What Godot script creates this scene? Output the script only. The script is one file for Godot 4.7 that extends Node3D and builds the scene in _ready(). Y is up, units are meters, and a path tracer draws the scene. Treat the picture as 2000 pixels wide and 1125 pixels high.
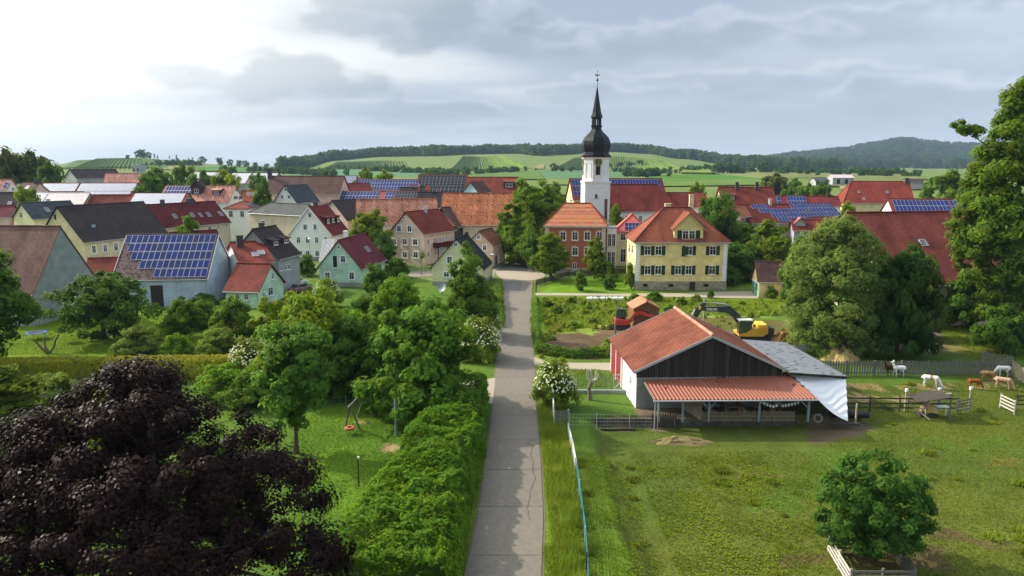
extends Node3D
# A village seen from the air above a farm road: church, red roofs, gardens, an alpaca paddock, vineyard hills.

class MB:
	var v := PackedVector3Array()
	var n := PackedVector3Array()
	var uv := PackedVector2Array()
	var c := PackedColorArray()
	var ix := PackedInt32Array()
	var col := Color.WHITE
	func vert(p: Vector3, nn: Vector3, t := Vector2.ZERO) -> int:
		v.append(p); n.append(nn); uv.append(t); c.append(col)
		return v.size() - 1
	# corners counter-clockwise seen from outside
	func tri(a: Vector3, b: Vector3, d: Vector3, ta := Vector2.ZERO, tb := Vector2.ZERO, td := Vector2.ZERO) -> void:
		var nn := (b - a).cross(d - a).normalized()
		var k := v.size()
		vert(a, nn, ta); vert(b, nn, tb); vert(d, nn, td)
		ix.append_array(PackedInt32Array([k, k + 2, k + 1]))
	func quad(a: Vector3, b: Vector3, d: Vector3, e: Vector3, ta := Vector2.ZERO, tb := Vector2.ZERO, td := Vector2.ZERO, te := Vector2.ZERO) -> void:
		var nn := (d - a).cross(e - b).normalized()
		var k := v.size()
		vert(a, nn, ta); vert(b, nn, tb); vert(d, nn, td); vert(e, nn, te)
		ix.append_array(PackedInt32Array([k, k + 2, k + 1, k, k + 3, k + 2]))
	func box(o: Vector3, s: Vector3, bs := Basis()) -> void:
		var x := bs.x * s.x * .5
		var y := bs.y * s.y * .5
		var z := bs.z * s.z * .5
		quad(o - x - y + z, o + x - y + z, o + x + y + z, o - x + y + z)
		quad(o + x - y - z, o - x - y - z, o - x + y - z, o + x + y - z)
		quad(o + x - y + z, o + x - y - z, o + x + y - z, o + x + y + z)
		quad(o - x - y - z, o - x - y + z, o - x + y + z, o - x + y - z)
		quad(o - x + y + z, o + x + y + z, o + x + y - z, o - x + y - z)
		quad(o - x - y - z, o + x - y - z, o + x - y + z, o - x - y + z)
	func bar(a: Vector3, b: Vector3, w: float, h: float) -> void:
		var z := (b - a).normalized()
		var up := Vector3.UP if absf(z.y) < .95 else Vector3.RIGHT
		var x := up.cross(z).normalized()
		box((a + b) * .5, Vector3(w, h, a.distance_to(b)), Basis(x, z.cross(x), z))
	func tube(pts: PackedVector3Array, rad: PackedFloat32Array, sides := 8, caps := true) -> void:
		var first := v.size()
		var m := pts.size()
		var x := Vector3.RIGHT
		for i in m:
			var dir := (pts[mini(i + 1, m - 1)] - pts[maxi(i - 1, 0)]).normalized()
			x = x - dir * x.dot(dir)
			if x.length() < .05:
				x = Vector3.FORWARD - dir * Vector3.FORWARD.dot(dir)
			x = x.normalized()
			var y := dir.cross(x)
			for k in sides + 1:
				var an := TAU * k / sides
				var nn := x * cos(an) + y * sin(an)
				vert(pts[i] + nn * rad[i], nn, Vector2(float(k) / sides, pts[i].y))
		var w := sides + 1
		for i in m - 1:
			for k in sides:
				var a := first + i * w + k
				ix.append_array(PackedInt32Array([a, a + w, a + 1, a + 1, a + w, a + w + 1]))
		if caps:
			for e in [0, m - 1]:
				var dir := (pts[1] - pts[0]).normalized() * -1.0 if e == 0 else (pts[m - 1] - pts[m - 2]).normalized()
				var o := vert(pts[e], dir)
				var k0 := v.size()
				for k in sides + 1:
					vert(v[first + e * w + k], dir)
				for k in sides:
					if e == 0:
						ix.append_array(PackedInt32Array([o, k0 + k, k0 + k + 1]))
					else:
						ix.append_array(PackedInt32Array([o, k0 + k + 1, k0 + k]))
	func rod(a: Vector3, b: Vector3, r: float, r2 := -1.0, sides := 6) -> void:
		tube(PackedVector3Array([a, b]), PackedFloat32Array([r, r if r2 < 0 else r2]), sides)
	# profile of (radius, height); flat facets when smooth is off
	func lathe(o: Vector3, prof: PackedVector2Array, sides := 16, smooth := true, turn := 0.0) -> void:
		for i in prof.size() - 1:
			var p := prof[i]
			var q := prof[i + 1]
			var slope := Vector2(q.y - p.y, p.x - q.x).normalized()
			for k in sides:
				var a0 := TAU * k / sides + turn
				var a1 := TAU * (k + 1) / sides + turn
				var d0 := Vector3(cos(a0), 0, -sin(a0))
				var d1 := Vector3(cos(a1), 0, -sin(a1))
				if not smooth:
					quad(o + d0 * p.x + Vector3.UP * p.y, o + d1 * p.x + Vector3.UP * p.y, o + d1 * q.x + Vector3.UP * q.y, o + d0 * q.x + Vector3.UP * q.y)
					continue
				var b := v.size()
				for e in [[d0, p], [d1, p], [d1, q], [d0, q]]:
					vert(o + e[0] * e[1].x + Vector3.UP * e[1].y, (e[0] * slope.x + Vector3.UP * slope.y).normalized())
				ix.append_array(PackedInt32Array([b, b + 2, b + 1, b, b + 3, b + 2]))
	# polygon counter-clockwise in the xy plane, extruded along z from z0 to z1 under a frame
	func extrude(poly: PackedVector2Array, z0: float, z1: float, f := Transform3D(), bevel := 0.0) -> void:
		if Geometry2D.is_polygon_clockwise(poly):
			poly = poly.duplicate(); poly.reverse()
		var inner := poly
		if bevel > 0:
			var off := Geometry2D.offset_polygon(poly, -bevel)
			if off.size() == 1 and off[0].size() == poly.size():
				# line the shrunken outline up with the first one
				var o: PackedVector2Array = off[0]
				if Geometry2D.is_polygon_clockwise(o): o.reverse()
				var best := 0
				for k in o.size():
					if o[k].distance_to(poly[0]) < o[best].distance_to(poly[0]): best = k
				inner = PackedVector2Array()
				for k in o.size(): inner.append(o[(best + k) % o.size()])
			else:
				bevel = 0.0
		var tr := Geometry2D.triangulate_polygon(inner)
		for i in range(0, tr.size(), 3):
			var a := inner[tr[i]]
			var b := inner[tr[i + 1]]
			var d := inner[tr[i + 2]]
			if (b - a).cross(d - a) < 0:
				var sw := b; b = d; d = sw
			tri(f * Vector3(a.x, a.y, z1), f * Vector3(b.x, b.y, z1), f * Vector3(d.x, d.y, z1))
			tri(f * Vector3(b.x, b.y, z0), f * Vector3(a.x, a.y, z0), f * Vector3(d.x, d.y, z0))
		var m := poly.size()
		for i in m:
			var j := (i + 1) % m
			var p := poly[i]
			var q := poly[j]
			var pi := inner[i]
			var qi := inner[j]
			quad(f * Vector3(p.x, p.y, z0 + bevel), f * Vector3(q.x, q.y, z0 + bevel), f * Vector3(q.x, q.y, z1 - bevel), f * Vector3(p.x, p.y, z1 - bevel))
			if bevel > 0:
				quad(f * Vector3(p.x, p.y, z1 - bevel), f * Vector3(q.x, q.y, z1 - bevel), f * Vector3(qi.x, qi.y, z1), f * Vector3(pi.x, pi.y, z1))
				quad(f * Vector3(q.x, q.y, z0 + bevel), f * Vector3(p.x, p.y, z0 + bevel), f * Vector3(pi.x, pi.y, z0), f * Vector3(qi.x, qi.y, z0))
	func done(into: ArrayMesh = null) -> ArrayMesh:
		var m := into if into else ArrayMesh.new()
		if v.is_empty(): return m
		var a := []
		a.resize(Mesh.ARRAY_MAX)
		a[Mesh.ARRAY_VERTEX] = v; a[Mesh.ARRAY_NORMAL] = n; a[Mesh.ARRAY_TEX_UV] = uv; a[Mesh.ARRAY_COLOR] = c; a[Mesh.ARRAY_INDEX] = ix
		m.add_surface_from_arrays(Mesh.PRIMITIVE_TRIANGLES, a)
		return m

var mats := {}
var texs := {}
var meshes := {}
var rng := RandomNumberGenerator.new()
var noise := FastNoiseLite.new()

func lin(r: float, g: float, b: float, a := 1.0) -> Color:
	return Color(r, g, b, a).linear_to_srgb()

func mat(called: String, r: float, g: float, b: float, rough := .85, tex := "", scale := 1.0, opt := {}) -> StandardMaterial3D:
	if mats.has(called): return mats[called]
	var m := StandardMaterial3D.new()
	m.resource_name = called
	m.albedo_color = lin(r, g, b)
	m.roughness = rough
	m.metallic = opt.get("metal", 0.0)
	m.metallic_specular = opt.get("spec", .4)
	if tex:
		m.albedo_texture = texs[tex]
		m.uv1_scale = Vector3.ONE * scale
		if not opt.get("uv", false):
			m.uv1_triplanar = true
			m.uv1_world_triplanar = opt.get("world", true)
	if opt.has("height"):
		m.heightmap_enabled = true
		m.heightmap_texture = texs[opt.height]
		m.heightmap_scale = opt.get("depth", 2.0)
	if opt.has("detail"):
		m.detail_enabled = true
		m.detail_albedo = texs[opt.detail]
		m.detail_blend_mode = BaseMaterial3D.BLEND_MODE_MUL
		m.detail_uv_layer = BaseMaterial3D.DETAIL_UV_2
		m.uv2_triplanar = true
		m.uv2_world_triplanar = true
		m.uv2_scale = Vector3.ONE * opt.get("dscale", .05)
	if opt.get("vc", false): m.vertex_color_use_as_albedo = true
	if opt.has("back"):
		m.backlight_enabled = true
		m.backlight = Color(opt.back, opt.back, opt.back)
	if opt.has("coat"):
		m.clearcoat_enabled = true
		m.clearcoat = opt.coat
		m.clearcoat_roughness = .1
	if opt.has("alpha"):
		m.transparency = BaseMaterial3D.TRANSPARENCY_ALPHA
		m.albedo_color.a = opt.alpha
	mats[called] = m
	return m

func make_tex(called: String, size: int, f: Callable) -> void:
	var im := Image.create(size, size, false, Image.FORMAT_RGB8)
	for y in size:
		for x in size:
			var k = f.call(x, y)
			im.set_pixel(x, y, k.linear_to_srgb() if k is Color else Color(k, k, k).linear_to_srgb())
	texs[called] = ImageTexture.create_from_image(im)

# a repeating grey noise, lifted to lo..hi
func noise_tex(called: String, size: int, freq: float, oct: int, lo: float, hi: float, seed_ := 1, contrast := 1.0) -> void:
	var fn := FastNoiseLite.new()
	fn.seed = seed_
	fn.frequency = freq
	fn.fractal_octaves = oct
	fn.noise_type = FastNoiseLite.TYPE_SIMPLEX_SMOOTH
	var im := fn.get_seamless_image(size, size)
	im.convert(Image.FORMAT_RGB8)
	for y in size:
		for x in size:
			var k := clampf((im.get_pixel(x, y).r - .5) * contrast + .5, 0, 1)
			var g := lerpf(lo, hi, k)
			im.set_pixel(x, y, Color(g, g, g).linear_to_srgb())
	texs[called] = ImageTexture.create_from_image(im)

func textures() -> void:
	noise_tex("plaster", 256, .03, 5, .78, 1.0, 3)
	noise_tex("stain", 256, .012, 5, .55, 1.0, 5, 1.5)
	noise_tex("soft", 256, .02, 4, .72, 1.0, 9, 1.3)
	noise_tex("grass", 512, .09, 4, .5, 1.0, 7, 1.6)
	noise_tex("grain", 256, .2, 3, .7, 1.0, 17, 1.3)
	noise_tex("bumps", 256, .06, 5, 0.0, 1.0, 27, 1.3)
	var h := func(a: int, b: int, s: int) -> float:
		return float(hash(a * 7919 + b * 104729 + s * 1299709) % 1000) / 1000.0
	# roof tiles: 12 courses, 16 across
	make_tex("tile", 384, func(x: int, y: int):
		var row := y / 32
		var cx := (x + (12 if row % 2 else 0)) % 384 / 24
		return clampf(.74 + .26 * h.call(row, cx, 1), 0, 1) * (.72 if y % 32 > 26 else 1.0))
	make_tex("tile_old", 384, func(x: int, y: int):
		var row := y / 32
		var cx := (x + (12 if row % 2 else 0)) % 384 / 24
		var k: float = h.call(row, cx, 2)
		var f := .42 + .5 * k
		if h.call(row, cx, 3) > .9: f = .3
		if h.call(row, cx, 4) > .94: f = 1.0
		return f * (.85 if y % 32 > 28 else 1.0))
	make_tex("tile_height", 384, func(x: int, y: int):
		var s := float(y % 32) / 32.0
		var w := absf(sin(PI * float(x % 24) / 24.0))
		return clampf(.25 + .4 * s + .35 * w, 0, 1))
	make_tex("corrugated", 128, func(x: int, y: int):
		return .86 + .14 * h.call(x / 64, y / 32, 5))
	make_tex("tile_bright", 256, func(x: int, y: int):
		var row := y / 16
		var k: float = h.call(row, 3, 6) * .7 + h.call(row, x / 12, 9) * .3
		var g: float = noise.get_noise_2d(x * .5, y * 2.2 + x * .5)
		if g > .22: return Color(.2, .15, .11)
		return Color(.46, .145, .032).lerp(Color(.27, .045, .03), clampf(k * 1.6 - .3, 0, 1)))
	make_tex("wood", 256, func(x: int, y: int):
		var k: float = noise.get_noise_2d(x * 3.0, y * .22) * .5 + .5
		return clampf(.45 + .55 * k, 0, 1))

func thing(called: String, label: String, category: String, at: Vector3, turn := 0.0, group := "") -> Node3D:
	var o := Node3D.new()
	o.name = numbered(called)
	add_child(o)
	o.position = at
	o.rotation.y = turn
	o.set_meta("label", label)
	o.set_meta("category", category)
	if group: o.set_meta("group", group)
	return o

var used := {}
func numbered(called: String) -> String:
	if not used.has(called):
		used[called] = 0
		return called
	used[called] += 1
	return "%s_%03d" % [called, used[called]]

func part(parent: Node3D, called: String, m: Mesh, material: Material = null, xf := Transform3D()) -> MeshInstance3D:
	var o := MeshInstance3D.new()
	var k := 0
	var final := called
	while parent.has_node(NodePath(final)):
		k += 1
		final = "%s_%03d" % [called, k]
	o.name = final
	o.mesh = m
	if material: o.material_override = material
	o.transform = xf
	parent.add_child(o)
	return o

# many alike pieces under one parent: numbering without searching
func piece(parent: Node3D, called: String, k: int, m: Mesh, material: Material, xf: Transform3D) -> MeshInstance3D:
	var o := MeshInstance3D.new()
	o.name = called if k == 0 else "%s_%03d" % [called, k]
	o.mesh = m
	if material: o.material_override = material
	o.transform = xf
	parent.add_child(o)
	return o

func struct(called: String, m: Mesh, material: Material, kind := "structure", label := "") -> MeshInstance3D:
	var o := MeshInstance3D.new()
	o.name = numbered(called)
	o.mesh = m
	o.material_override = material
	add_child(o)
	o.set_meta("kind", kind)
	if label: o.set_meta("label", label)
	return o

func solo(called: String, label: String, category: String, m: Mesh, material: Material, at := Vector3.ZERO, turn := 0.0, group := "") -> MeshInstance3D:
	var o := MeshInstance3D.new()
	o.name = numbered(called)
	o.mesh = m
	o.material_override = material
	add_child(o)
	o.position = at
	o.rotation.y = turn
	o.set_meta("label", label)
	o.set_meta("category", category)
	if group: o.set_meta("group", group)
	return o

func box_mesh(s: Vector3) -> ArrayMesh:
	var key := "box%.3f_%.3f_%.3f" % [s.x, s.y, s.z]
	if not meshes.has(key):
		var b := MB.new()
		b.box(Vector3.ZERO, s)
		meshes[key] = b.done()
	return meshes[key]

func rot_y(a: float) -> Basis:
	return Basis(Vector3.UP, a)

# ---------------------------------------------------------------- the lie of the land
func sst(a: float, b: float, x: float) -> float:
	var t := clampf((x - a) / (b - a), 0, 1)
	return t * t * (3 - 2 * t)

func tab(t: Array, x: float) -> float:
	if x <= t[0][0]: return t[0][1]
	for i in t.size() - 1:
		if x <= t[i + 1][0]:
			var k: float = (x - t[i][0]) / (t[i + 1][0] - t[i][0])
			k = k * k * (3 - 2 * k)
			return lerpf(t[i][1], t[i + 1][1], k)
	return t[-1][1]

# valley profile, then the crests of the hills by bearing (100 x / distance) and height in metres
var BASE := [[0., 0.], [125., 0.], [300., 5.], [600., 11.5], [950., 14.5], [5000., 16.]]
var D1 := [[-49.68, 1300.], [-26.97, 1700.]]
var R1 := [[-127.74, 29.55], [-70.97, 23.85], [-63.16, 23.85], [-59.61, 32.4], [-52.51, 35.25], [-47.55, 32.49], [-41.16, 25.17], [-31.22, 18.57], [-28.39, 22.24], [-24.13, 35.91], [-17.03, 43.36], [-8.52, 47.09], [0., 49.57], [7.1, 49.57], [14.19, 53.3], [18.45, 49.57], [23.42, 38.39], [31.93, 23.48], [39.74, 13.55], [49.68, 7.34], [156.12, 7.34]]
var R2 := [[26.97, 9.31], [34.06, 37.37], [39.74, 58.41], [45.42, 74.78], [49.68, 98.17], [52.87, 116.87], [54.64, 119.21], [57.13, 107.52], [60.32, 98.17], [66., 95.83], [74.51, 84.14], [113.54, 79.46]]
var U0 := -39.03

func gh(x: float, z: float) -> float:
	var d := maxf(-z, 1.0)
	var h := 16.0
	for i in BASE.size() - 1:
		if d <= BASE[i + 1][0]:
			h = lerpf(BASE[i][1], BASE[i + 1][1], (d - BASE[i][0]) / (BASE[i + 1][0] - BASE[i][0]))
			break
	if d < 80 and x > 6:
		h -= .7 * sst(6.2, 7.6, x) * (1 - sst(57.2, 58.0, d) * (1 - sst(28, 31, x))) * (1 - sst(58, 76, d))
	if d > 600:
		var u := 100 * x / d
		var d1 := tab(D1, u)
		h = lerpf(h, maxf(h, tab(R1, u)), sst(850. if u > U0 else 700., d1, d))
		if d > 1900:
			h = lerpf(h, maxf(h, tab(R2, u)), sst(1900, 3200, d))
	return h

func gp(x: float, z: float, up := 0.0) -> Vector3:
	return Vector3(x, gh(x, z) + up, z)
# ---------------------------------------------------------------- plants
func leaf_mat(called: String, r: float, g: float, b: float, back := 1.05, rough := .55) -> StandardMaterial3D:
	return mat("leaf_" + called, r * 1.75, g * 1.52, b * 1.0, rough, "", 1.0, {"vc": true, "back": back, "spec": .14})

# leaves gathered in clumps over ellipsoids [centre, radii]; colours vary from leaf to leaf and clump to clump
func crown(seed_: int, blobs: Array, clumps: int, per: int, clump_r: float, leaf: float, opt := {}) -> ArrayMesh:
	var r := RandomNumberGenerator.new()
	r.seed = seed_
	var area := []
	var total := 0.0
	for b in blobs:
		total += pow(b[1].x * b[1].y * b[1].z, .667)
		area.append(total)
	var droop: float = opt.get("droop", 0.0)
	var inner: float = opt.get("inner", .18)
	var slim: float = opt.get("slim", .55)
	var warm: float = opt.get("warm", .25)
	var low: float = opt.get("low", -9.0)
	var n := clumps * per
	var vv := PackedVector3Array(); vv.resize(n * 4)
	var nn := PackedVector3Array(); nn.resize(n * 4)
	var cc := PackedColorArray(); cc.resize(n * 4)
	var ii := PackedInt32Array(); ii.resize(n * 6)
	var q := 0
	for k in clumps:
		var pick := r.randf() * total
		var bi := 0
		while area[bi] < pick: bi += 1
		var o: Vector3 = blobs[bi][0]
		var rad: Vector3 = blobs[bi][1]
		var dir := Vector3(r.randfn(), r.randfn() + .15, r.randfn()).normalized()
		if dir.y < low: dir.y = low * r.randf()
		var depth := r.randf_range(.82, 1.06) if r.randf() > inner else r.randf_range(.2, .75)
		var cp := o + dir * rad * depth
		var cr := clump_r * r.randf_range(.6, 1.3)
		var tone := r.randf_range(.72, 1.22)
		var hue := r.randf_range(-.5, 1.0) * warm
		for j in per:
			var d2 := Vector3(r.randfn(), r.randfn(), r.randfn()).normalized()
			var p := cp + d2 * cr * sqrt(r.randf()) * Vector3(1, .8, 1)
			p.y -= droop * cr * r.randf()
			var no := (d2 * .75 + dir * .5 + Vector3(r.randf() - .5, r.randf() - .25, r.randf() - .5) * .95).normalized()
			var t := no.cross(Vector3(r.randf() - .5, r.randf() - .5, r.randf() - .5)).normalized()
			if droop > .3: t = (Vector3(0, -1, 0) + t * .6).normalized(); no = t.cross(no).cross(t).normalized()
			var s := leaf * r.randf_range(.65, 1.25)
			var w := t.cross(no) * s * slim
			t *= s
			var f := tone * r.randf_range(.8, 1.2)
			var col := Color(f * (1 + hue), f, f * (1 - hue * .6))
			var a := q * 4
			vv[a] = p - t; vv[a + 1] = p + w; vv[a + 2] = p + t; vv[a + 3] = p - w
			for e in 4:
				nn[a + e] = no; cc[a + e] = col
			var b6 := q * 6
			ii[b6] = a; ii[b6 + 1] = a + 2; ii[b6 + 2] = a + 1; ii[b6 + 3] = a; ii[b6 + 4] = a + 3; ii[b6 + 5] = a + 2
			q += 1
	var arr := []
	arr.resize(Mesh.ARRAY_MAX)
	arr[Mesh.ARRAY_VERTEX] = vv; arr[Mesh.ARRAY_NORMAL] = nn; arr[Mesh.ARRAY_COLOR] = cc; arr[Mesh.ARRAY_INDEX] = ii
	var m := ArrayMesh.new()
	m.add_surface_from_arrays(Mesh.PRIMITIVE_TRIANGLES, arr)
	return m

# trunk with limbs that reach into the crown's lobes
func trunk(seed_: int, h: float, rad: float, fork: float, tips: Array, twigs := 0) -> ArrayMesh:
	var r := RandomNumberGenerator.new()
	r.seed = seed_
	var b := MB.new()
	var top := Vector3(r.randf_range(-.04, .04) * h, h, r.randf_range(-.04, .04) * h)
	var pts := PackedVector3Array()
	var rr := PackedFloat32Array()
	for i in 7:
		var t := i / 6.0
		pts.append(top * t + Vector3(sin(t * 5 + seed_), 0, cos(t * 4 + seed_)) * rad * .35 * t)
		rr.append(rad * (1.35 if i == 0 else 1.0) * (1 - .75 * t))
	b.tube(pts, rr, 9)
	for tip in tips:
		var t := clampf(fork / h + r.randf() * .35, .1, .9)
		var s := top * t
		var mid: Vector3 = s.lerp(tip, .5) + Vector3(0, (tip - s).length() * -.06, 0) + Vector3(r.randf() - .5, 0, r.randf() - .5) * rad
		var r0 := rad * (1 - .75 * t) * .62
		b.tube(PackedVector3Array([s, mid, tip]), PackedFloat32Array([r0, r0 * .6, r0 * .15]), 6)
		for k in twigs:
			var e: Vector3 = tip + Vector3(r.randfn(), r.randfn() * .6, r.randfn()) * (tip - s).length() * .35
			var st: Vector3 = mid.lerp(tip, r.randf())
			b.rod(st, e, r0 * .18, r0 * .04, 4)
	return b.done()

var protos := {}
func tips_of(blobs: Array) -> Array:
	var t := []
	for b in blobs: t.append(b[0] + Vector3(0, b[1].y * .25, 0))
	return t

# lobes: a main body broken up by smaller lobes round it
func lobes(seed_: int, base: float, h: float, w: float, n: int, shape := 0) -> Array:
	var r := RandomNumberGenerator.new()
	r.seed = seed_
	var mid := (base + h) / 2
	var out := []
	for i in n:
		var t := (i + .5) / n
		var y := lerpf(base, h, t)
		var e := 0.0
		if shape == 0: e = sqrt(maxf(.05, 1 - pow(2 * t - 1, 2)))
		elif shape == 1: e = clampf((1.0 - t) * 1.35, .12, 1.0) * clampf(t * 5, .35, 1)
		elif shape == 2: e = sqrt(maxf(.08, 1 - t * t))
		elif shape == 3: e = clampf(.55 + .5 * sin(t * 2.6), .3, 1.0) * sqrt(maxf(.05, 1 - pow(t, 6)))
		var an := i * 2.4 + r.randf() * .8
		var off := w * .5 * e * r.randf_range(.3, .55)
		var rr := w * .5 * e * r.randf_range(.5, .68)
		out.append([Vector3(cos(an) * off, clampf(y, base + rr * .5, h - rr * .7), sin(an) * off), Vector3(rr, rr * r.randf_range(.75, 1.05), rr)])
	out.append([Vector3(0, mid, 0), Vector3(w * .3, (h - base) * .42, w * .3)])
	return out

func plants() -> void:
	# nominal sizes: height, width
	var L := lobes(1, 2.2, 10, 9, 11)
	protos.round = [crown(11, L, 120, 110, 1.0, .28), trunk(1, 7, .3, 2.4, tips_of(L)), 10., 9.]
	L = lobes(2, 1.6, 10, 6.2, 11, 1)
	protos.cone = [crown(12, L, 130, 100, .8, .24), trunk(2, 8, .2, 2, tips_of(L)), 10., 6.2]
	L = lobes(3, 0.1, 3, 4, 9, 2)
	protos.bush = [crown(13, L, 90, 90, .5, .14, {"low": -.3}), trunk(3, 1.6, .06, .3, tips_of(L)), 3., 4.]
	L = lobes(4, 2.4, 8, 11.5, 12, 2)
	protos.spread = [crown(14, L, 140, 110, .9, .23, {"inner": .12}), trunk(4, 5, .32, 2.0, tips_of(L), 2), 8., 11.5]
	L = lobes(5, 1.5, 12, 11, 8)
	protos.far = [crown(15, L, 80, 50, 1.5, .62), trunk(5, 8, .3, 2, tips_of(L)), 12., 11.]
	L = lobes(6, 2.4, 10, 5.5, 12, 0)
	protos.slender = [crown(16, L, 170, 90, .66, .18, {"inner": .15}), trunk(6, 8, .17, 2.6, tips_of(L), 2), 10., 5.5]
	L = lobes(7, 0.2, 9, 10.5, 14, 2)
	protos.dense = [crown(17, L, 230, 130, .85, .24, {"low": -.4, "inner": .12}), trunk(7, 5, .25, 1, tips_of(L)), 9., 10.5]
	L = lobes(8, 1.5, 13, 5, 10, 1)
	protos.conifer = [crown(18, L, 90, 60, .8, .3, {"droop": .6, "warm": .1}), trunk(8, 13, .2, 3, []), 13., 5.]
	L = lobes(9, .5, 10, 6.5, 12, 1)
	protos.pyramid = [crown(19, L, 150, 110, .75, .19, {"low": -.5}), trunk(9, 7.5, .16, 1.4, tips_of(L)), 10., 6.5]
	# umbels for the elders
	var b := MB.new()
	var r := RandomNumberGenerator.new()
	r.seed = 77
	for k in 400:
		var dir := Vector3(r.randfn(), absf(r.randfn()) * .8 + .05, r.randfn()).normalized()
		var p := Vector3(0, 1.35, 0) + dir * Vector3(2.0, 1.65, 2.0) * r.randf_range(.92, 1.04)
		var up := (dir + Vector3(0, .9, 0)).normalized()
		var x := up.cross(Vector3(1, 0, .3)).normalized()
		var y := up.cross(x)
		var s := r.randf_range(.035, .09)
		for j in 6:
			var a0 := TAU * j / 6.0
			var a1 := TAU * (j + 1) / 6.0
			b.tri(p + up * .02, p + (x * cos(a0) + y * sin(a0)) * s, p + (x * cos(a1) + y * sin(a1)) * s)
	protos.umbels = b.done()

func plant(kind: String, called: String, label: String, category: String, at: Vector3, h: float, w: float, leaf: Material, turn: float, group := "", blossom := false) -> Node3D:
	var pr = protos[kind]
	var t := thing(called, label, category, at, turn, group)
	var s := Vector3(w / pr[3], h / pr[2], w / pr[3])
	var xf := Transform3D(Basis.from_scale(s))
	part(t, "trunk" if kind != "bush" else "stems", pr[1], mats["bark"], xf)
	part(t, "crown" if kind != "bush" else "foliage", pr[0], leaf, xf)
	if blossom: part(t, "blossom", protos.umbels, mats["blossom"], Transform3D(Basis.from_scale(Vector3(w / 4, h / 3, w / 4))))
	return t

func grow(kind: String, called: String, label: String, category: String, x: float, z: float, h: float, w: float, leaf: String, turn: float, group := "", blossom := false) -> void:
	plant(kind, called, label, category if category else called, gp(x, z), h, w, mats["leaf_" + leaf], turn, group, blossom)
# ---------------------------------------------------------------- houses
func window_mesh(w: float, h: float, style: String) -> Array:
	var key := "win%.2f_%.2f_%s" % [w, h, style]
	if meshes.has(key): return meshes[key]
	var f := MB.new()
	var t := .065
	var o := .06
	f.box(Vector3(0, h / 2 - t / 2, o / 2), Vector3(w, t, o)); f.box(Vector3(0, -h / 2 + t / 2, o / 2), Vector3(w, t, o))
	f.box(Vector3(-w / 2 + t / 2, 0, o / 2), Vector3(t, h - 2 * t, o)); f.box(Vector3(w / 2 - t / 2, 0, o / 2), Vector3(t, h - 2 * t, o))
	if style != "p" and w > .5:
		f.box(Vector3(0, 0, o / 2 - .005), Vector3(.05, h - 2 * t, o))
		f.box(Vector3(-w / 4 - .0, h * .14, o / 2 - .01), Vector3(w / 2 - t - .03, .035, o)); f.box(Vector3(w / 4, h * .14, o / 2 - .01), Vector3(w / 2 - t - .03, .035, o))
	f.box(Vector3(0, -h / 2 - .04, .09), Vector3(w + .16, .07, .18))
	var p := MB.new()
	p.box(Vector3(0, 0, .008), Vector3(w - t * 1.2, h - t * 1.2, .016))
	var s: ArrayMesh = null
	if style in ["s", "w"]:
		var g := MB.new()
		var e := .15
		g.box(Vector3(-w / 2 - e / 2, 0, .03), Vector3(e, h, .06)); g.box(Vector3(w / 2 + e / 2, 0, .03), Vector3(e, h, .06))
		g.box(Vector3(0, h / 2 + e / 2, .032), Vector3(w + 2 * e, e, .064)); g.box(Vector3(0, -h / 2 - .14, .032), Vector3(w + 2 * e, .13, .064))
		if style == "s": g.box(Vector3(0, h / 2 + e + .1, .04), Vector3(.3, .24, .08))
		s = g.done()
	meshes[key] = [f.done(), p.done(), s]
	return meshes[key]

func face_frame(d: Dictionary, face: String, u: float, y: float) -> Transform3D:
	var hl: float = d.L / 2 - d.ov
	var hw: float = d.W / 2 - d.ov
	match face:
		"F": return Transform3D(Basis(), Vector3(u, y, hw))
		"K": return Transform3D(rot_y(PI), Vector3(u, y, -hw))
		"A": return Transform3D(rot_y(-PI / 2), Vector3(-hl, y, u))
	return Transform3D(rot_y(PI / 2), Vector3(hl, y, u))

func add_window(t: Node3D, xf: Transform3D, w: float, h: float, style: String) -> void:
	if style == "hole":
		part(t, "window", box_mesh(Vector3(w, h, .04)), mats["dark_opening"], xf)
		return
	if style == "door":
		part(t, "door", box_mesh(Vector3(w, h, .08)), mats["door_brown"], xf)
		return
	if style == "doordark":
		part(t, "door", box_mesh(Vector3(w, h, .08)), mats["dark_wood"], xf)
		return
	var m := window_mesh(snappedf(w, .1), snappedf(h, .1), "w" if style == "v" else style)
	var fr := part(t, "window", m[0], mats["frame_white"] if style != "b" else mats["frame_brown"], xf)
	part(fr, "pane", m[1], mats["glass"] if style != "v" else mats["glass_red"])
	if m[2]: part(fr, "surround", m[2], mats["sandstone"] if style == "s" else mats["trim_white"])

func slope_frame(d: Dictionary, face: String) -> Transform3D:
	# origin at the eave's left end seen from outside, x along the eave, z down the slope, y out of the roof
	var hw: float = d.W / 2
	var up := Vector3(0, d.R - d.E, -hw).normalized()
	var x := Vector3.RIGHT
	if face == "K":
		up = Vector3(0, d.R - d.E, hw).normalized()
		x = Vector3.LEFT
	if face == "A":
		up = Vector3(d.hA, d.R - d.E, 0).normalized()
		return Transform3D(Basis(Vector3.BACK, (-up).cross(Vector3.BACK), -up), Vector3(-d.L / 2, d.E, -hw))
	var z := -up
	var o := Vector3(-d.L / 2, d.E, hw) if face == "F" else Vector3(d.L / 2, d.E, -hw)
	return Transform3D(Basis(x, z.cross(x), z), o)

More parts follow.
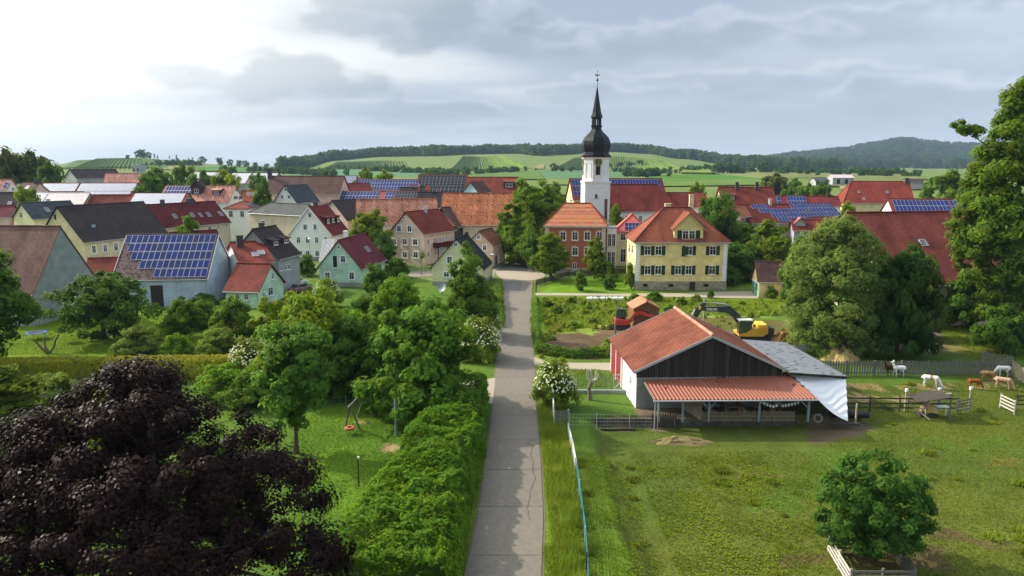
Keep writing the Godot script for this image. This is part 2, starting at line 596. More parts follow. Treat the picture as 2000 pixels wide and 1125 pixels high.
func solar_mesh(cell: String) -> ArrayMesh:
	var key := "solar" + cell
	var dark := cell == "solar_black"
	if meshes.has(key): return meshes[key]
	var f := MB.new()
	f.box(Vector3(-.485, .5, 0), Vector3(.03, 1, 1)); f.box(Vector3(.485, .5, 0), Vector3(.03, 1, 1))
	f.box(Vector3(0, .5, -.487), Vector3(.92, 1, .026)); f.box(Vector3(0, .5, .487), Vector3(.92, 1, .026))
	var g := MB.new()
	g.box(Vector3(0, .45, 0), Vector3(.94, .8, .948))
	var m := f.done()
	m.surface_set_material(0, mats["alu"] if not dark else mats["alu_dark"])
	g.done(m)
	m.surface_set_material(1, mats[cell])
	meshes[key] = m
	return m

func solar(roof: Node3D, d: Dictionary, a: Array, k0: int) -> int:
	# [face, start along eave, end, count, top of slope 0..1, bottom, rows, dark]
	var f := slope_frame(d, a[0])
	var len_s := Vector2(d.R - d.E, d.W / 2).length()
	var along: float = d.L
	if a[0] == "A":
		along = d.W
		len_s = Vector2(d.R - d.E, d.hA).length()
	var pw: float = (a[2] - a[1]) * along / a[3]
	var ph: float = (a[5] - a[4]) * len_s / a[6]
	var r := RandomNumberGenerator.new()
	r.seed = hash(str(a))
	for j in a[6]:
		for i in a[3]:
			var p := Vector3(a[1] * along + (i + .5) * pw, .05, -(1 - a[4]) * len_s + (j + .5) * ph)
			var tilt := Basis.from_euler(Vector3(r.randfn() * .006, 0, r.randfn() * .006))
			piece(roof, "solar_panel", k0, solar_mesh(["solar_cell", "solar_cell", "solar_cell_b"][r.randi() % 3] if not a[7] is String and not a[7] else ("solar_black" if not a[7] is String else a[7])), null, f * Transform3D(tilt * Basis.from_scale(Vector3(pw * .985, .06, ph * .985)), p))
			k0 += 1
	return k0

func roof_mesh(d: Dictionary) -> ArrayMesh:
	var b := MB.new()
	var hl: float = d.L / 2
	var hw: float = d.W / 2
	var th := .17
	var ra := Vector3(-hl + d.hA, d.R, 0)
	var rb := Vector3(hl - d.hB, d.R, 0)
	var af := Vector3(-hl, d.E, hw)
	var bf := Vector3(hl, d.E, hw)
	var ak := Vector3(-hl, d.E, -hw)
	var bk := Vector3(hl, d.E, -hw)
	var sl := Vector2(d.R - d.E, hw).length()
	var dn := Vector3(0, -th, 0)
	b.quad(af, bf, rb, ra, Vector2(0, sl), Vector2(d.L, sl), Vector2(d.L - d.hB, 0), Vector2(d.hA, 0))
	b.quad(bk, ak, ra, rb, Vector2(0, sl), Vector2(d.L, sl), Vector2(d.L - d.hA, 0), Vector2(d.hB, 0))
	b.quad(ra + dn, rb + dn, bf + dn, af + dn); b.quad(rb + dn, ra + dn, ak + dn, bk + dn)
	b.quad(af + dn, bf + dn, bf, af); b.quad(bk + dn, ak + dn, ak, bk)
	if d.hA > .01:
		var s2 := Vector2(d.R - d.E, d.hA).length()
		b.tri(ak, af, ra, Vector2(0, s2), Vector2(d.W, s2), Vector2(hw, 0)); b.tri(af + dn, ak + dn, ra + dn)
		b.quad(ak + dn, af + dn, af, ak)
	else:
		b.quad(ra + dn, af + dn, af, ra); b.quad(ak + dn, ra + dn, ra, ak)
	if d.hB > .01:
		var s2 := Vector2(d.R - d.E, d.hB).length()
		b.tri(bf, bk, rb, Vector2(0, s2), Vector2(d.W, s2), Vector2(hw, 0)); b.tri(bk + dn, bf + dn, rb + dn)
		b.quad(bf + dn, bk + dn, bk, bf)
	else:
		b.quad(bf + dn, rb + dn, rb, bf); b.quad(rb + dn, bk + dn, bk, rb)
	return b.done()

func wall_mesh(d: Dictionary) -> ArrayMesh:
	var b := MB.new()
	var hl: float = d.L / 2 - d.ov
	var hw: float = d.W / 2 - d.ov
	var tp: float = (d.R - d.E) / (d.W / 2)
	var we: float = d.E + d.ov * tp - .06
	var lo := -.6
	b.quad(Vector3(-hl, lo, hw), Vector3(hl, lo, hw), Vector3(hl, we, hw), Vector3(-hl, we, hw))
	b.quad(Vector3(hl, lo, -hw), Vector3(-hl, lo, -hw), Vector3(-hl, we, -hw), Vector3(hl, we, -hw))
	b.quad(Vector3(hl, lo, hw), Vector3(hl, lo, -hw), Vector3(hl, we, -hw), Vector3(hl, we, hw))
	b.quad(Vector3(-hl, lo, -hw), Vector3(-hl, lo, hw), Vector3(-hl, we, hw), Vector3(-hl, we, -hw))
	if d.hA < .01: b.tri(Vector3(-hl, we, -hw), Vector3(-hl, we, hw), Vector3(-hl, d.R - .06, 0))
	if d.hB < .01: b.tri(Vector3(hl, we, hw), Vector3(hl, we, -hw), Vector3(hl, d.R - .06, 0))
	return b.done()

func house(called: String, label: String, category: String, group: String, d: Dictionary) -> Node3D:
	for e in [["hA", 0.0], ["hB", 0.0], ["ov", .35], ["win", []], ["solar", []], ["chim", []], ["sky", []], ["dorm", []], ["base", ""], ["verge", ""]]:
		if not d.has(e[0]): d[e[0]] = e[1]
	var t := thing(called, label, category, gp(d.x, d.z), deg_to_rad(d.yaw), group)
	part(t, "wall", wall_mesh(d), mats[d.wall])
	var roof := part(t, "roof", roof_mesh(d), mats[d.roof])
	var ra := Vector3(-d.L / 2 + d.hA, d.R, 0)
	var rb := Vector3(d.L / 2 - d.hB, d.R, 0)
	var up := Vector3(0, .03, 0)
	var rid := MB.new()
	if ra.distance_to(rb) > .2: rid.rod(ra + up, rb + up, .13, .13, 7)
	for e in [[d.hA, ra, -1.0], [d.hB, rb, 1.0]]:
		if e[0] > .01:
			for s in [-1.0, 1.0]: rid.rod(e[1] + up, Vector3(e[2] * d.L / 2, d.E + .03, s * d.W / 2), .11, .11, 6)
	part(roof, "ridge_tiles", rid.done(), mats[d.get("ridge", d.roof)])
	var gut := MB.new()
	gut.rod(Vector3(-d.L / 2, d.E - .12, d.W / 2 + .05), Vector3(d.L / 2, d.E - .12, d.W / 2 + .05), .075, .075, 6)
	gut.rod(Vector3(d.L / 2 - d.ov - .1, d.E - .2, d.W / 2 - d.ov + .08), Vector3(d.L / 2 - d.ov - .1, 0, d.W / 2 - d.ov + .08), .05, .05, 6)
	part(t, "gutter", gut.done(), mats["zinc"])
	if d.verge:
		for e in [[d.hA, -1.0], [d.hB, 1.0]]:
			if e[0] < .01:
				for s in [-1.0, 1.0]:
					var ve := MB.new()
					ve.bar(Vector3(e[1] * (d.L / 2 + .02), d.R - .07, 0), Vector3(e[1] * (d.L / 2 + .02), d.E - .07, s * d.W / 2), .05, .22)
					part(roof, "verge_board", ve.done(), mats[d.verge])
	if d.base:
		part(t, "plinth", box_mesh(Vector3(d.L - 2 * d.ov + .08, 1.6, d.W - 2 * d.ov + .08)), mats[d.base], Transform3D(Basis(), Vector3(0, -.2, 0)))
	for w in d.win:
		var xf := face_frame(d, w[0], w[1], w[2])
		add_window(t, xf, w[3], w[4], w[5])
		if w.size() > 6:
			for s in ([-1.0, 1.0] if w[6] == 2 else [w[6]]):
				part(t, "shutter", box_mesh(Vector3(w[3] * .56, w[4] + .08, .05)), mats["shutter_green"], xf * Transform3D(Basis(), Vector3(s * (w[3] * .8), 0, .04)))
	var k := 0
	for a in d.solar: k = solar(roof, d, a, k)
	for c in d.chim:
		# [along 0..1, across from the ridge in m, height above the roof, width, material]
		var x: float = (c[0] - .5) * d.L
		var y: float = d.R - absf(c[1]) * (d.R - d.E) / (d.W / 2)
		var m := MB.new()
		m.box(Vector3(0, c[2] / 2 - .5, 0), Vector3(c[3], c[2] + 1.0, c[3] * .8)); m.box(Vector3(0, c[2] + .05, 0), Vector3(c[3] + .12, .1, c[3] * .8 + .12))
		part(roof, "chimney", m.done(), mats[c[4]], Transform3D(Basis(), Vector3(x, y, c[1])))
	for s in d.sky:
		# [face, along, down, w, h]
		var f := slope_frame(d, s[0])
		var len_s := Vector2(d.R - d.E, d.W / 2).length()
		var m := MB.new()
		var w: float = s[3]
		var h: float = s[4]
		m.box(Vector3(-w / 2, 0, 0), Vector3(.08, .16, h)); m.box(Vector3(w / 2, 0, 0), Vector3(.08, .16, h)); m.box(Vector3(0, 0, -h / 2), Vector3(w, .16, .08)); m.box(Vector3(0, 0, h / 2), Vector3(w, .16, .08))
		var sk := part(roof, "skylight", m.done(), mats["zinc"], f * Transform3D(Basis(), Vector3(s[1] * d.L, .06, -(1 - s[2]) * len_s)))
		part(sk, "pane", box_mesh(Vector3(w - .08, .1, h - .08)), mats["glass_sky"])
	for o in d.dorm: dormer(t, roof, d, o)
	return t

# [face, along, front height below the ridge, width, wall height, kind shed|gable, roof, wall]
func dormer(t: Node3D, roof: Node3D, d: Dictionary, o: Array) -> void:
	var side := 1.0 if o[0] == "F" else -1.0
	var tp: float = (d.R - d.E) / (d.W / 2)
	var zf: float = o[2] / tp
	var y0: float = d.R - o[2]
	var w: float = o[3]
	var h: float = o[4]
	var dn := Node3D.new()
	var b := MB.new()
	var xf := Transform3D(rot_y(0 if side > 0 else PI), Vector3((o[1] - .5) * d.L, y0, side * zf))
	var r := MB.new()
	if o[5] == "shed":
		var back: float = minf(zf * .92, h / maxf(tp - .22, .1))
		var rise := back * .22
		b.quad(Vector3(-w / 2, -.3, 0), Vector3(w / 2, -.3, 0), Vector3(w / 2, h, 0), Vector3(-w / 2, h, 0))
		b.tri(Vector3(w / 2, -.3, 0), Vector3(w / 2, h + rise, -back), Vector3(w / 2, h, 0)); b.tri(Vector3(-w / 2, -.3, 0), Vector3(-w / 2, h, 0), Vector3(-w / 2, h + rise, -back))
		var g := w / 2 + .2
		var a0 := Vector3(-g, h - .04, .35)
		var a1 := Vector3(g, h - .04, .35)
		var b1 := Vector3(g, h + rise + .05, -back - .1)
		var b0 := Vector3(-g, h + rise + .05, -back - .1)
		var u := Vector3(0, .12, 0)
		r.quad(a0 + u, a1 + u, b1 + u, b0 + u, Vector2(0, back), Vector2(w, back), Vector2(w, 0), Vector2(0, 0)); r.quad(b0, b1, a1, a0)
		r.quad(a0, a1, a1 + u, a0 + u); r.quad(a1, b1, b1 + u, a1 + u); r.quad(b0, a0, a0 + u, b0 + u)
	else:
		var hg := w * .5 * 1.0
		var back := (h + hg) / tp
		b.quad(Vector3(-w / 2, -.3, 0), Vector3(w / 2, -.3, 0), Vector3(w / 2, h, 0), Vector3(-w / 2, h, 0)); b.tri(Vector3(-w / 2, h, 0), Vector3(w / 2, h, 0), Vector3(0, h + hg, 0))
		b.tri(Vector3(w / 2, -.3, 0), Vector3(w / 2, h, -h / tp), Vector3(w / 2, h, 0)); b.tri(Vector3(-w / 2, -.3, 0), Vector3(-w / 2, h, 0), Vector3(-w / 2, h, -h / tp))
		var e := .3
		for s in [-1.0, 1.0]:
			var p0 := Vector3(0, h + hg + .05, .35)
			var p1 := Vector3(s * (w / 2 + e), h - e + .05, .35)
			var q1 := Vector3(s * (w / 2 + e), h - e + .05, -(h - e) / tp - .1)
			var q0 := Vector3(0, h + hg + .05, -back - .1)
			var u := Vector3(0, .12, 0)
			var sl := Vector2(w / 2 + e, hg + e).length()
			if s > 0:
				r.quad(p0 + u, p1 + u, q1 + u, q0 + u, Vector2(0, 0), Vector2(0, sl), Vector2(back, sl), Vector2(back, 0)); r.quad(p0, p1, p1 + u, p0 + u); r.quad(p1, q1, q1 + u, p1 + u); r.quad(q0, q1, p1, p0)
			else:
				r.quad(p0 + u, q0 + u, q1 + u, p1 + u, Vector2(0, 0), Vector2(back, 0), Vector2(back, sl), Vector2(0, sl)); r.quad(p1, p0, p0 + u, p1 + u); r.quad(q1, p1, p1 + u, q1 + u); r.quad(p0, p1, q1, q0)
	dn.free()
	var dm := part(t, "dormer", b.done(), mats[o[7]], xf)
	part(dm, "dormer_roof", r.done(), mats[o[6]])
	var m := window_mesh(snappedf(w * (.4 if o[5] == "gable" else .6), .1), snappedf(h * .6, .1), "n")
	if o.size() < 9:
		part(dm, "window", m[0], mats["frame_white"], Transform3D(Basis(), Vector3(0, h * .5, .01)))
		part(dm, "pane", m[1], mats["glass"], Transform3D(Basis(), Vector3(0, h * .5, .01)))

const V := "village houses"
const BA := "barns"
const SB := "barns with solar roofs"
func hx(key: String, called: String, label: String, category: String, group: String, q: Array, wall: String, roof: String, d: Dictionary) -> void:
	d.merge({"x": q[0], "z": q[1], "yaw": q[2], "L": q[3], "W": q[4], "R": q[5], "E": q[6], "wall": wall.replace("p_", "plaster_"), "roof": "roof_" + roof})
	if q.size() > 7: d.merge({"hA": q[7], "hB": q[8]})
	built[key] = house(called, label, category if category else called, group, d)
# ---------------------------------------------------------------- bodies: a field of tapered capsules meshed with surface nets
func capsule_field(caps: Array, p: Vector3, k: float) -> float:
	var s := 0.0
	for c in caps:
		var ab: Vector3 = c[1] - c[0]
		var t := clampf((p - c[0]).dot(ab) / maxf(ab.length_squared(), 1e-6), 0, 1)
		s += exp(-(p.distance_to(c[0] + ab * t) - lerpf(c[2], c[3], t)) / k)
	return -k * log(maxf(s, 1e-30))

func body_mesh(caps: Array, cell: float, k := .02) -> ArrayMesh:
	var lo := Vector3(9, 9, 9)
	var hi := -lo
	for c in caps:
		for e in [[c[0], c[2]], [c[1], c[3]]]:
			lo = lo.min(e[0] - Vector3.ONE * (e[1] + .06))
			hi = hi.max(e[0] + Vector3.ONE * (e[1] + .06))
	var nx := int((hi.x - lo.x) / cell) + 2
	var ny := int((hi.y - lo.y) / cell) + 2
	var nz := int((hi.z - lo.z) / cell) + 2
	var f := PackedFloat32Array()
	f.resize(nx * ny * nz)
	f.fill(1.0)
	for c in caps:
		var a: Vector3 = (c[0].min(c[1]) - Vector3.ONE * (maxf(c[2], c[3]) + .05) - lo) / cell
		var b: Vector3 = (c[0].max(c[1]) + Vector3.ONE * (maxf(c[2], c[3]) + .05) - lo) / cell
		for z in range(maxi(int(a.z), 0), mini(int(b.z) + 2, nz)):
			for y in range(maxi(int(a.y), 0), mini(int(b.y) + 2, ny)):
				for x in range(maxi(int(a.x), 0), mini(int(b.x) + 2, nx)):
					var i := (z * ny + y) * nx + x
					if f[i] == 1.0: f[i] = capsule_field(caps, lo + Vector3(x, y, z) * cell, k)
	var at := {}
	var mb := MB.new()
	for z in nz - 1:
		for y in ny - 1:
			for x in nx - 1:
				var s := Vector3.ZERO
				var m := 0
				var i0 := (z * ny + y) * nx + x
				var first := f[i0] < 0
				var mixed := false
				for e in 8:
					if (f[i0 + (e & 1) + ((e >> 1) & 1) * nx + (e >> 2) * nx * ny] < 0) != first: mixed = true
				if not mixed: continue
				for e in 8:
					for ax in 3:
						if e & (1 << ax): continue
						var e2 := e | (1 << ax)
						var fa := f[i0 + (e & 1) + ((e >> 1) & 1) * nx + (e >> 2) * nx * ny]
						var fb := f[i0 + (e2 & 1) + ((e2 >> 1) & 1) * nx + (e2 >> 2) * nx * ny]
						if (fa < 0) == (fb < 0): continue
						var t := fa / (fa - fb)
						s += Vector3(e & 1, (e >> 1) & 1, e >> 2).lerp(Vector3(e2 & 1, (e2 >> 1) & 1, e2 >> 2), t)
						m += 1
				var p := lo + (Vector3(x, y, z) + s / m) * cell
				var g := Vector3.ZERO
				for ax in 3:
					var d := Vector3.ZERO
					d[ax] = .01
					g[ax] = capsule_field(caps, p + d, k) - capsule_field(caps, p - d, k)
				var best := 9.0
				for c in caps:
					var q := Geometry3D.get_closest_point_to_segment(p, c[0], c[1])
					var dd: float = p.distance_to(q) - (c[2] + c[3]) / 2
					if dd < best:
						best = dd
						mb.col = c[4]
				at[Vector3i(x, y, z)] = mb.vert(p, g.normalized())
	for z in range(1, nz - 1):
		for y in range(1, ny - 1):
			for x in range(1, nx - 1):
				var i0 := (z * ny + y) * nx + x
				for ax in 3:
					var i1: int = i0 + [1, nx, nx * ny][ax]
					if (f[i0] < 0) == (f[i1] < 0): continue
					var u := Vector3i.ZERO
					var w := Vector3i.ZERO
					u[(ax + 1) % 3] = 1
					w[(ax + 2) % 3] = 1
					var o := Vector3i(x, y, z)
					var q := [at[o - u - w], at[o - w], at[o], at[o - u]]
					if f[i0] > 0: q.reverse()
					mb.ix.append_array(PackedInt32Array([q[0], q[2], q[1], q[0], q[3], q[2]]))
	return mb.done()

func alpaca(called_label: String, at: Vector3, yaw: float, graze: bool, s: float, coat: Color, patch := Color(-1, 0, 0), head := Color(-1, 0, 0), down := 1.0) -> void:
	var c := coat
	var h := head if head.r >= 0 else coat
	var b := patch if patch.r >= 0 else coat
	var caps := [
		[Vector3(-.42, .84, 0), Vector3(-.1, .83, 0), .205, .2, c], [Vector3(-.1, .83, 0), Vector3(.14, .83, 0), .2, .2, b], [Vector3(.14, .83, 0), Vector3(.38, .84, 0), .2, .2, c],
		[Vector3(-.58, .9, 0), Vector3(-.68, .74, 0), .06, .045, c]]
	for z in [-.11, .11]:
		var st: float = .05 if z > 0 else -.05
		caps += [[Vector3(.34, .74, z), Vector3(.36 + st, .42, z), .1, .055, c], [Vector3(.36 + st, .42, z), Vector3(.36 + st * 1.6, .04, z), .046, .04, c],
			[Vector3(-.42, .78, z), Vector3(-.32 - st, .54, z), .14, .08, c], [Vector3(-.32 - st, .54, z), Vector3(-.45 - st, .34, z), .065, .046, c], [Vector3(-.45 - st, .34, z), Vector3(-.43 - st, .04, z), .043, .04, c]]
	if graze:
		caps += [[Vector3(.42, .86, 0), Vector3(.66, .56, .02), .16, .105, c], [Vector3(.66, .56, .02), Vector3(.78, .3, .04), .1, .08, h], [Vector3(.78, .3, .04), Vector3(.86, .12, .05), .085, .055, h]]
		for z in [-.04, .08]: caps.append([Vector3(.75, .36, z), Vector3(.66, .42, z * 1.7), .028, .015, h])
	else:
		caps += [[Vector3(.42, .9, 0), Vector3(.56, 1.18, 0), .15, .095, c], [Vector3(.56, 1.18, 0), Vector3(.6, 1.42, 0), .09, .08, h], [Vector3(.6, 1.43, 0), Vector3(.8, 1.38, 0), .088, .055, h]]
		for z in [-.05, .05]: caps.append([Vector3(.57, 1.49, z), Vector3(.55, 1.62, z * 1.4), .03, .014, h])
	var t := thing("alpaca", called_label, "alpaca", at, yaw, "alpacas in the paddock")
	part(t, "body", body_mesh(caps, .042), mats["fleece"], Transform3D(Basis.from_scale(Vector3.ONE * s)))
	var e := MB.new()
	for z in [-1.0, 1.0]:
		var p := Vector3(.79, .24, .045 + z * .07) if graze else Vector3(.68, 1.44, z * .075)
		e.box(p, Vector3(.03, .03, .02))
	part(t, "eyes", e.done(), mats["black"], Transform3D(Basis.from_scale(Vector3.ONE * s)))

# ---------------------------------------------------------------- the church tower
func church_tower(o: Vector3) -> void:
	var t := thing("church_tower", "white church tower with black onion dome, clock and needle spire", "church tower", o, .07)
	var g := o.y
	var b := MB.new()
	var s := 2.95
	b.box(Vector3(0, (17.3 - g) / 2, 0), Vector3(s * 2, 17.3 - g, s * 2))
	part(t, "shaft", b.done(), mats["tower_white"])
	b = MB.new()
	b.box(Vector3(0, 17.45 - g, 0), Vector3(s * 2 + .36, .3, s * 2 + .36)); b.box(Vector3(0, 17.2 - g, 0), Vector3(s * 2 + .18, .22, s * 2 + .18))
	for a in 4:
		var f := Transform3D(rot_y(a * PI / 2), Vector3(0, -g, 0))
		for q in [[Vector3(0, 16.2, s + .03), Vector3(3.9, .14, .06)], [Vector3(-1.9, 12.6, s + .03), Vector3(.14, 7.2, .06)], [Vector3(1.9, 12.6, s + .03), Vector3(.14, 7.2, .06)]]:
			b.box(f * q[0], q[1], f.basis)
	part(t, "cornice", b.done(), mats["tower_white"])
	var oct := MB.new()
	var ap := 2.92
	var rr := ap / cos(PI / 8)
	oct.lathe(Vector3(0, -g, 0), PackedVector2Array([Vector2(rr, 17.5), Vector2(rr, 23.0)]), 8, false, PI / 8)
	oct.lathe(Vector3(0, -g, 0), PackedVector2Array([Vector2(rr + .12, 17.6), Vector2(rr + .12, 17.9), Vector2(rr, 17.95)]), 8, false, PI / 8)
	oct.lathe(Vector3(0, -g, 0), PackedVector2Array([Vector2(rr, 22.5), Vector2(rr + .3, 22.9), Vector2(rr + .3, 23.15), Vector2(.1, 23.2)]), 8, false, PI / 8)
	for a in 8:
		var f := Transform3D(rot_y(a * PI / 4), Vector3(0, -g, 0))
		oct.box(f * Vector3(0, 21.9, ap + .04), Vector3(1.5, .12, .08), f.basis); oct.box(f * Vector3(-.72, 20.1, ap + .04), Vector3(.1, 3.6, .08), f.basis); oct.box(f * Vector3(.72, 20.1, ap + .04), Vector3(.1, 3.6, .08), f.basis)
	part(t, "octagon", oct.done(), mats["tower_white"])
	for a in [0, 2, 6, 4]:
		var f := Transform3D(rot_y(a * PI / 4), Vector3(0, -g, 0))
		var w := part(t, "belfry_window", box_mesh(Vector3(1.0, 2.0, .1)), mats["dark_opening"], f * Transform3D(Basis(), Vector3(0, 20.1, ap + .06)))
		for k in 8: piece(w, "louver", k, box_mesh(Vector3(.95, .06, .12)), mats["dark_wood"], Transform3D(Basis(Vector3.RIGHT, .5), Vector3(0, -.85 + k * .24, .05)))
		# clock: dark green face, gilt ring, marks and hands
		var cf := f * Transform3D(Basis(Vector3.RIGHT, PI / 2), Vector3(0, 22.0, ap + .12))
		var m := MB.new()
		m.lathe(Vector3.ZERO, PackedVector2Array([Vector2(.001, .06), Vector2(.92, .06), Vector2(.92, -.05)]).duplicate(), 28)
		var face := MB.new()
		face.lathe(Vector3.ZERO, PackedVector2Array([Vector2(.95, -.05), Vector2(.95, .05), Vector2(.001, .05)]), 28)
		var cl := part(t, "clock", face.done(), mats["clock_green"], cf)
		var gm := MB.new()
		for k in 12: gm.box(Vector3(sin(TAU * k / 12) * .76, .07, -cos(TAU * k / 12) * .76), Vector3(.1, .03, .22), rot_y(-TAU * k / 12))
		for k in 28: gm.box(Vector3(sin(TAU * k / 28) * .94, .06, -cos(TAU * k / 28) * .94), Vector3(.22, .03, .05), rot_y(-TAU * k / 28))
		part(cl, "marks", gm.done(), mats["gold"])
		var hm := MB.new()
		hm.bar(Vector3(0, .1, 0), Vector3(.55 * sin(2.9), .1, -.55 * cos(2.9)), .07, .03); hm.bar(Vector3(0, .11, 0), Vector3(.72 * sin(.45), .11, -.72 * cos(.45)), .05, .03)
		part(cl, "hands", hm.done(), mats["gold"])
	part(t, "opening", box_mesh(Vector3(.5, .8, .1)), mats["dark_opening"], Transform3D(Basis(), Vector3(-.3, 14.2 - g, s + .04)))
	part(t, "sill", box_mesh(Vector3(1.0, .12, .2)), mats["sandstone"], Transform3D(Basis(), Vector3(-.3, 13.72 - g, s + .1)))
	var d := MB.new()
	d.lathe(Vector3(0, -g, 0), PackedVector2Array([Vector2(3.5, 23.2), Vector2(3.55, 23.5), Vector2(3.1, 23.85), Vector2(3.0, 24.3), Vector2(3.25, 25.0), Vector2(3.4, 25.9), Vector2(3.3, 26.8), Vector2(2.85, 27.7), Vector2(2.15, 28.4), Vector2(1.55, 28.95), Vector2(1.2, 29.5), Vector2(1.15, 30.1)]), 8, false, PI / 8)
	part(t, "onion_dome", d.done(), mats["slate_black"])
	d = MB.new()
	d.lathe(Vector3(0, -g, 0), PackedVector2Array([Vector2(3.45, 23.02), Vector2(3.6, 23.12), Vector2(3.5, 23.21)]), 8, false, PI / 8)
	part(t, "eave_band", d.done(), mats["roof_maroon2"])
	d = MB.new()
	d.lathe(Vector3(0, -g, 0), PackedVector2Array([Vector2(1.3, 30.0), Vector2(1.35, 30.4), Vector2(1.1, 30.45)]), 8, false, PI / 8)
	for a in 8:
		var q := rot_y(a * PI / 4 + PI / 8)
		d.box(q * Vector3(0, 0, 1.0) + Vector3(0, 31.2 - g, 0), Vector3(.26, 1.7, .22), q)
		var q2 := rot_y(a * PI / 4)
		d.box(q2 * Vector3(0, 0, .95) + Vector3(0, 31.95 - g, 0), Vector3(.7, .25, .2), q2)
	d.lathe(Vector3(0, -g, 0), PackedVector2Array([Vector2(1.15, 32.0), Vector2(1.35, 32.15), Vector2(1.4, 32.3)]), 8, false, PI / 8)
	part(t, "lantern", d.done(), mats["slate_black"])
	d = MB.new()
	d.lathe(Vector3(0, -g, 0), PackedVector2Array([Vector2(1.42, 32.3), Vector2(1.05, 33.3), Vector2(.55, 36.2), Vector2(.1, 39.0), Vector2(.05, 39.1)]), 8, false, PI / 8)
	part(t, "spire", d.done(), mats["slate_black"])
	d = MB.new()
	d.rod(Vector3(0, 38.9 - g, 0), Vector3(0, 42.6 - g, 0), .07, .04)
	d.lathe(Vector3(0, 40.6 - g, 0), PackedVector2Array([Vector2(.01, -.3), Vector2(.22, -.18), Vector2(.28, 0), Vector2(.22, .18), Vector2(.01, .3)]), 10)
	d.lathe(Vector3(0, 42.6 - g, 0), PackedVector2Array([Vector2(.01, -.15), Vector2(.12, 0), Vector2(.01, .15)]), 8)
	d.extrude(PackedVector2Array([Vector2(-.6, 0), Vector2(-.3, -.18), Vector2(.3, -.12), Vector2(.62, .05), Vector2(.5, .22), Vector2(.1, .02), Vector2(-.25, .1), Vector2(-.4, .3), Vector2(-.55, .25)]), -.03, .03, Transform3D(Basis(), Vector3(0, 41.7 - g, 0)))
	part(t, "weather_vane", d.done(), mats["iron"])

# ---------------------------------------------------------------- machines
func stadium(l: float, h: float) -> PackedVector2Array:
	var p := PackedVector2Array()
	var r := h / 2
	for k in 9: p.append(Vector2(l / 2 - r + cos(-PI / 2 + PI * k / 8) * r, r + sin(-PI / 2 + PI * k / 8) * r))
	for k in 9: p.append(Vector2(-l / 2 + r + cos(PI / 2 + PI * k / 8) * r, r + sin(PI / 2 + PI * k / 8) * r))
	return p

func tracks(t: Node3D, l: float, h: float, w: float, gauge: float) -> void:
	for z in [-1.0, 1.0]:
		var m := MB.new()
		m.extrude(stadium(l, h), -w / 2, w / 2, Transform3D(), .03)
		for k in int(l / .22): m.box(Vector3(-l / 2 + h / 2 + k * (l - h) / int(l / .22), h + .01, 0), Vector3(.1, .05, w)); 
		var tr := part(t, "track", m.done(), mats["rubber"], Transform3D(Basis(), Vector3(0, 0, z * gauge / 2)))
		var n := int(l / .55)
		for k in n:
			var wm := MB.new()
			wm.lathe(Vector3.ZERO, PackedVector2Array([Vector2(h * .3, -w / 2 - .03), Vector2(h * .3, w / 2 + .03), Vector2(.02, w / 2 + .04)]), 12)
			piece(tr, "roller", k, wm.done(), mats["machine_dark"], Transform3D(Basis(Vector3.RIGHT, PI / 2), Vector3(-l / 2 + h / 2 + k * (l - h) / (n - 1), h / 2, 0)))

func cab(t: Node3D, o: Vector3, s: Vector3, frame: Material, roof: Material) -> void:
	var m := MB.new()
	for x in [-.5, .5]:
		for z in [-.5, .5]: m.box(o + Vector3(x * (s.x - .09), s.y * .5, z * (s.z - .09)), Vector3(.09, s.y, .09))
	m.box(o + Vector3(0, s.y * .16, 0), Vector3(s.x - .02, s.y * .32, s.z - .02))
	for z in [-.5, .5]: m.box(o + Vector3(s.x * .12, s.y * .65, z * (s.z - .08)), Vector3(.07, s.y * .7, .07))
	var c := part(t, "cab", m.done(), frame)
	part(c, "cab_roof", box_mesh(Vector3(s.x + .1, .12, s.z + .08)), roof, Transform3D(Basis(), o + Vector3(0, s.y + .05, 0)))
	var g := MB.new()
	g.box(o + Vector3(0, s.y * .66, s.z * .5 - .05), Vector3(s.x - .2, s.y * .64, .02)); g.box(o + Vector3(0, s.y * .66, -s.z * .5 + .05), Vector3(s.x - .2, s.y * .64, .02))
	g.box(o + Vector3(-s.x * .5 + .05, s.y * .66, 0), Vector3(.02, s.y * .64, s.z - .2)); g.box(o + Vector3(s.x * .5 - .05, s.y * .66, 0), Vector3(.02, s.y * .64, s.z - .2))
	part(c, "cab_window", g.done(), mats["cab_glass"])
	var seat := MB.new()
	seat.box(o + Vector3(.15, s.y * .42, 0), Vector3(.5, .15, .5)); seat.box(o + Vector3(.38, s.y * .58, 0), Vector3(.14, .6, .46))
	part(c, "seat", seat.done(), mats["black"])

func limb(t: Node3D, called: String, pts: PackedVector2Array, w: float, m: Material, z: float) -> MeshInstance3D:
	var b := MB.new()
	b.extrude(pts, -w / 2, w / 2, Transform3D(Basis(), Vector3(0, 0, z)), .03)
	return part(t, called, b.done(), m)

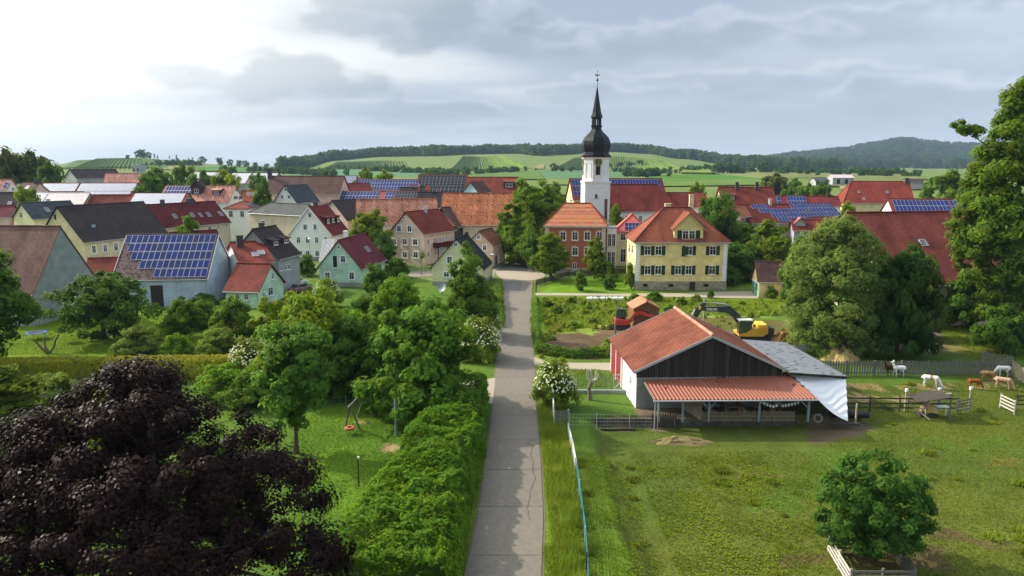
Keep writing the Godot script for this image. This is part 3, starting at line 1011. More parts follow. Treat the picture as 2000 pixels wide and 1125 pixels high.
func big_excavator(o: Vector3, yaw: float) -> void:
	var t := thing("excavator", "large yellow excavator with long black boom behind the barn roof", "excavator", o, yaw)
	tracks(t, 3.9, .85, .6, 2.1)
	var b := MB.new()
	b.extrude(PackedVector2Array([Vector2(-1.85, .98), Vector2(1.0, .98), Vector2(1.3, 1.25), Vector2(1.55, 1.3), Vector2(1.55, 1.95), Vector2(-.25, 1.95), Vector2(-.5, 1.75), Vector2(-1.0, 1.4), Vector2(-1.85, 1.25)]), -1.28, 1.28, Transform3D(), .05)
	var body := part(t, "body", b.done(), mats["machine_yellow"])
	b = MB.new()
	b.extrude(PackedVector2Array([Vector2(.45, 1.96), Vector2(1.6, 1.96), Vector2(1.6, 2.15), Vector2(1.45, 2.4), Vector2(.55, 2.4)]), -1.1, 1.1, Transform3D(), .08)
	part(body, "engine_hood", b.done(), mats["machine_yellow2"])
	b = MB.new()
	b.extrude(PackedVector2Array([Vector2(.9, .92), Vector2(2.05, .92), Vector2(2.25, 1.2), Vector2(2.25, 2.0), Vector2(1.57, 2.05), Vector2(1.57, 1.27), Vector2(1.32, 1.2)]), -1.3, 1.3, Transform3D(), .06)
	part(t, "counterweight", b.done(), mats["machine_dark"])
	b = MB.new()
	b.rod(Vector3(0, 1.9, -.5), Vector3(0, 2.45, -.5), .09); b.rod(Vector3(.25, 1.9, .1), Vector3(.25, 2.2, .1), .16)
	part(t, "exhaust", b.done(), mats["iron"])
	cab(t, Vector3(-1.1, .98, .75), Vector3(1.5, 1.9, 1.0), mats["machine_dark2"], mats["machine_white"])
	var bm := limb(t, "boom", PackedVector2Array([Vector2(-.6, 1.3), Vector2(-.2, 1.75), Vector2(-1.5, 3.2), Vector2(-2.3, 4.1), Vector2(-2.9, 4.45), Vector2(-3.6, 4.35), Vector2(-6.2, 4.25), Vector2(-6.35, 3.85), Vector2(-3.7, 3.7), Vector2(-2.9, 3.5), Vector2(-2.3, 3.0), Vector2(-1.2, 1.5)]), .46, mats["machine_dark"], -.15)
	var tm := TextMesh.new()
	var sf := SystemFont.new()
	sf.font_names = PackedStringArray(["Droid Sans"])
	sf.font_weight = 800
	tm.font = sf
	tm.text = "VOLVO"
	tm.font_size = 32
	tm.pixel_size = .0125
	tm.depth = .02
	part(bm, "lettering", tm, mats["trim_white"], Transform3D(Basis(), Vector3(-4.9, 4.02, .1)))
	limb(t, "stick", PackedVector2Array([Vector2(-5.5, 4.75), Vector2(-6.0, 4.8), Vector2(-6.7, 4.3), Vector2(-7.25, 2.4), Vector2(-7.0, 2.2), Vector2(-6.2, 3.7)]), .36, mats["machine_dark"], -.15)
	part(t, "badge", box_mesh(Vector3(.35, .45, .02)), mats["machine_yellow2"], Transform3D(Basis(Vector3(0, 0, 1), .3), Vector3(-6.35, 4.2, .05)))
	b = MB.new()
	b.rod(Vector3(-3.2, 4.6, -.15), Vector3(-4.7, 4.75, -.15), .11); b.rod(Vector3(-4.7, 4.75, -.15), Vector3(-5.75, 4.78, -.15), .06)
	b.rod(Vector3(-.9, 1.4, -.5), Vector3(-1.9, 2.9, -.5), .1); b.rod(Vector3(-1.9, 2.9, -.5), Vector3(-2.4, 3.7, -.5), .06); b.rod(Vector3(-6.9, 3.9, -.15), Vector3(-7.5, 2.6, -.15), .08)
	part(t, "hydraulics", b.done(), mats["chrome"])
	b = MB.new()
	b.extrude(PackedVector2Array([Vector2(-7.3, 2.3), Vector2(-6.8, 2.2), Vector2(-6.5, 1.4), Vector2(-6.9, .9), Vector2(-7.5, 1.0), Vector2(-7.4, 1.15), Vector2(-6.95, 1.15), Vector2(-6.75, 1.5), Vector2(-7.0, 1.9)]), -.55, .45)
	part(t, "bucket", b.done(), mats["machine_dark"])

func mini_excavator(o: Vector3, yaw: float) -> void:
	var t := thing("mini_excavator", "small red excavator with dark glazed cab beside the wooden shed", "excavator", o, yaw)
	tracks(t, 2.4, .55, .4, 1.5)
	var b := MB.new()
	b.extrude(PackedVector2Array([Vector2(-.95, .6), Vector2(.75, .6), Vector2(.85, 1.0), Vector2(.6, 1.35), Vector2(-.6, 1.5), Vector2(-1.0, 1.3)]), -.85, .85, Transform3D(), .08)
	part(t, "body", b.done(), mats["machine_red"])
	part(t, "step", box_mesh(Vector3(1.3, .12, 1.5)), mats["machine_dark"], Transform3D(Basis(), Vector3(0, .56, 0)))
	cab(t, Vector3(-.1, 1.15, .1), Vector3(1.15, 1.45, 1.1), mats["black"], mats["machine_dark"])
	limb(t, "boom", PackedVector2Array([Vector2(.8, 1.0), Vector2(1.05, .8), Vector2(1.7, 1.75), Vector2(2.4, 2.0), Vector2(3.9, 1.55), Vector2(4.0, 1.85), Vector2(2.5, 2.45), Vector2(1.6, 2.15)]), .28, mats["machine_red"], 0)
	limb(t, "stick", PackedVector2Array([Vector2(3.6, 2.05), Vector2(4.05, 1.95), Vector2(4.3, .6), Vector2(4.1, .5)]), .22, mats["machine_red"], 0)
	b = MB.new()
	b.rod(Vector3(1.0, .75, .0), Vector3(1.9, 1.6, 0), .06); b.rod(Vector3(2.5, 2.55, 0), Vector3(3.6, 2.15, 0), .06)
	part(t, "hydraulics", b.done(), mats["iron"])
	b = MB.new()
	b.extrude(PackedVector2Array([Vector2(4.0, .6), Vector2(4.35, .6), Vector2(4.5, .2), Vector2(4.2, .02), Vector2(3.8, .1), Vector2(4.15, .2), Vector2(4.2, .4)]), -.3, .3)
	part(t, "bucket", b.done(), mats["machine_dark"])
	b = MB.new()
	b.box(Vector3(-1.6, .25, 0), Vector3(.08, .4, 1.8)); b.bar(Vector3(-1.6, .25, .4), Vector3(-1.0, .4, .4), .1, .1); b.bar(Vector3(-1.6, .25, -.4), Vector3(-1.0, .4, -.4), .1, .1)
	part(t, "dozer_blade", b.done(), mats["machine_dark"])

func car(label: String, o: Vector3, yaw: float, paint: Material) -> void:
	var t := thing("parked_car", label, "car", o, yaw, "cars parked behind the gardens")
	var b := MB.new()
	b.extrude(PackedVector2Array([Vector2(-2.1, .3), Vector2(2.1, .3), Vector2(2.15, .6), Vector2(2.0, .8), Vector2(1.1, .95), Vector2(-1.6, .98), Vector2(-2.1, .9), Vector2(-2.15, .5)]), -.86, .86, Transform3D(), .1)
	part(t, "body", b.done(), paint)
	b = MB.new()
	b.extrude(PackedVector2Array([Vector2(-1.75, .95), Vector2(1.1, .93), Vector2(.35, 1.42), Vector2(-1.2, 1.45)]), -.72, .72, Transform3D(), .1)
	var g := part(t, "windows", b.done(), mats["cab_glass_dark"])
	b = MB.new()
	b.extrude(PackedVector2Array([Vector2(-1.25, 1.4), Vector2(.4, 1.38), Vector2(.2, 1.48), Vector2(-1.1, 1.5)]), -.68, .68, Transform3D(), .04)
	part(g, "roof", b.done(), paint)
	for x in [-1.3, 1.35]:
		for z in [-.8, .8]:
			var w := MB.new()
			w.lathe(Vector3.ZERO, PackedVector2Array([Vector2(.2, -.1), Vector2(.31, -.1), Vector2(.33, 0), Vector2(.31, .1), Vector2(.2, .1)]), 16)
			var wh := part(t, "wheel", w.done(), mats["rubber"], Transform3D(Basis(Vector3.RIGHT, PI / 2), Vector3(x, .33, z)))
			var rm := MB.new()
			rm.lathe(Vector3.ZERO, PackedVector2Array([Vector2(.01, -.09), Vector2(.2, -.09), Vector2(.2, .09), Vector2(.01, .09)]), 12)
			part(wh, "rim", rm.done(), mats["chrome"])
	for z in [-.6, .6]:
		part(t, "headlight", box_mesh(Vector3(.08, .14, .34)), mats["frame_white"], Transform3D(Basis(), Vector3(2.1, .66, z)))
		part(t, "tail_light", box_mesh(Vector3(.06, .2, .2)), mats["machine_red"], Transform3D(Basis(), Vector3(-2.1, .75, z)))

# ---------------------------------------------------------------- fences
# posts and slats from a to b; every slat its own piece
func picket_fence(label: String, a: Vector3, b: Vector3, h: float, step: float, w: float, material: Material, seed_: int, group := "") -> void:
	var d := Vector3(b.x - a.x, 0, b.z - a.z)
	var n := int(d.length() / step)
	var t := thing("picket_fence", label, "fence", a, 0, group)
	var yaw := atan2(-d.z, d.x)
	var r := RandomNumberGenerator.new()
	r.seed = seed_
	var bs := rot_y(yaw)
	var m := box_mesh(Vector3(w, h, .025))
	var at := func(k: float) -> Vector3:
		var p := d * k
		return Vector3(p.x, gh(a.x + p.x, a.z + p.z) - a.y, p.z)
	for i in n + 1:
		var q := bs * Basis(Vector3(0, 0, 1), r.randfn() * .025)
		piece(t, "slat", i, m, material, Transform3D(q.scaled_local(Vector3(1, r.randf_range(.93, 1.04), 1)), at.call(float(i) / n) + Vector3(0, h * .5 + .06, 0) + bs * Vector3(0, 0, .045)))
	var k := 0
	var posts := int(d.length() / 3.0) + 1
	for i in posts + 1:
		piece(t, "post", i, box_mesh(Vector3(.13, h + .18, .13)), material, Transform3D(bs, at.call(float(i) / posts) + Vector3(0, h * .5, 0)))
	for y in [.3, h - .3]:
		for i in posts:
			var p0: Vector3 = at.call(float(i) / posts) + Vector3(0, y, 0)
			var p1: Vector3 = at.call(float(i + 1) / posts) + Vector3(0, y, 0)
			var rm := MB.new()
			rm.bar(p0, p1, .05, .1)
			piece(t, "rail", k, rm.done(), material, Transform3D())
			k += 1

func rail_fence(called: String, label: String, a: Vector3, b: Vector3, heights: Array, posts: int, material: Material, group := "", rail_mat: Material = null) -> Node3D:
	var t := thing(called, label, "gate" if called == "gate" else "fence", a, 0, group)
	var d := b - a
	var top: float = heights.max() + .15
	for i in posts + 1:
		var p := d * (float(i) / posts)
		piece(t, "post", i, box_mesh(Vector3(.1, top, .1)), material, Transform3D(rot_y(atan2(-d.z, d.x)), p + Vector3(0, top / 2, 0)))
	var k := 0
	for y in heights:
		var rm := MB.new()
		rm.bar(Vector3(0, y, 0), d + Vector3(0, y, 0), .035, .13)
		piece(t, "rail", k, rm.done(), rail_mat if rail_mat else material, Transform3D(Basis(), rot_y(atan2(-d.z, d.x)) * Vector3(0, 0, .07)))
		k += 1
	return t

func wire_fence(label: String, pts: Array, h: float, material: Material, step := .2) -> void:
	var t := thing("wire_fence", label, "fence", pts[0], 0)
	var w := MB.new()
	var k := 0
	for i in pts.size() - 1:
		var a: Vector3 = pts[i] - pts[0]
		var b: Vector3 = pts[i + 1] - pts[0]
		piece(t, "post", k, box_mesh(Vector3(.06, h + .05, .06)), material, Transform3D(Basis(), a + Vector3(0, h / 2, 0)))
		k += 1
		var y := .05
		while y < h:
			w.bar(a + Vector3(0, y, 0), b + Vector3(0, y, 0), .012, .012)
			y += step
		var n := int(a.distance_to(b) / step)
		for j in n: w.bar(a.lerp(b, float(j) / n) + Vector3(0, .05, 0), a.lerp(b, float(j) / n) + Vector3(0, h, 0), .008, .008)
	piece(t, "post", k, box_mesh(Vector3(.06, h + .05, .06)), material, Transform3D(Basis(), pts[-1] - pts[0] + Vector3(0, h / 2, 0)))
	part(t, "mesh_wire", w.done(), material)

# leaves over the top and sides of a hedge that follows a line of [point, width, height]
func hedge_mesh(line: Array, n: int, leaf: float, rough: float, seed_: int) -> ArrayMesh:
	var blobs := []
	for i in line.size() - 1:
		var a: Vector3 = line[i][0]
		var b: Vector3 = line[i + 1][0]
		var m := maxi(1, int(a.distance_to(b) / .45))
		for j in m:
			var t := float(j) / m
			var w: float = lerpf(line[i][1], line[i + 1][1], t)
			var h: float = lerpf(line[i][2], line[i + 1][2], t)
			blobs.append([a.lerp(b, t), w, h, (b - a).normalized()])
	var r := RandomNumberGenerator.new()
	r.seed = seed_
	var mb := MB.new()
	for k in n:
		var s = blobs[r.randi() % blobs.size()]
		var side: Vector3 = Vector3.UP.cross(s[3]).normalized()
		var w: float = s[1] * .5
		var h: float = s[2]
		var per := r.randf() * (2 * h + 2 * w)
		var p := Vector3.ZERO
		var no := Vector3.UP
		if per < 2 * w:
			p = side * (per - w) + Vector3.UP * h
		elif per < 2 * w + h:
			p = side * w + Vector3.UP * (per - 2 * w); no = side
		else:
			p = -side * w + Vector3.UP * (per - 2 * w - h); no = -side
		var base: Vector3 = s[0] + s[3] * r.randf_range(-.4, .4)
		var lump := noise.get_noise_3dv((base + p) * 14.0) * rough + noise.get_noise_3dv((base + p) * 55.0) * rough * .5
		# round the shoulders
		var edge := maxf(0, absf(p.dot(side)) / w - .6) * maxf(0, p.y / h - .6)
		p -= (side * signf(p.dot(side)) * w + Vector3.UP * h).normalized() * edge * 3.5 * rough
		p += base + no * (lump + r.randf_range(-.18, .1))
		var nn := (no * .8 + Vector3(r.randf() - .5, r.randf() - .2, r.randf() - .5) * 1.4).normalized()
		var t := nn.cross(Vector3(r.randf() - .5, r.randf() - .5, r.randf() - .5)).normalized()
		var sz := leaf * r.randf_range(.6, 1.3)
		var x := t.cross(nn) * sz * .55
		t *= sz
		var f := clampf(1.0 + noise.get_noise_3dv(p * 30.0) * .5, .6, 1.4) * r.randf_range(.8, 1.2)
		var hu := noise.get_noise_3dv(p * 18.0 + Vector3(50, 0, 0)) * .4
		mb.col = Color(f * (1 + hu), f, f * (1 - hu))
		var q := mb.v.size()
		mb.vert(p - t, nn); mb.vert(p + x, nn); mb.vert(p + t, nn); mb.vert(p - x, nn)
		mb.ix.append_array(PackedInt32Array([q, q + 2, q + 1, q, q + 3, q + 2]))
	return mb.done()

func mound(called: String, label: String, o: Vector3, s: Vector3, material: Material, seed_: int) -> void:
	var b := MB.new()
	var n := 26
	var m := 12
	var f := FastNoiseLite.new()
	f.seed = seed_
	f.frequency = .9
	var pts := []
	for i in m + 1:
		for j in n:
			var t := float(i) / m
			var a := TAU * j / n
			var d := Vector3(cos(a) * t, 0, sin(a) * t)
			var w := 1.0 + f.get_noise_2d(cos(a) * 1.6, sin(a) * 1.6) * .45
			var y := (1 - t * t) * (1 + f.get_noise_2d(d.x * 2.5 + 7, d.z * 2.5) * .55) - .12 * t
			y += f.get_noise_2d(d.x * 9, d.z * 9) * .12
			pts.append(Vector3(d.x * s.x * w, y * s.y, d.z * s.z * w))
	for i in m:
		for j in n:
			var k := (j + 1) % n
			b.quad(pts[(i + 1) * n + k], pts[(i + 1) * n + j], pts[i * n + j], pts[i * n + k])
	solo(called, label, "heap", b.done(), material, o)
# ---------------------------------------------------------------- everything
var built := {}
var sun_dir := Vector3(-.76, .545, -.354).normalized()

func materials() -> void:
	mat("bark", .1, .075, .05, .9, "grain", .5)
	mat("bark_light", .22, .17, .12, .9, "grain", .5)
	leaf_mat("mid", .075, .15, .022); leaf_mat("dark", .06, .135, .024); leaf_mat("darkest", .035, .085, .02)
	leaf_mat("light", .13, .2, .045); leaf_mat("bright", .1, .21, .02); leaf_mat("yellow", .125, .205, .02); leaf_mat("cherry", .06, .125, .028)
	leaf_mat("ash", .078, .175, .036); leaf_mat("maple", .075, .175, .026); leaf_mat("grass2", .14, .215, .03, .5, .7); leaf_mat("maple2", .05, .13, .03); leaf_mat("elder", .12, .19, .03)
	leaf_mat("conifer", .07, .11, .018); leaf_mat("chestnut", .085, .165, .018); leaf_mat("linden", .1, .165, .016); leaf_mat("willow", .12, .195, .062)
	leaf_mat("far1", .07, .1, .03); leaf_mat("poplar", .085, .16, .025); leaf_mat("hedge", .085, .18, .02); leaf_mat("clipped", .19, .22, .025)
	leaf_mat("beech", .0125, .0068, .0095, .25, .42); leaf_mat("forest", .035, .1, .03); leaf_mat("forest2", .025, .085, .045)
	leaf_mat("grass", .095, .15, .022, .4, .7); leaf_mat("vine", .075, .14, .03, .3, .8)
	mat("blossom", .62, .63, .4, .8, "", 1, {"back": .5})
	for p in [["white", .8, .8, .77], ["cream", .76, .64, .38], ["cream2", .66, .57, .4], ["yellow", .84, .7, .3], ["lemon", .84, .78, .46], ["mint", .56, .8, .6], ["grey", .4, .42, .42], ["peach", .76, .55, .39],
			["beige", .78, .6, .46], ["blue", .55, .64, .74], ["brown", .38, .3, .22], ["pink", .72, .5, .42], ["sky", .42, .68, .72], ["gold", .78, .45, .04], ["pebble", .3, .33, .3]]:
		mat("plaster_" + p[0], p[1] * 1.08, p[2] * 1.08, p[3] * 1.08, .9, "plaster", .22, {"detail": "soft", "dscale": .07} if p[0] != "white" else {})
	mat("tower_white", .78, .78, .77, .85, "plaster", .2)
	mat("concrete", .34, .37, .35, .92, "soft", .12, {"detail": "plaster", "dscale": .5})
	mat("stone_wall", .4, .35, .27, .95, "stain", .9)
	mat("brick", .42, .13, .065, .9, "grain", .5)
	mat("sandstone", .55, .47, .33, .9, "plaster", .4)
	mat("trim_white", .78, .78, .76, .6); mat("frame_white", .8, .8, .79, .5); mat("frame_brown", .12, .06, .03, .6)
	mat("glass", .018, .022, .028, .06, "", 1, {"spec": .6}); mat("glass_red", .2, .07, .045, .5); mat("glass_sky", .08, .1, .13, .05, "", 1, {"spec": .8})
	mat("dark_opening", .015, .014, .013, .9); mat("door_brown", .25, .1, .06, .7, "wood", .4); mat("dark_wood", .055, .042, .034, .85, "wood", .4)
	mat("wood_brown", .24, .105, .04, .8, "wood", .5); mat("wood_grey", .2, .185, .165, .9, "wood", .5); mat("wood_pale", .45, .37, .26, .85, "wood", .5); mat("wood_dark_post", .07, .06, .05, .9, "wood", .5); mat("wood_white", .62, .6, .55, .8, "wood", .5)
	mat("shutter_green", .008, .035, .018, .6); mat("door_green", .03, .22, .15, .5)
	mat("zinc", .42, .43, .44, .45, "", 1, {"metal": .4}); mat("iron", .035, .035, .038, .5, "", 1, {"metal": .5}); mat("chrome", .5, .5, .52, .25, "", 1, {"metal": .9})
	mat("alu", .42, .43, .44, .4, "", 1, {"metal": .5}); mat("alu_dark", .25, .25, .26, .4, "", 1, {"metal": .5})
	mat("solar_cell", .016, .03, .15, .22, "", 1, {"spec": .22}); mat("solar_cell_b", .022, .03, .11, .25, "", 1, {"spec": .22}); mat("solar_glare", .1, .12, .22, .34, "", 1, {"spec": 1.0, "coat": 1.0}); mat("solar_black", .01, .012, .02, .25, "", 1, {"spec": .25})  # solar_glare: paler, glossier cell with sky glare put into its colour
	mat("chimney_dark", .06, .055, .055, .8, "plaster", .5); mat("chimney_brick", .4, .12, .06, .9, "grain", .6)
	mat("slate_black", .017, .019, .024, .4, "plaster", .5, {"spec": .25})
	mat("clock_green", .02, .08, .06, .5); mat("gold", .8, .5, .08, .35, "", 1, {"metal": .7}); mat("black", .012, .012, .013, .5)
	var til := {"uv": true, "spec": .2, "height": "tile_height", "depth": 4.0, "detail": "stain", "dscale": .1}
	for r in [["brown_pan", .17, .095, .075], ["dark", .055, .042, .042], ["black", .028, .03, .034], ["brown", .1, .055, .045], ["maroon", .17, .032, .032], ["maroon2", .12, .025, .026], ["wine", .15, .032, .042], ["red", .19, .043, .03],
			["brightred", .22, .044, .029], ["redbrown", .19, .045, .03], ["church", .155, .034, .028], ["slate", .075, .085, .085], ["slateblue", .06, .072, .082], ["terracotta", .25, .078, .045], ["barn", .18, .06, .036], ["bigred", .18, .046, .035], ["pinkdark", .4, .15, .15], ["redpink", .31, .085, .065]]:
		mat("roof_" + r[0], r[1] * 1.25, r[2] * 1.25, r[3] * 1.25, .75, "tile", .26, til)
	for r in [["weathered", .3, .12, .08], ["orange", .5, .16, .065], ["orange_old", .44, .16, .075], ["mottled", .42, .19, .125], ["pink", .56, .27, .2], ["pan_grey", .2, .14, .13], ["x_unused", .4, .075, .055]]:  # pink carries the paleness of grazing light in its tile colour
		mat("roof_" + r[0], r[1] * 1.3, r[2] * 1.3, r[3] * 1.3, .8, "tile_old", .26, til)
	mat("roof_pale", .62, .52, .5, .35, "tile", .26, {"uv": true, "spec": .5})
	mat("roof_tan", .5, .2, .1, .6, "tile", .4, {"uv": true}); mat("roof_striped", 1, 1, 1, .7, "tile_bright", .2, {"uv": true, "height": "tile_height", "depth": 3.0}); mat("roof_redstripe", .6, .12, .09, .7, "tile", .3, {"uv": true})
	mat("roof_corrugated", .28, .095, .06, .6, "soft", .35, {}); mat("eternit", .27, .285, .3, .8, "soft", .3, {})
	mat("cloth_white", .82, .83, .85, .8, "", 1, {"back": .5}); mat("net_teal", .03, .18, .22, .8, "", 1, {"back": .4}); mat("net_white", .6, .62, .6, .8)
	mat("asphalt", .3, .27, .23, .92, "soft", .35, {"detail": "grain", "dscale": .9}); mat("dark_road_sheet", .13, .13, .125, .92, "soft", .4, {}); mat("gravel", .38, .33, .255, .95, "grain", .9); mat("crack", .07, .065, .06, .95)
	mat("ground", 1.3, 1.3, 1.3, .95, "grass", .11, {"vc": true, "spec": .15, "detail": "soft", "dscale": .06, "height": "bumps", "depth": 6.0})
	mat("field", 1.0, 1.0, 1.0, .95, "grass", .02, {"vc": true, "spec": .1, "detail": "soft", "dscale": .006})
	mat("fleece", 1, 1, 1, .95, "grain", 3.0, {"vc": true, "world": false, "spec": .1})
	mat("machine_yellow", .66, .33, .03, .45, "", 1, {"coat": .3}); mat("machine_yellow2", .8, .5, .06, .45); mat("machine_dark", .035, .038, .042, .55); mat("machine_dark2", .1, .08, .04, .5); mat("machine_red", .55, .03, .025, .4, "", 1, {"coat": .4}); mat("machine_white", .65, .68, .62, .5)
	mat("rubber", .025, .025, .027, .85); mat("cab_glass", .06, .1, .085, .05, "", 1, {"spec": .6, "alpha": .55}); mat("cab_glass_dark", .02, .025, .03, .05, "", 1, {"spec": .7})
	mat("paint_silver", .45, .5, .55, .3, "", 1, {"metal": .5, "coat": .6}); mat("paint_mauve", .3, .16, .2, .3, "", 1, {"metal": .3, "coat": .6})
	mat("straw", .6, .43, .16, .95, "grain", 1.5, {"height": "bumps", "depth": 5.0}); mat("soil_orange", .36, .19, .06, .95, "grain", .8, {"height": "bumps", "depth": 6.0}); mat("dry_grass", .4, .31, .14, .95, "grain", 1.0, {"height": "bumps", "depth": 5.0}); mat("rubble", .38, .25, .17, .95, "grain", 1.0)
	mat("metal_green", .12, .2, .17, .5); mat("plastic_blue", .05, .14, .5, .4); mat("tire_orange", .45, .13, .06, .8); mat("dish", .2, .24, .27, .45); mat("post_bluegrey", .27, .35, .36, .8, "wood", .5); mat("red_paint", .5, .08, .08, .75, "wood", .4); mat("barn_red", .3, .025, .03, .8, "wood", .4); mat("lamp_globe", .85, .85, .84, .3); mat("bamboo", .36, .29, .19, .85)

func sky() -> void:
	var w := 2048
	var h := 1024
	var im := Image.create(w, h, false, Image.FORMAT_RGBF)
	var f1 := FastNoiseLite.new()
	f1.seed = 21; f1.frequency = .55; f1.fractal_octaves = 6; f1.fractal_gain = .52
	var f2 := FastNoiseLite.new()
	f2.seed = 5; f2.frequency = .9; f2.fractal_octaves = 5
	# cloud banks: bearing, height, half width, half height (degrees), darkness
	var banks := [[-7.0, 11.5, 9.0, 2.6, .68], [-16.5, 7.0, 7.5, 1.7, .62], [-24.0, 6.6, 5.0, .8, .45], [4.5, 9.4, 5.0, 1.2, .12], [13.0, 8.6, 8.0, 1.6, .3], [17.0, 6.2, 9.0, 1.0, .22], [26.0, 9.5, 9.0, 1.2, .2], [31.0, 4.8, 8.0, 1.0, .18], [6.0, 5.4, 7.0, .7, .22], [-11.0, 4.2, 9.0, .6, .2], [40.0, 12.0, 14.0, 3.0, .3], [-40.0, 17.0, 12.0, 3.0, .3]]
	var az_s := atan2(sun_dir.x, -sun_dir.z)
	for y in h:
		var el := (.5 - (y + .5) / h) * PI
		if el < -.12:
			for x in w: im.set_pixel(x, y, Color(.16, .19, .1))
			continue
		var ce := cos(el)
		var eld := rad_to_deg(el)
		for x in w:
			var az := wrapf((x + .5) / w * TAU, -PI, PI)
			var d := Vector3(sin(az) * ce, sin(el), -cos(az) * ce)
			var cs := d.dot(sun_dir)
			var glow := exp((cs - 1.0) * 7.0)
			var wide := exp((cs - 1.0) * 2.2)
			var hz := exp(-maxf(eld, 0) / 3.2)
			var c := Vector3(.41, .495, .63).lerp(Vector3(.55, .62, .68), hz)
			# a high veil, drawn out towards the horizon
			var den := maxf(d.y, 0) + .09
			var q := Vector3(d.x / den, d.z / den, 0) * .42
			var n := f1.get_noise_2d(q.x * 1.0 + 11, q.y * 2.0)
			var veil := sst(-.25, .5, n)
			c = c.lerp(Vector3(.63, .68, .735), veil * .55 * (1 - hz * .6))
			c = c.lerp(Vector3(1.0, 1.02, 1.0), clampf(sst(.36, .74, cs + n * .2) * (1 - .7 * exp(-maxf(eld, 0) / 4.5)), 0, 1))
			c += Vector3(1.0, .97, .9) * glow * glow * 1.6
			c *= .86 * (1 + .9 * sst(.62, .97, cs)) * (1 + .65 * sst(.3, -.5, cs) * sst(-2, 16, eld)) * (1 + .25 * sst(14, 40, eld))
			# darker banks with ragged, brighter upper edges
			var azd := rad_to_deg(az)
			var rag := f2.get_noise_2d(azd * .12, eld * .3) + .5 * f1.get_noise_2d(azd * .3 + 40, eld * .7)
			var dark := 0.0
			var rim := 0.0
			for b in banks:
				var u: float = absf(azd - b[0]) / b[2]
				var v: float = (eld - b[1]) / b[3]
				if u > 1.6 or absf(v) > 2.2: continue
				var e := 1.15 - sqrt(u * u + v * v * (1.0 if v > 0 else .6)) + rag * 1.1
				dark = maxf(dark, b[4] * sst(0, .8, e))
				rim = maxf(rim, sst(-.25, .1, e) * (1 - sst(.1, .5, e)) * sst(-.2, .6, v) * .22)
			# beyond the frame the same broken cover goes on
			if absf(azd) > 40 or eld > 16:
				var k := clampf(maxf((absf(azd) - 40) / 12, (eld - 16) / 6), 0, 1)
				dark = maxf(dark, k * .38 * sst(.0, .45, f1.get_noise_2d(q.x * 1.3 - 30, q.y * 1.6)))
			c = c.lerp(Vector3(.86, .86, .86), rim)
			var low := Vector3(.27, .34, .405).lerp(Vector3(.62, .66, .69), clampf(sst(.45, .8, cs), 0, 1))
			c = c.lerp(low, dark)
			if el < 0: c = c.lerp(Vector3(.3, .34, .26), sst(0, -.1, el))
			im.set_pixel(x, y, Color(c.x, c.y, c.z))
	var m := PanoramaSkyMaterial.new()
	m.panorama = ImageTexture.create_from_image(im)
	var s := Sky.new()
	s.sky_material = m
	var e := Environment.new()
	e.background_mode = Environment.BG_SKY
	e.sky = s
	e.tonemap_mode = Environment.TONE_MAPPER_LINEAR
	e.tonemap_exposure = 1.23
	e.background_energy_multiplier = 1.0
	e.sdfgi_enabled = true
	e.ssao_enabled = true
	e.ssil_enabled = true
	e.fog_enabled = FOG
	e.fog_density = .00008
	e.fog_light_color = Color(.72, .82, .95)
	var we := WorldEnvironment.new()
	we.name = "world_environment"
	we.environment = e
	add_child(we)

const FOG := true

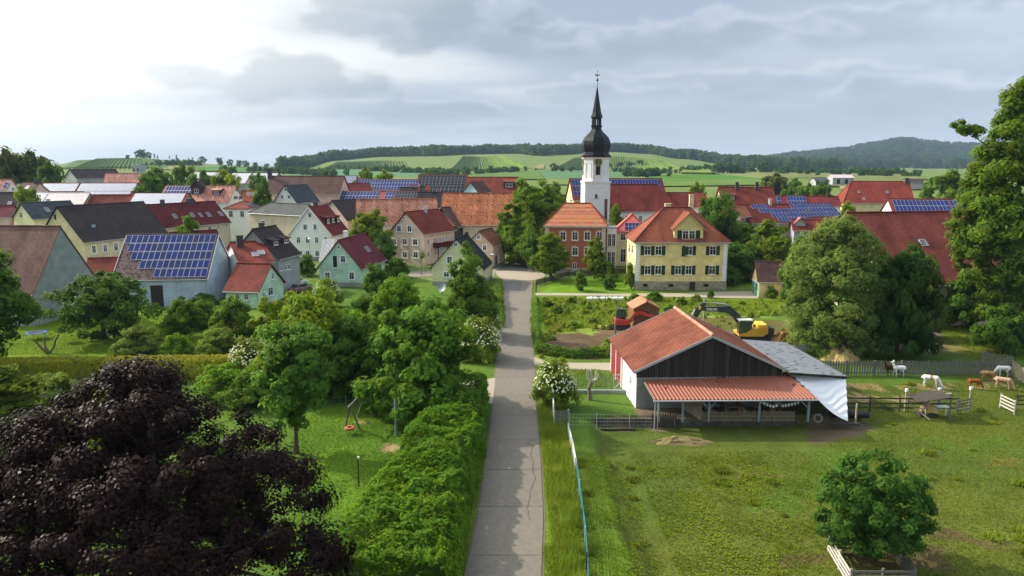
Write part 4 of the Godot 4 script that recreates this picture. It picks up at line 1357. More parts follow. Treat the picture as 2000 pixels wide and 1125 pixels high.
func _ready() -> void:
	rng.seed = 1
	noise.seed = 4
	noise.frequency = .02
	noise.fractal_octaves = 4
	var cam := Camera3D.new()
	cam.name = "camera"
	cam.fov = 44.1
	cam.near = .5
	cam.far = 9000
	add_child(cam)
	cam.position = Vector3(0, 21, 0)
	cam.rotation.x = -.16936
	sky()
	var sun := DirectionalLight3D.new()
	sun.name = "sun"
	sun.light_color = Color(1, .95, .86)
	sun.light_energy = 1.6
	sun.light_angular_distance = .6
	sun.shadow_enabled = true
	add_child(sun)
	sun.look_at_from_position(sun_dir * 100, Vector3.ZERO)
	textures()
	materials()
	terrain()
	roads()
	hills()
	hx("concrete_barn", "barn", "tall barn with bare concrete gable and brown tiled roof, leftmost large barn", "", BA, [-70.71, -99.62, -4.73, 15.95, 13.23, 12.79, 4.25], "concrete", "brown_pan", {"ov": 0.15, "sky": [["F", 0.35, 0.45, 0.5, 0.6], ["F", 0.52, 0.47, 0.5, 0.6]]})
	hx("yellow_farm", "farmhouse", "long cream farmhouse with dark brown roof behind the concrete gabled barn", "house", V, [-85.49, -149.35, 70.63, 21.09, 12.7, 12.6, 5.76], "p_cream", "dark", {"win": [["F", -8.2, 4.17, 0.91, 1.5, "w"], ["F", -5.63, 4.1, 0.94, 1.53, "w"], ["F", -3.09, 4.14, 0.97, 1.56, "w"], ["A", -0.94, 10.49, 0.55, 1.01, "hole"]], "sky": []})
	hx("solar_barn", "barn", "whitewashed barn with big blue solar panels beside the concrete gabled barn", "", SB, [-53.61, -112.3, 4.36, 14.09, 13., 10.39, 4.2], "p_blue", "pan_grey", {"win": [["F", -0.62, 1.31, 1.8, 3.95, "doordark"]], "ov": 0.2, "solar": [["F", 0.01, 0.98, 16, 0.02, 0.2, 1, false], ["F", 0.07, 0.98, 15, 0.21, 0.39, 1, false], ["F", 0.13, 0.98, 14, 0.4, 0.58, 1, false], ["F", 0.25, 0.98, 12, 0.59, 0.77, 1, false], ["F", 0.43, 0.98, 9, 0.78, 0.96, 1, false]], "verge": "trim_white"})
	hx("mint_annex", "house", "small mint house with bright red roof attached near the solar barn", "", V, [-40.03, -109.4, -6.62, 5.76, 9.47, 6.13, 2.55], "p_mint", "red", {"win": [["B", -0.72, 4.13, 0.88, 1.03, "n"], ["F", -0.71, 1.74, 0.65, 0.78, "n"], ["F", 0.66, 1.69, 0.73, 0.94, "n"], ["B", 2.58, 1.63, 0.83, 0.93, "n"], ["B", 0.28, 1.87, 1.56, 1.26, "n"]]})
	hx("dormer_house", "house", "grey house with dark brown roof and long shed dormers beside the white gabled house", "", V, [-42.08, -120.82, 79.48, 7.88, 9.13, 10.8, 5.89], "p_grey", "dark", {"win": [["F", -2.81, 4.28, 0.84, 0.85, "n"], ["F", -1.34, 4.24, 0.86, 0.86, "n"], ["F", -0.11, 4.16, 0.88, 0.87, "n"]], "chim": [[0.5, -0.5, 1.2, 0.8, "chimney_dark"]], "dorm": [["F", 0.3, 3., 2.2, 1., "shed", "roof_dark", "dark_wood"], ["F", 0.75, 3., 2.2, 1., "shed", "roof_dark", "dark_wood"]]})
	hx("red_low", "house", "low extension with orange red roof and dark chimney in front of the dormer house", "", V, [-43.63, -116.55, 32.48, 5.43, 13.72, 8.81, 6.01], "p_white", "red", {"chim": [[0.25, 1.2, 1.6, 1., "chimney_dark"]], "sky": [["F", 0.55, 0.62, 0.9, 1.3], ["F", 0.75, 0.55, 0.9, 1.3]]})
	hx("white_house", "house", "tall white gabled house with four rows of windows and maroon roof", "", V, [-42.85, -158.2, 78.18, 9.32, 10.43, 11.43, 5.31], "p_white", "maroon", {"win": [["A", 0.08, 9.7, 0.84, 0.99, "w"], ["A", -1.14, 7.08, 0.85, 1.22, "w"], ["A", 1.2, 7.12, 0.84, 1.22, "w"], ["A", -2.87, 4.21, 0.85, 1.34, "w"], ["A", -0.69, 4.25, 0.85, 1.34, "w"], ["A", 1.42, 4.3, 0.84, 1.34, "w"], ["A", 3.52, 4.34, 0.84, 1.33, "w"], ["A", -2.55, 1.3, 0.85, 1.24, "w"], ["A", -0.84, 1.34, 0.85, 1.24, "w"], ["A", 1.4, 1.39, 0.85, 1.23, "w"]], "verge": "trim_white", "base": "concrete", "chim": [[0.45, -0.4, 1.3, 0.9, "chimney_dark"]], "dorm": [["F", 0.25, 3.9, 1.5, 1.5, "shed", "roof_maroon", "dark_wood"], ["F", 0.5, 3.9, 1.5, 1.5, "shed", "roof_maroon", "dark_wood"], ["F", 0.78, 3.9, 1.5, 1.5, "shed", "roof_maroon", "dark_wood"]]})
	hx("mint_house", "house", "mint green gabled house with maroon roof and white chimney", "", V, [-29.44, -130.72, 81.59, 13.79, 8.42, 8.11, 3.05], "p_mint", "wine", {"win": [["A", -0.03, 6.84, 0.38, 0.63, "w"], ["A", -0.8, 4.29, 0.95, 2.19, "p"], ["A", 0.68, 4.77, 0.94, 1.18, "w"], ["A", -2.3, 1.7, 0.86, 1.29, "w"], ["A", 2.17, 1.8, 0.85, 1.28, "w"], ["F", 1.62, 1.95, 2.56, 0.95, "n"]], "base": "concrete", "chim": [[0.33, -0.3, 1.5, 0.75, "trim_white"]], "sky": [["F", 0.6, 0.5, 0.5, 1.2], ["F", 0.68, 0.5, 0.5, 1.2]]})
	hx("yellow_small", "house", "pale yellow gabled house with black roof by the road, tree in front", "", V, [-9.12, -129.31, 82.12, 9.56, 9.93, 8.38, 2.94], "p_lemon", "black", {"win": [["A", -0.21, 7.3, 0.55, 0.73, "w"], ["A", -1.36, 4.5, 0.93, 1.28, "w"], ["A", -1.96, 1.92, 1.03, 0.92, "w"]], "base": "concrete", "chim": [[0.85, 0.2, 0.6, 0.7, "chimney_dark"]], "sky": [["F", 0.3, 0.25, 0.5, 1.]]})
	hx("beige_small", "house", "small beige house with weathered brown roof and stone base at the lane", "", V, [-5.43, -147.16, 71.28, 7.7, 6.49, 7.54, 4.49], "p_peach", "weathered", {"win": [["A", -0.26, 6.24, 0.67, 0.83, "w"], ["A", 1.06, 4.1, 0.78, 1.15, "w"], ["F", -1.76, 1.45, 1.23, 1.69, "door"], ["F", 0.11, 1.54, 0.94, 1.5, "n"]], "base": "stone_wall"})
	hx("beige_house", "house", "large beige three storey house with red roof and wooden balcony", "", V, [-19.31, -153.96, 60.68, 11.99, 9.48, 10.82, 6.33], "p_beige", "redbrown", {"win": [["A", -0.65, 9.49, 0.67, 0.54, "w"], ["A", -2.01, 7.23, 1.09, 1.3, "w"], ["A", 0.75, 7.3, 1.07, 1.29, "w"], ["A", -3.41, 4.34, 1.24, 1.31, "v"], ["A", -0.61, 4.49, 1.22, 1.3, "v"], ["A", 2.14, 4.58, 1.2, 1.29, "w"], ["A", -3.57, 1.76, 1.24, 1.32, "v"], ["A", -0.63, 1.72, 1.22, 1.31, "v"], ["A", 2.19, 1.89, 1.2, 1.3, "w"], ["F", -4.22, 4.67, 0.54, 1.18, "n"], ["F", -4.31, 1.99, 0.54, 1.18, "n"], ["F", -1.65, 4.65, 0.56, 1.19, "n"], ["F", 0.05, 4.83, 0.57, 1.21, "n"], ["F", 1.39, 4.93, 0.58, 1.21, "n"], ["F", 2.56, 5.05, 0.58, 1.22, "n"], ["F", 0.17, 2.5, 0.57, 1.21, "n"], ["F", 1.71, 2.57, 0.58, 1.22, "n"], ["F", -1.73, 2.04, 0.56, 1.2, "n"]], "verge": "", "chim": [[0.55, 0.2, 1., 0.8, "zinc"], [0.1, -0.8, 0.7, 0.9, "chimney_dark"]]})
	hx("brown_wing", "barn", "dark brown roofed barn wing attached behind the beige balcony house", "", BA, [-15.02, -177.11, 46.69, 6.53, 12.02, 9.66, 5.18], "dark_wood", "brown", {})
	hx("orange_barn", "barn", "big barn with weathered orange brown roof left of the chestnut tree", "", BA, [-8.33, -180.19, -2.26, 18.35, 16.84, 12.83, 5.4], "p_beige", "orange_old", {"ridge": "roof_orange"})
	hx("mottled_barn", "barn", "long barn with mottled pinkish brown roof behind the beige balcony house", "", BA, [-29.67, -184.23, 9.67, 20.53, 14.41, 11.01, 5.03], "p_beige", "mottled", {"ridge": "roof_orange"})
	hx("black_barn", "barn", "barn with black brown roof behind the maroon dormers", "", BA, [-42.9, -187.7, 57.54, 11.87, 10.81, 10.62, 5.59], "p_beige", "dark", {})
	hx("cream_slate", "building", "cream building with grey slate hipped roof left of the white gabled house", "", V, [-56.74, -178.63, -31.39, 20.86, 6.25, 10.36, 7.81, 4.98, 2.], "p_cream2", "slate", {"win": [["F", -5.1, 5.39, 1.53, 1.29, "w"]]})
	hx("white_gable", "house", "white gabled house with slate roof above the cream slate building", "", V, [-64.46, -214.22, 72.52, 12.1, 8.5, 13.01, 7.92], "p_white", "slateblue", {"win": [["A", 0.3, 11.85, 0.69, 0.89, "w"], ["A", -0.97, 9.69, 0.87, 0.89, "w"], ["A", 1.38, 9.72, 0.87, 0.89, "w"]]})
	hx("maroon_long", "house", "long maroon roofed house with skylights behind the dark brown farmhouse roof", "", V, [-78.32, -170.1, 62.35, 18.66, 10.8, 11.16, 6.06], "p_cream2", "maroon2", {"win": [["F", 2.92, 5.08, 1.02, 0.98, "n"], ["F", 5.45, 5.14, 0.6, 0.99, "n"], ["F", 7.9, 5.21, 0.61, 1., "n"]], "chim": [[0.2, 0.3, 1.2, 0.8, "chimney_dark"], [0.6, 0.2, 1.1, 1.3, "chimney_dark"]], "sky": [["F", 0.25, 0.55, 0.8, 1.3], ["F", 0.5, 0.55, 0.8, 1.3], ["F", 0.62, 0.57, 0.6, 1.2], ["F", 0.74, 0.58, 0.9, 1.4], ["F", 0.93, 0.58, 0.9, 1.4]]})
	hx("far_dark", "barn", "dark roofed barn with grey gable in front of the left hill", "", BA, [-207.59, -357.07, 54.92, 22.14, 13.33, 13.43, 9.06], "p_grey", "dark", {})
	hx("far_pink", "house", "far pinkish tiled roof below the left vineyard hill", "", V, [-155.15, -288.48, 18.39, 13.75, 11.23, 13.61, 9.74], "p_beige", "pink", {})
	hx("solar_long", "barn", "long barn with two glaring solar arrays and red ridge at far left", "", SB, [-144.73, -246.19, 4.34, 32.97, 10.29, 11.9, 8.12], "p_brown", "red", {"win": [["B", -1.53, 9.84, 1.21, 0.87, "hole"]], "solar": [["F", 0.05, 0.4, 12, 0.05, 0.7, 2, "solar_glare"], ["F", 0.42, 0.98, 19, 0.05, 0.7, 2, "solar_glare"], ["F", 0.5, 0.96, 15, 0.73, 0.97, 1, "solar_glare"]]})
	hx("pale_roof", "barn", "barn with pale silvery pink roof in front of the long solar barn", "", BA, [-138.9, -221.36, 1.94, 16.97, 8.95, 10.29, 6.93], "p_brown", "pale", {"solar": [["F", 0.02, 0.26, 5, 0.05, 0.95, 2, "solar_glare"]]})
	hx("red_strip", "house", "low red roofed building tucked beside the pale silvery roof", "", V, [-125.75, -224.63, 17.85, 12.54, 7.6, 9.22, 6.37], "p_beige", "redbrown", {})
	hx("solar_white", "barn", "roof fully covered by glaring solar panels above the maroon skylight roof", "", SB, [-97.4, -199.25, 0.55, 15.48, 8.47, 11.5, 8.64], "p_brown", "redbrown", {"solar": [["F", 0.04, 0.94, 15, 0.03, 0.97, 2, "solar_glare"]]})
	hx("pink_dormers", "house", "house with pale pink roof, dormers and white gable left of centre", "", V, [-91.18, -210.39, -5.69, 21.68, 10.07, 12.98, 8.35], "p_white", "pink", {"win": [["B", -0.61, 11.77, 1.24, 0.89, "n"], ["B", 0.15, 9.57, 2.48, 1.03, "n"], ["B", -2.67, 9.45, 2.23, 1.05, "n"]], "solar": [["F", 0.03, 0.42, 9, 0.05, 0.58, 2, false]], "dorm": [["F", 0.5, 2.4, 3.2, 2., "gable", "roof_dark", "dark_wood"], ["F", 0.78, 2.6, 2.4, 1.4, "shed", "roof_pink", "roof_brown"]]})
	hx("orange_far", "house", "orange roofed house right of the pale pink dormer roof", "", V, [-83.76, -233.63, 8.11, 8.65, 9.25, 10.22, 6.37], "p_beige", "orange", {"sky": [["F", 0.3, 0.3, 1.2, 1.6], ["F", 0.5, 0.3, 1.2, 1.6]]})
	hx("pyramid_house", "house", "white house with red pyramid roof and grey solar panels", "", V, [-71.15, -189.66, 84.01, 8.52, 7.24, 10.16, 8.34, 4.1, 4.1], "p_white", "red", {"win": [["A", -1.71, 6.92, 1.12, 1.6, "n"], ["A", 1.36, 6.94, 1.12, 1.59, "n"]], "solar": [["F", 0.25, 0.75, 4, 0.35, 0.95, 1, true]]})
	hx("flat_solar", "garage", "low white garage with gleaming solar roof behind the blue panel barn", "", "", [-50.5, -127.5, 5., 7.5, 8., 4.6, 3.6], "p_white", "pale", {"solar": [["F", 0.02, 0.98, 6, 0.02, 0.98, 2, "solar_glare"]], "win": [["F", -2.4, 2.9, 1.6, 1.6, "hole"], ["F", 0.2, 2.9, 1.6, 1.6, "hole"], ["F", 1.9, 2.9, 1.2, 1.4, "n"]]})
	hx("maroon_back", "house", "maroon roof peeping out behind the blue solar panel barn", "", V, [-60.79, -135.58, 41.15, 8.78, 6.21, 8.51, 6.17], "p_white", "maroon2", {})
	hx("red_link", "outbuilding", "low red tiled roof between concrete gabled barn and solar barn", "building", "", [-68.32, -118.73, 15.94, 5.45, 7.79, 5.87, 2.81], "p_peach", "redbrown", {})
	hx("slate_yellow", "house", "pale yellow gabled house with dark slate roof at far left", "", V, [-109.43, -168.02, 60.83, 11.33, 8.98, 11.58, 8.01], "p_lemon", "slateblue", {"win": [["A", -0.84, 8.76, 1.31, 1.18, "n"]], "sky": [["F", 0.4, 0.5, 0.8, 1.4]], "chim": [[0.55, -0.2, 0.7, 0.7, "zinc"]]})
	hx("far_brown", "house", "house with purple brown roof and white gable at the far left edge", "", V, [-188.74, -272.88, 56.57, 7.82, 11.13, 14.3, 10.58], "p_white", "brown", {"chim": [[0.95, 0.6, 1.2, 0.7, "chimney_dark"]]})
	hx("far_pink_gable", "house", "house with pale metal roof and pink gable at far left", "", V, [-193.22, -284.37, 7.17, 8.84, 9.17, 14.57, 10.93], "p_pink", "pale", {"win": [["B", -0.25, 12.65, 1.14, 1., "n"]]})
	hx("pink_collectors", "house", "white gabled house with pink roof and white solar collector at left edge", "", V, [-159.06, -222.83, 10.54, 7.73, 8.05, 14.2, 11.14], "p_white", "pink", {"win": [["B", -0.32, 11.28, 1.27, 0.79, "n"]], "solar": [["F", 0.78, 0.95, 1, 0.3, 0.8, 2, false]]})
	hx("grey_brown", "house", "grey brown roofed house with one bright skylight at far left", "", V, [-153.88, -230.29, -5.13, 5.76, 9.12, 12.89, 9.57], "p_beige", "brown", {"chim": [[0.8, 0.2, 0.9, 0.9, "chimney_dark"]], "sky": [["F", 0.5, 0.45, 1.1, 1.4]]})
	hx("purple_roof", "house", "purple brown roof with a small skylight at the left edge", "", V, [-138.75, -195.86, 16.77, 9., 9., 11.99, 8.51], "p_beige", "dark", {"sky": [["F", 0.75, 0.8, 0.8, 1.2]]})
	hx("maroon_left", "house", "wine red roof below the purple brown roof at the left edge", "", V, [-132.67, -185.28, 16.41, 6.91, 7.67, 9.27, 6.49], "p_beige", "wine", {})
	hx("red_shedstrip", "shed", "narrow red roofed shed in front of the yellow slate roofed house", "", "", [-121.05, -178.3, 1.66, 7.71, 2.75, 6.33, 5.23], "p_cream", "red", {})
	hx("brown_long", "barn", "very long dark brown barn roof with pink gable in the far centre left", "", BA, [-66.13, -232.49, -1., 24.35, 15.47, 14.86, 9.28], "p_pink", "brown", {"chim": [[0.01, 0.6, 2.6, 1.2, "chimney_dark"]]})
	hx("solar_far", "barn", "far barn with glaring blue solar roof left of the bright green tree", "", SB, [-163.72, -388.46, -6.28, 18.91, 15.39, 10.95, 5.37], "p_grey", "red", {"solar": [["F", 0.01, 0.99, 14, 0.02, 0.98, 5, "solar_glare"]]})
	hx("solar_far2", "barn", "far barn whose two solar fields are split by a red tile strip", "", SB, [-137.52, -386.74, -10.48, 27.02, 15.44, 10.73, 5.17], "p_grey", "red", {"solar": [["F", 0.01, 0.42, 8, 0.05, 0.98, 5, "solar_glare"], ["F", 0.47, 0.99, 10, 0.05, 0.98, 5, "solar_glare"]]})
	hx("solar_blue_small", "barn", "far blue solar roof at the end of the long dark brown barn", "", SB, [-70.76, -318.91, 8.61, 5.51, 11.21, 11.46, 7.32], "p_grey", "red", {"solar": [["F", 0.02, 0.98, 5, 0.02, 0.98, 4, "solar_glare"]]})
	hx("solar_mid", "barn", "long solar roofed barn with three panel rows in front of the teal field", "", SB, [-46.21, -269.67, -4.09, 23.39, 10.21, 12.03, 8.21], "p_beige", "redbrown", {"solar": [["F", 0.02, 0.99, 21, 0.05, 0.95, 3, false]]})
	hx("solar_dark", "barn", "barn whose red edged roof is covered by black solar panels", "", SB, [-26.54, -277.55, -5., 19.54, 15.81, 13.46, 6.54], "p_beige", "red", {"solar": [["F", 0.03, 0.96, 13, 0.05, 0.6, 4, true], ["F", 0.28, 0.96, 9, 0.61, 0.95, 2, true]]})
	hx("redbrown_long", "barn", "long red brown roof with red dormer right of the black solar roof", "", BA, [-6.9, -259.67, -4., 18.71, 12.74, 13.36, 7.67], "p_beige", "redbrown", {"dorm": [["F", 0.83, 3.8, 4., 2.2, "shed", "roof_red", "dark_wood"]]})
	hx("blue_gable", "house", "house with light blue gable and brown roof right of the black solar roof", "", V, [-11.7, -238.99, 55.4, 7.48, 6.88, 12.71, 9.33], "p_sky", "brown", {})
	hx("yellow_gable", "house", "house with golden yellow gable and pinkish roof in the centre", "", V, [-60.61, -245.62, 57.46, 7.02, 7.18, 12.11, 9.15], "p_gold", "pinkdark", {"win": [["A", -0.1, 10.38, 0.98, 0.86, "w"]], "verge": "trim_white", "chim": [[0.5, -0.2, 0.9, 0.8, "chimney_dark"]]})
	hx("red_behind_yellow", "house", "red roof with tall dark flue right of the golden yellow gable", "", V, [-56.77, -260.71, 27.42, 10.39, 9.07, 11.1, 7.89], "p_beige", "red", {"chim": [[0.55, 0.3, 2.6, 0.5, "chimney_dark"]]})
	hx("solar_red", "barn", "long red roof with blue solar row in the middle of the village", "", SB, [-45.2, -228.74, -5.31, 33.26, 10.46, 10.22, 6.6], "p_beige", "redpink", {"solar": [["F", 0.03, 0.6, 18, 0.04, 0.72, 2, false], ["F", 0.66, 0.75, 3, 0.06, 0.7, 2, false], ["F", 0.76, 0.96, 7, 0.06, 0.7, 3, true]], "chim": [[0.97, 0.1, 1.6, 0.8, "chimney_brick"]]})
	hx("brown_yellow_gable", "house", "dark roofed house with pale yellow gable before the long brown barn", "", V, [-72.7, -253.95, 38.25, 6.51, 9.93, 12.98, 9.54], "p_lemon", "dark", {"chim": [[0.5, 0.2, 1., 0.8, "chimney_dark"]]})
	hx("black_back", "house", "black roofed house between the mottled and orange barn roofs", "", V, [-24.75, -221.38, -4.66, 9.1, 11.31, 10.35, 5.86], "p_beige", "black", {"chim": [[0.4, -0.2, 1.3, 0.7, "chimney_brick"], [0.75, -0.2, 0.8, 0.6, "chimney_brick"]]})
	hx("small_dark", "house", "small dark roofed house below the long solar roof with three rows", "", V, [-35.82, -257.74, 6.8, 9.07, 6.4, 9.96, 7.89], "p_white", "black", {"chim": [[0.45, 0.2, 0.8, 0.6, "chimney_brick"], [0.6, 0.2, 0.8, 0.6, "chimney_brick"]]})
	hx("orange_small", "house", "small orange roof below the long solar roof with three rows", "", V, [-47.53, -269.89, 4.52, 8.99, 7.62, 9.25, 6.76], "p_beige", "orange", {})
	hx("church_nave", "church", "church nave with wide maroon roof and pale walls beside the tower", "", "", [29.6, -176.28, -6., 21.93, 12.56, 15.21, 8.92, 0., 5.01], "p_white", "church", {"win": [["F", 1.72, 7.12, 0.84, 1.71, "n"], ["F", -1.42, 7.09, 0.85, 1.71, "n"], ["F", 4.61, 7.14, 0.84, 1.71, "n"]], "ridge": "roof_red"})
	hx("church_choir", "church_choir", "lower red roofed choir building at the right end of the church", "church", "", [52.4, -213.73, -8., 15.43, 9.35, 10.8, 6.63, 0., 3.48], "p_white", "red", {})
	hx("solar_church", "barn", "long solar roofed barn with red edges behind the church tower", "", SB, [30.82, -213.46, 5.99, 28.13, 12.98, 14.89, 8.85], "p_cream", "red", {"solar": [["F", 0.02, 0.97, 29, 0.05, 0.32, 1, false], ["F", 0.02, 0.97, 29, 0.36, 0.6, 1, false], ["F", 0.02, 0.28, 7, 0.64, 0.8, 1, false]]})
	hx("brick_house", "brick_house", "red brick building with striped orange hipped roof and sandstone windows", "building", "", [12.97, -143.84, -6.75, 12.5, 12.65, 13.17, 9.13, 3.8, 3.4], "brick", "striped", {"win": [["F", -2.36, 7.1, 1.09, 1.6, "s"], ["F", -0.03, 7.12, 1.09, 1.59, "s"], ["F", 2.35, 7.15, 1.09, 1.59, "s"], ["F", 4.66, 7.18, 1.08, 1.59, "s"], ["F", -2.33, 4.09, 1.1, 1.61, "s"], ["F", 0.02, 4.12, 1.09, 1.61, "s"], ["F", 2.4, 4.16, 1.09, 1.6, "s"], ["F", 4.72, 4.19, 1.09, 1.6, "s"], ["F", -0.04, 1.2, 0.8, 1.42, "n"]], "base": "stone_wall", "ridge": "roof_red"})
	hx("yellow_annex", "annex", "yellow annex with small red hipped roof between brick building and yellow house", "house", "", [25.37, -150.69, 81.29, 9.79, 7.32, 10.34, 7.02, 3.6, 0.], "p_cream", "redstripe", {"win": [["A", -1.77, 5.89, 1.15, 1.38, "n"], ["A", -1.67, 2.06, 1.15, 2.78, "n"], ["A", -2.34, -0.52, 0.53, 0.43, "hole"]], "solar": [["A", 0.3, 0.8, 5, 0.5, 0.92, 2, false]], "ridge": "roof_red"})
	hx("yellow_house", "yellow_house", "large yellow house with green shutters, stone base and red hipped roof", "house", "", [29.03, -125.8, -1.15, 16.42, 11.21, 13.86, 8.3, 5.97, 6.], "p_yellow", "terracotta", {"win": [["F", -5.78, 6.81, 1.09, 1.49, "n", 2], ["F", -3.95, 6.82, 1.09, 1.49, "n", 1], ["F", 1.26, 6.83, 1.09, 1.49, "n", 2], ["F", 5.29, 6.84, 1.08, 1.49, "n", 2], ["F", -5.67, 3.46, 1.09, 1.51, "n", 2], ["F", -3.88, 3.47, 1.09, 1.51, "n", 1], ["F", -0.48, 3.48, 1.09, 1.51, "n", 2], ["F", 1.31, 3.48, 1.09, 1.5, "n", 1], ["F", 5.32, 3.49, 1.09, 1.5, "n", 2], ["A", -2.12, 6.36, 1.91, 1.55, "n"], ["A", 1.62, 6.61, 1.8, 1.5, "n"], ["A", -1.5, 3.18, 1.9, 1.55, "n"], ["A", 2.24, 3.43, 1.79, 1.5, "n"]], "ov": 0.4, "ridge": "roof_red", "chim": [[0.42, -1.5, 2., 1., "plaster_cream"], [0.66, -0.6, 2.7, 0.75, "plaster_cream"]]})
	hx("garage", "garage", "small garage with brown roof and two green doors right of yellow house", "", "", [42.19, -116.04, -6., 4.38, 5.41, 5.56, 2.58], "p_yellow", "brown", {})
	hx("big_barn", "barn", "huge barn roof of weathered red tiles at right behind the willow", "", BA, [57.68, -103.34, 8.95, 20.24, 21.84, 14.5, 5.62], "p_beige", "bigred", {"ridge": "roof_red", "sky": [["F", 0.43, 0.45, 0.9, 1.2]]})
	hx("red_chimneys", "house", "house with bright red roof and two tall dark chimneys right of church", "", V, [61.56, -189.18, -3.31, 14.26, 10.28, 13.79, 8.92], "p_pink", "red", {"win": [["A", -2.97, 9.93, 1.82, 0.68, "n"], ["A", -0.52, 9.78, 1.77, 0.67, "n"]], "chim": [[0.33, 0.6, 1.8, 0.8, "chimney_dark"], [0.69, 0.6, 1.8, 0.8, "chimney_dark"]], "dorm": [["F", 0.2, 3.2, 2., 1.2, "shed", "roof_red", "dark_wood"]]})
	hx("panel_row", "barn", "long red roof with separate solar fields behind the front solar roof", "", SB, [76.62, -201.68, -7.74, 29.15, 7.49, 10.58, 7.96], "p_white", "maroon", {"solar": [["F", 0.02, 0.15, 5, 0.05, 0.95, 2, false], ["F", 0.16, 0.37, 6, 0.25, 0.95, 1, false], ["F", 0.39, 0.46, 2, 0.05, 0.95, 2, false], ["F", 0.52, 0.69, 6, 0.05, 0.95, 2, false]], "chim": [[0.9, 0.1, 1.2, 0.7, "chimney_dark"]]})
	hx("red_solar", "barn", "wide red roof with stepped solar rows right of the yellow house", "", SB, [60.54, -158.83, 14.75, 23.9, 11.52, 11.78, 8.16], "p_beige", "red", {"solar": [["F", 0.13, 0.3, 5, 0.02, 0.24, 1, false], ["F", 0.54, 0.98, 12, 0.02, 0.24, 1, false], ["F", 0.18, 1., 22, 0.26, 0.48, 1, false], ["F", 0.27, 1., 20, 0.5, 0.72, 1, false], ["F", 0.3, 0.62, 9, 0.74, 0.95, 1, false]], "chim": [[0.34, 0.2, 1.3, 0.6, "zinc"]]})
	hx("small_gable", "house", "small red roofed house in front of the stepped solar roof", "", V, [61.99, -149.43, -9.67, 6.72, 5.36, 9.29, 7.22], "p_grey", "red", {"dorm": [["F", 0.25, 1.2, 2., 0.6, "gable", "roof_pinkdark", "plaster_grey", 0]]})
	hx("big_hip", "house", "big bright red roof with hipped left end and cream wall at right", "", V, [129.71, -257.41, -11.03, 23.41, 15., 11.97, 4.5, 3.96, 0.], "p_cream", "brightred", {"win": [["A", 3.42, 4.38, 3.52, 1.08, "n"]], "ridge": "roof_brightred", "chim": [[0.95, 0.5, 1.6, 1.2, "chimney_dark"], [0.2, -1, 0.9, 0.7, "chimney_dark"], [0.3, -1, 0.9, 0.7, "chimney_brick"]], "sky": [["F", 0.25, 0.5, 0.7, 0.9], ["F", 0.65, 0.5, 0.7, 0.9], ["F", 0.3, 0.8, 0.7, 0.9]]})
	hx("solar_blue", "barn", "red roof with deep blue solar row behind the huge red barn", "", SB, [107.65, -185.24, -8., 19.88, 9.05, 10.98, 7.58], "p_white", "red", {"solar": [["F", 0.05, 0.72, 14, 0.1, 0.9, 2, false], ["F", 0.74, 1., 6, 0.1, 0.9, 2, false]]})
	hx("orange_right", "house", "orange roof beside the tall poplar at right", "", V, [140.17, -223.19, -8., 8.79, 7.74, 9.84, 7.49], "p_beige", "orange", {})
	hx("garden_shed", "garden_shed", "small brown wooden shed with pale orange roof beside the red excavator", "shed", "", [17.5, -92.9, 93., 4., 3.7, 3.7, 2.75], "wood_brown", "tan", {"ov": 0.2})
	hx("brown_cottage", "cottage", "little brown gabled cottage behind the round hedge right of yellow house", "house", V, [48.52, -153.27, 47.74, 6.65, 4.85, 11.64, 9.73], "p_brown", "orange_old", {})
	church_tower(gp(Vector3(19.67, -0.69, -169.5).x, -169.5))
	house_extras()
	barn()
	plants()
	grow("spread", "cherry_tree", "spreading cherry tree on the lawn before the concrete gabled barn", "tree", -50.39, -85.49, 7.8, 12.64, "cherry", 0.)
	grow("round", "broadleaf_tree", "dark broad tree cut off by the left edge of the picture", "tree", -55.99, -73.39, 11.82, 10.93, "dark", 2.4)
	grow("round", "orchard_tree", "small orchard tree standing alone on the lawn before the solar barn", "tree", -40.57, -86.03, 4.66, 4.96, "mid", 4.8)
	grow("bush", "bush", "tall dense bush in front of the mint annex", "", -33.42, -83.94, 5.18, 5.71, "mid", 0.91, "garden bushes left of the road")
	grow("bush", "bush", "feathery light green bush behind the clipped hedge, next to bare branches", "", -42.49, -78.66, 2.99, 5.37, "light", 3.31, "garden bushes left of the road")
	grow("bush", "bush", "low bright bush at the right end of the clipped hedge", "", -32.91, -77.77, 2.9, 4.62, "light", 5.71, "garden bushes left of the road")
	grow("bush", "elder_bush", "rounded elder with sparse white blossom behind the hedge end", "bush", -26.24, -69.63, 3.9, 4.68, "elder", 1.83, "garden bushes left of the road", true)
	grow("dense", "broadleaf_tree", "yellow green spreading tree in the middle of the left gardens", "tree", -18.64, -64.64, 9.49, 9.68, "yellow", 4.23)
	grow("slender", "ash_tree", "slender young ash with bare lower trunk beside the copper beech", "tree", -16.05, -50.02, 10.23, 5.71, "ash", 0.34)
	grow("dense", "broadleaf_tree", "dark understorey tree behind the swing set", "tree", -14.84, -63.87, 7.1, 9.1, "dark", 2.74)
	grow("dense", "maple_tree", "big dark maple beside the road with a dense low crown", "tree", -7.8, -59.61, 9.14, 11.75, "maple", 5.14)
	grow("pyramid", "birch_tree", "tall pointed tree in front of the pale yellow house", "tree", -5.68, -87.38, 12.11, 6.71, "mid", 1.26)
	grow("dense", "broadleaf_tree", "bright green bushy tree in front of the mint gabled house", "tree", -13.66, -83.94, 7.73, 8.07, "bright", 3.66)
	grow("round", "broadleaf_tree", "olive green tree behind the yellow green spreading tree", "tree", -26.85, -78.66, 5.94, 5.25, "yellow", 6.05)
	grow("bush", "elder_bush", "white flowering elder nearest the pointed tree at the roadside", "bush", -4.26, -87.38, 3.88, 5.42, "elder", 2.17, "flowering elders", true)
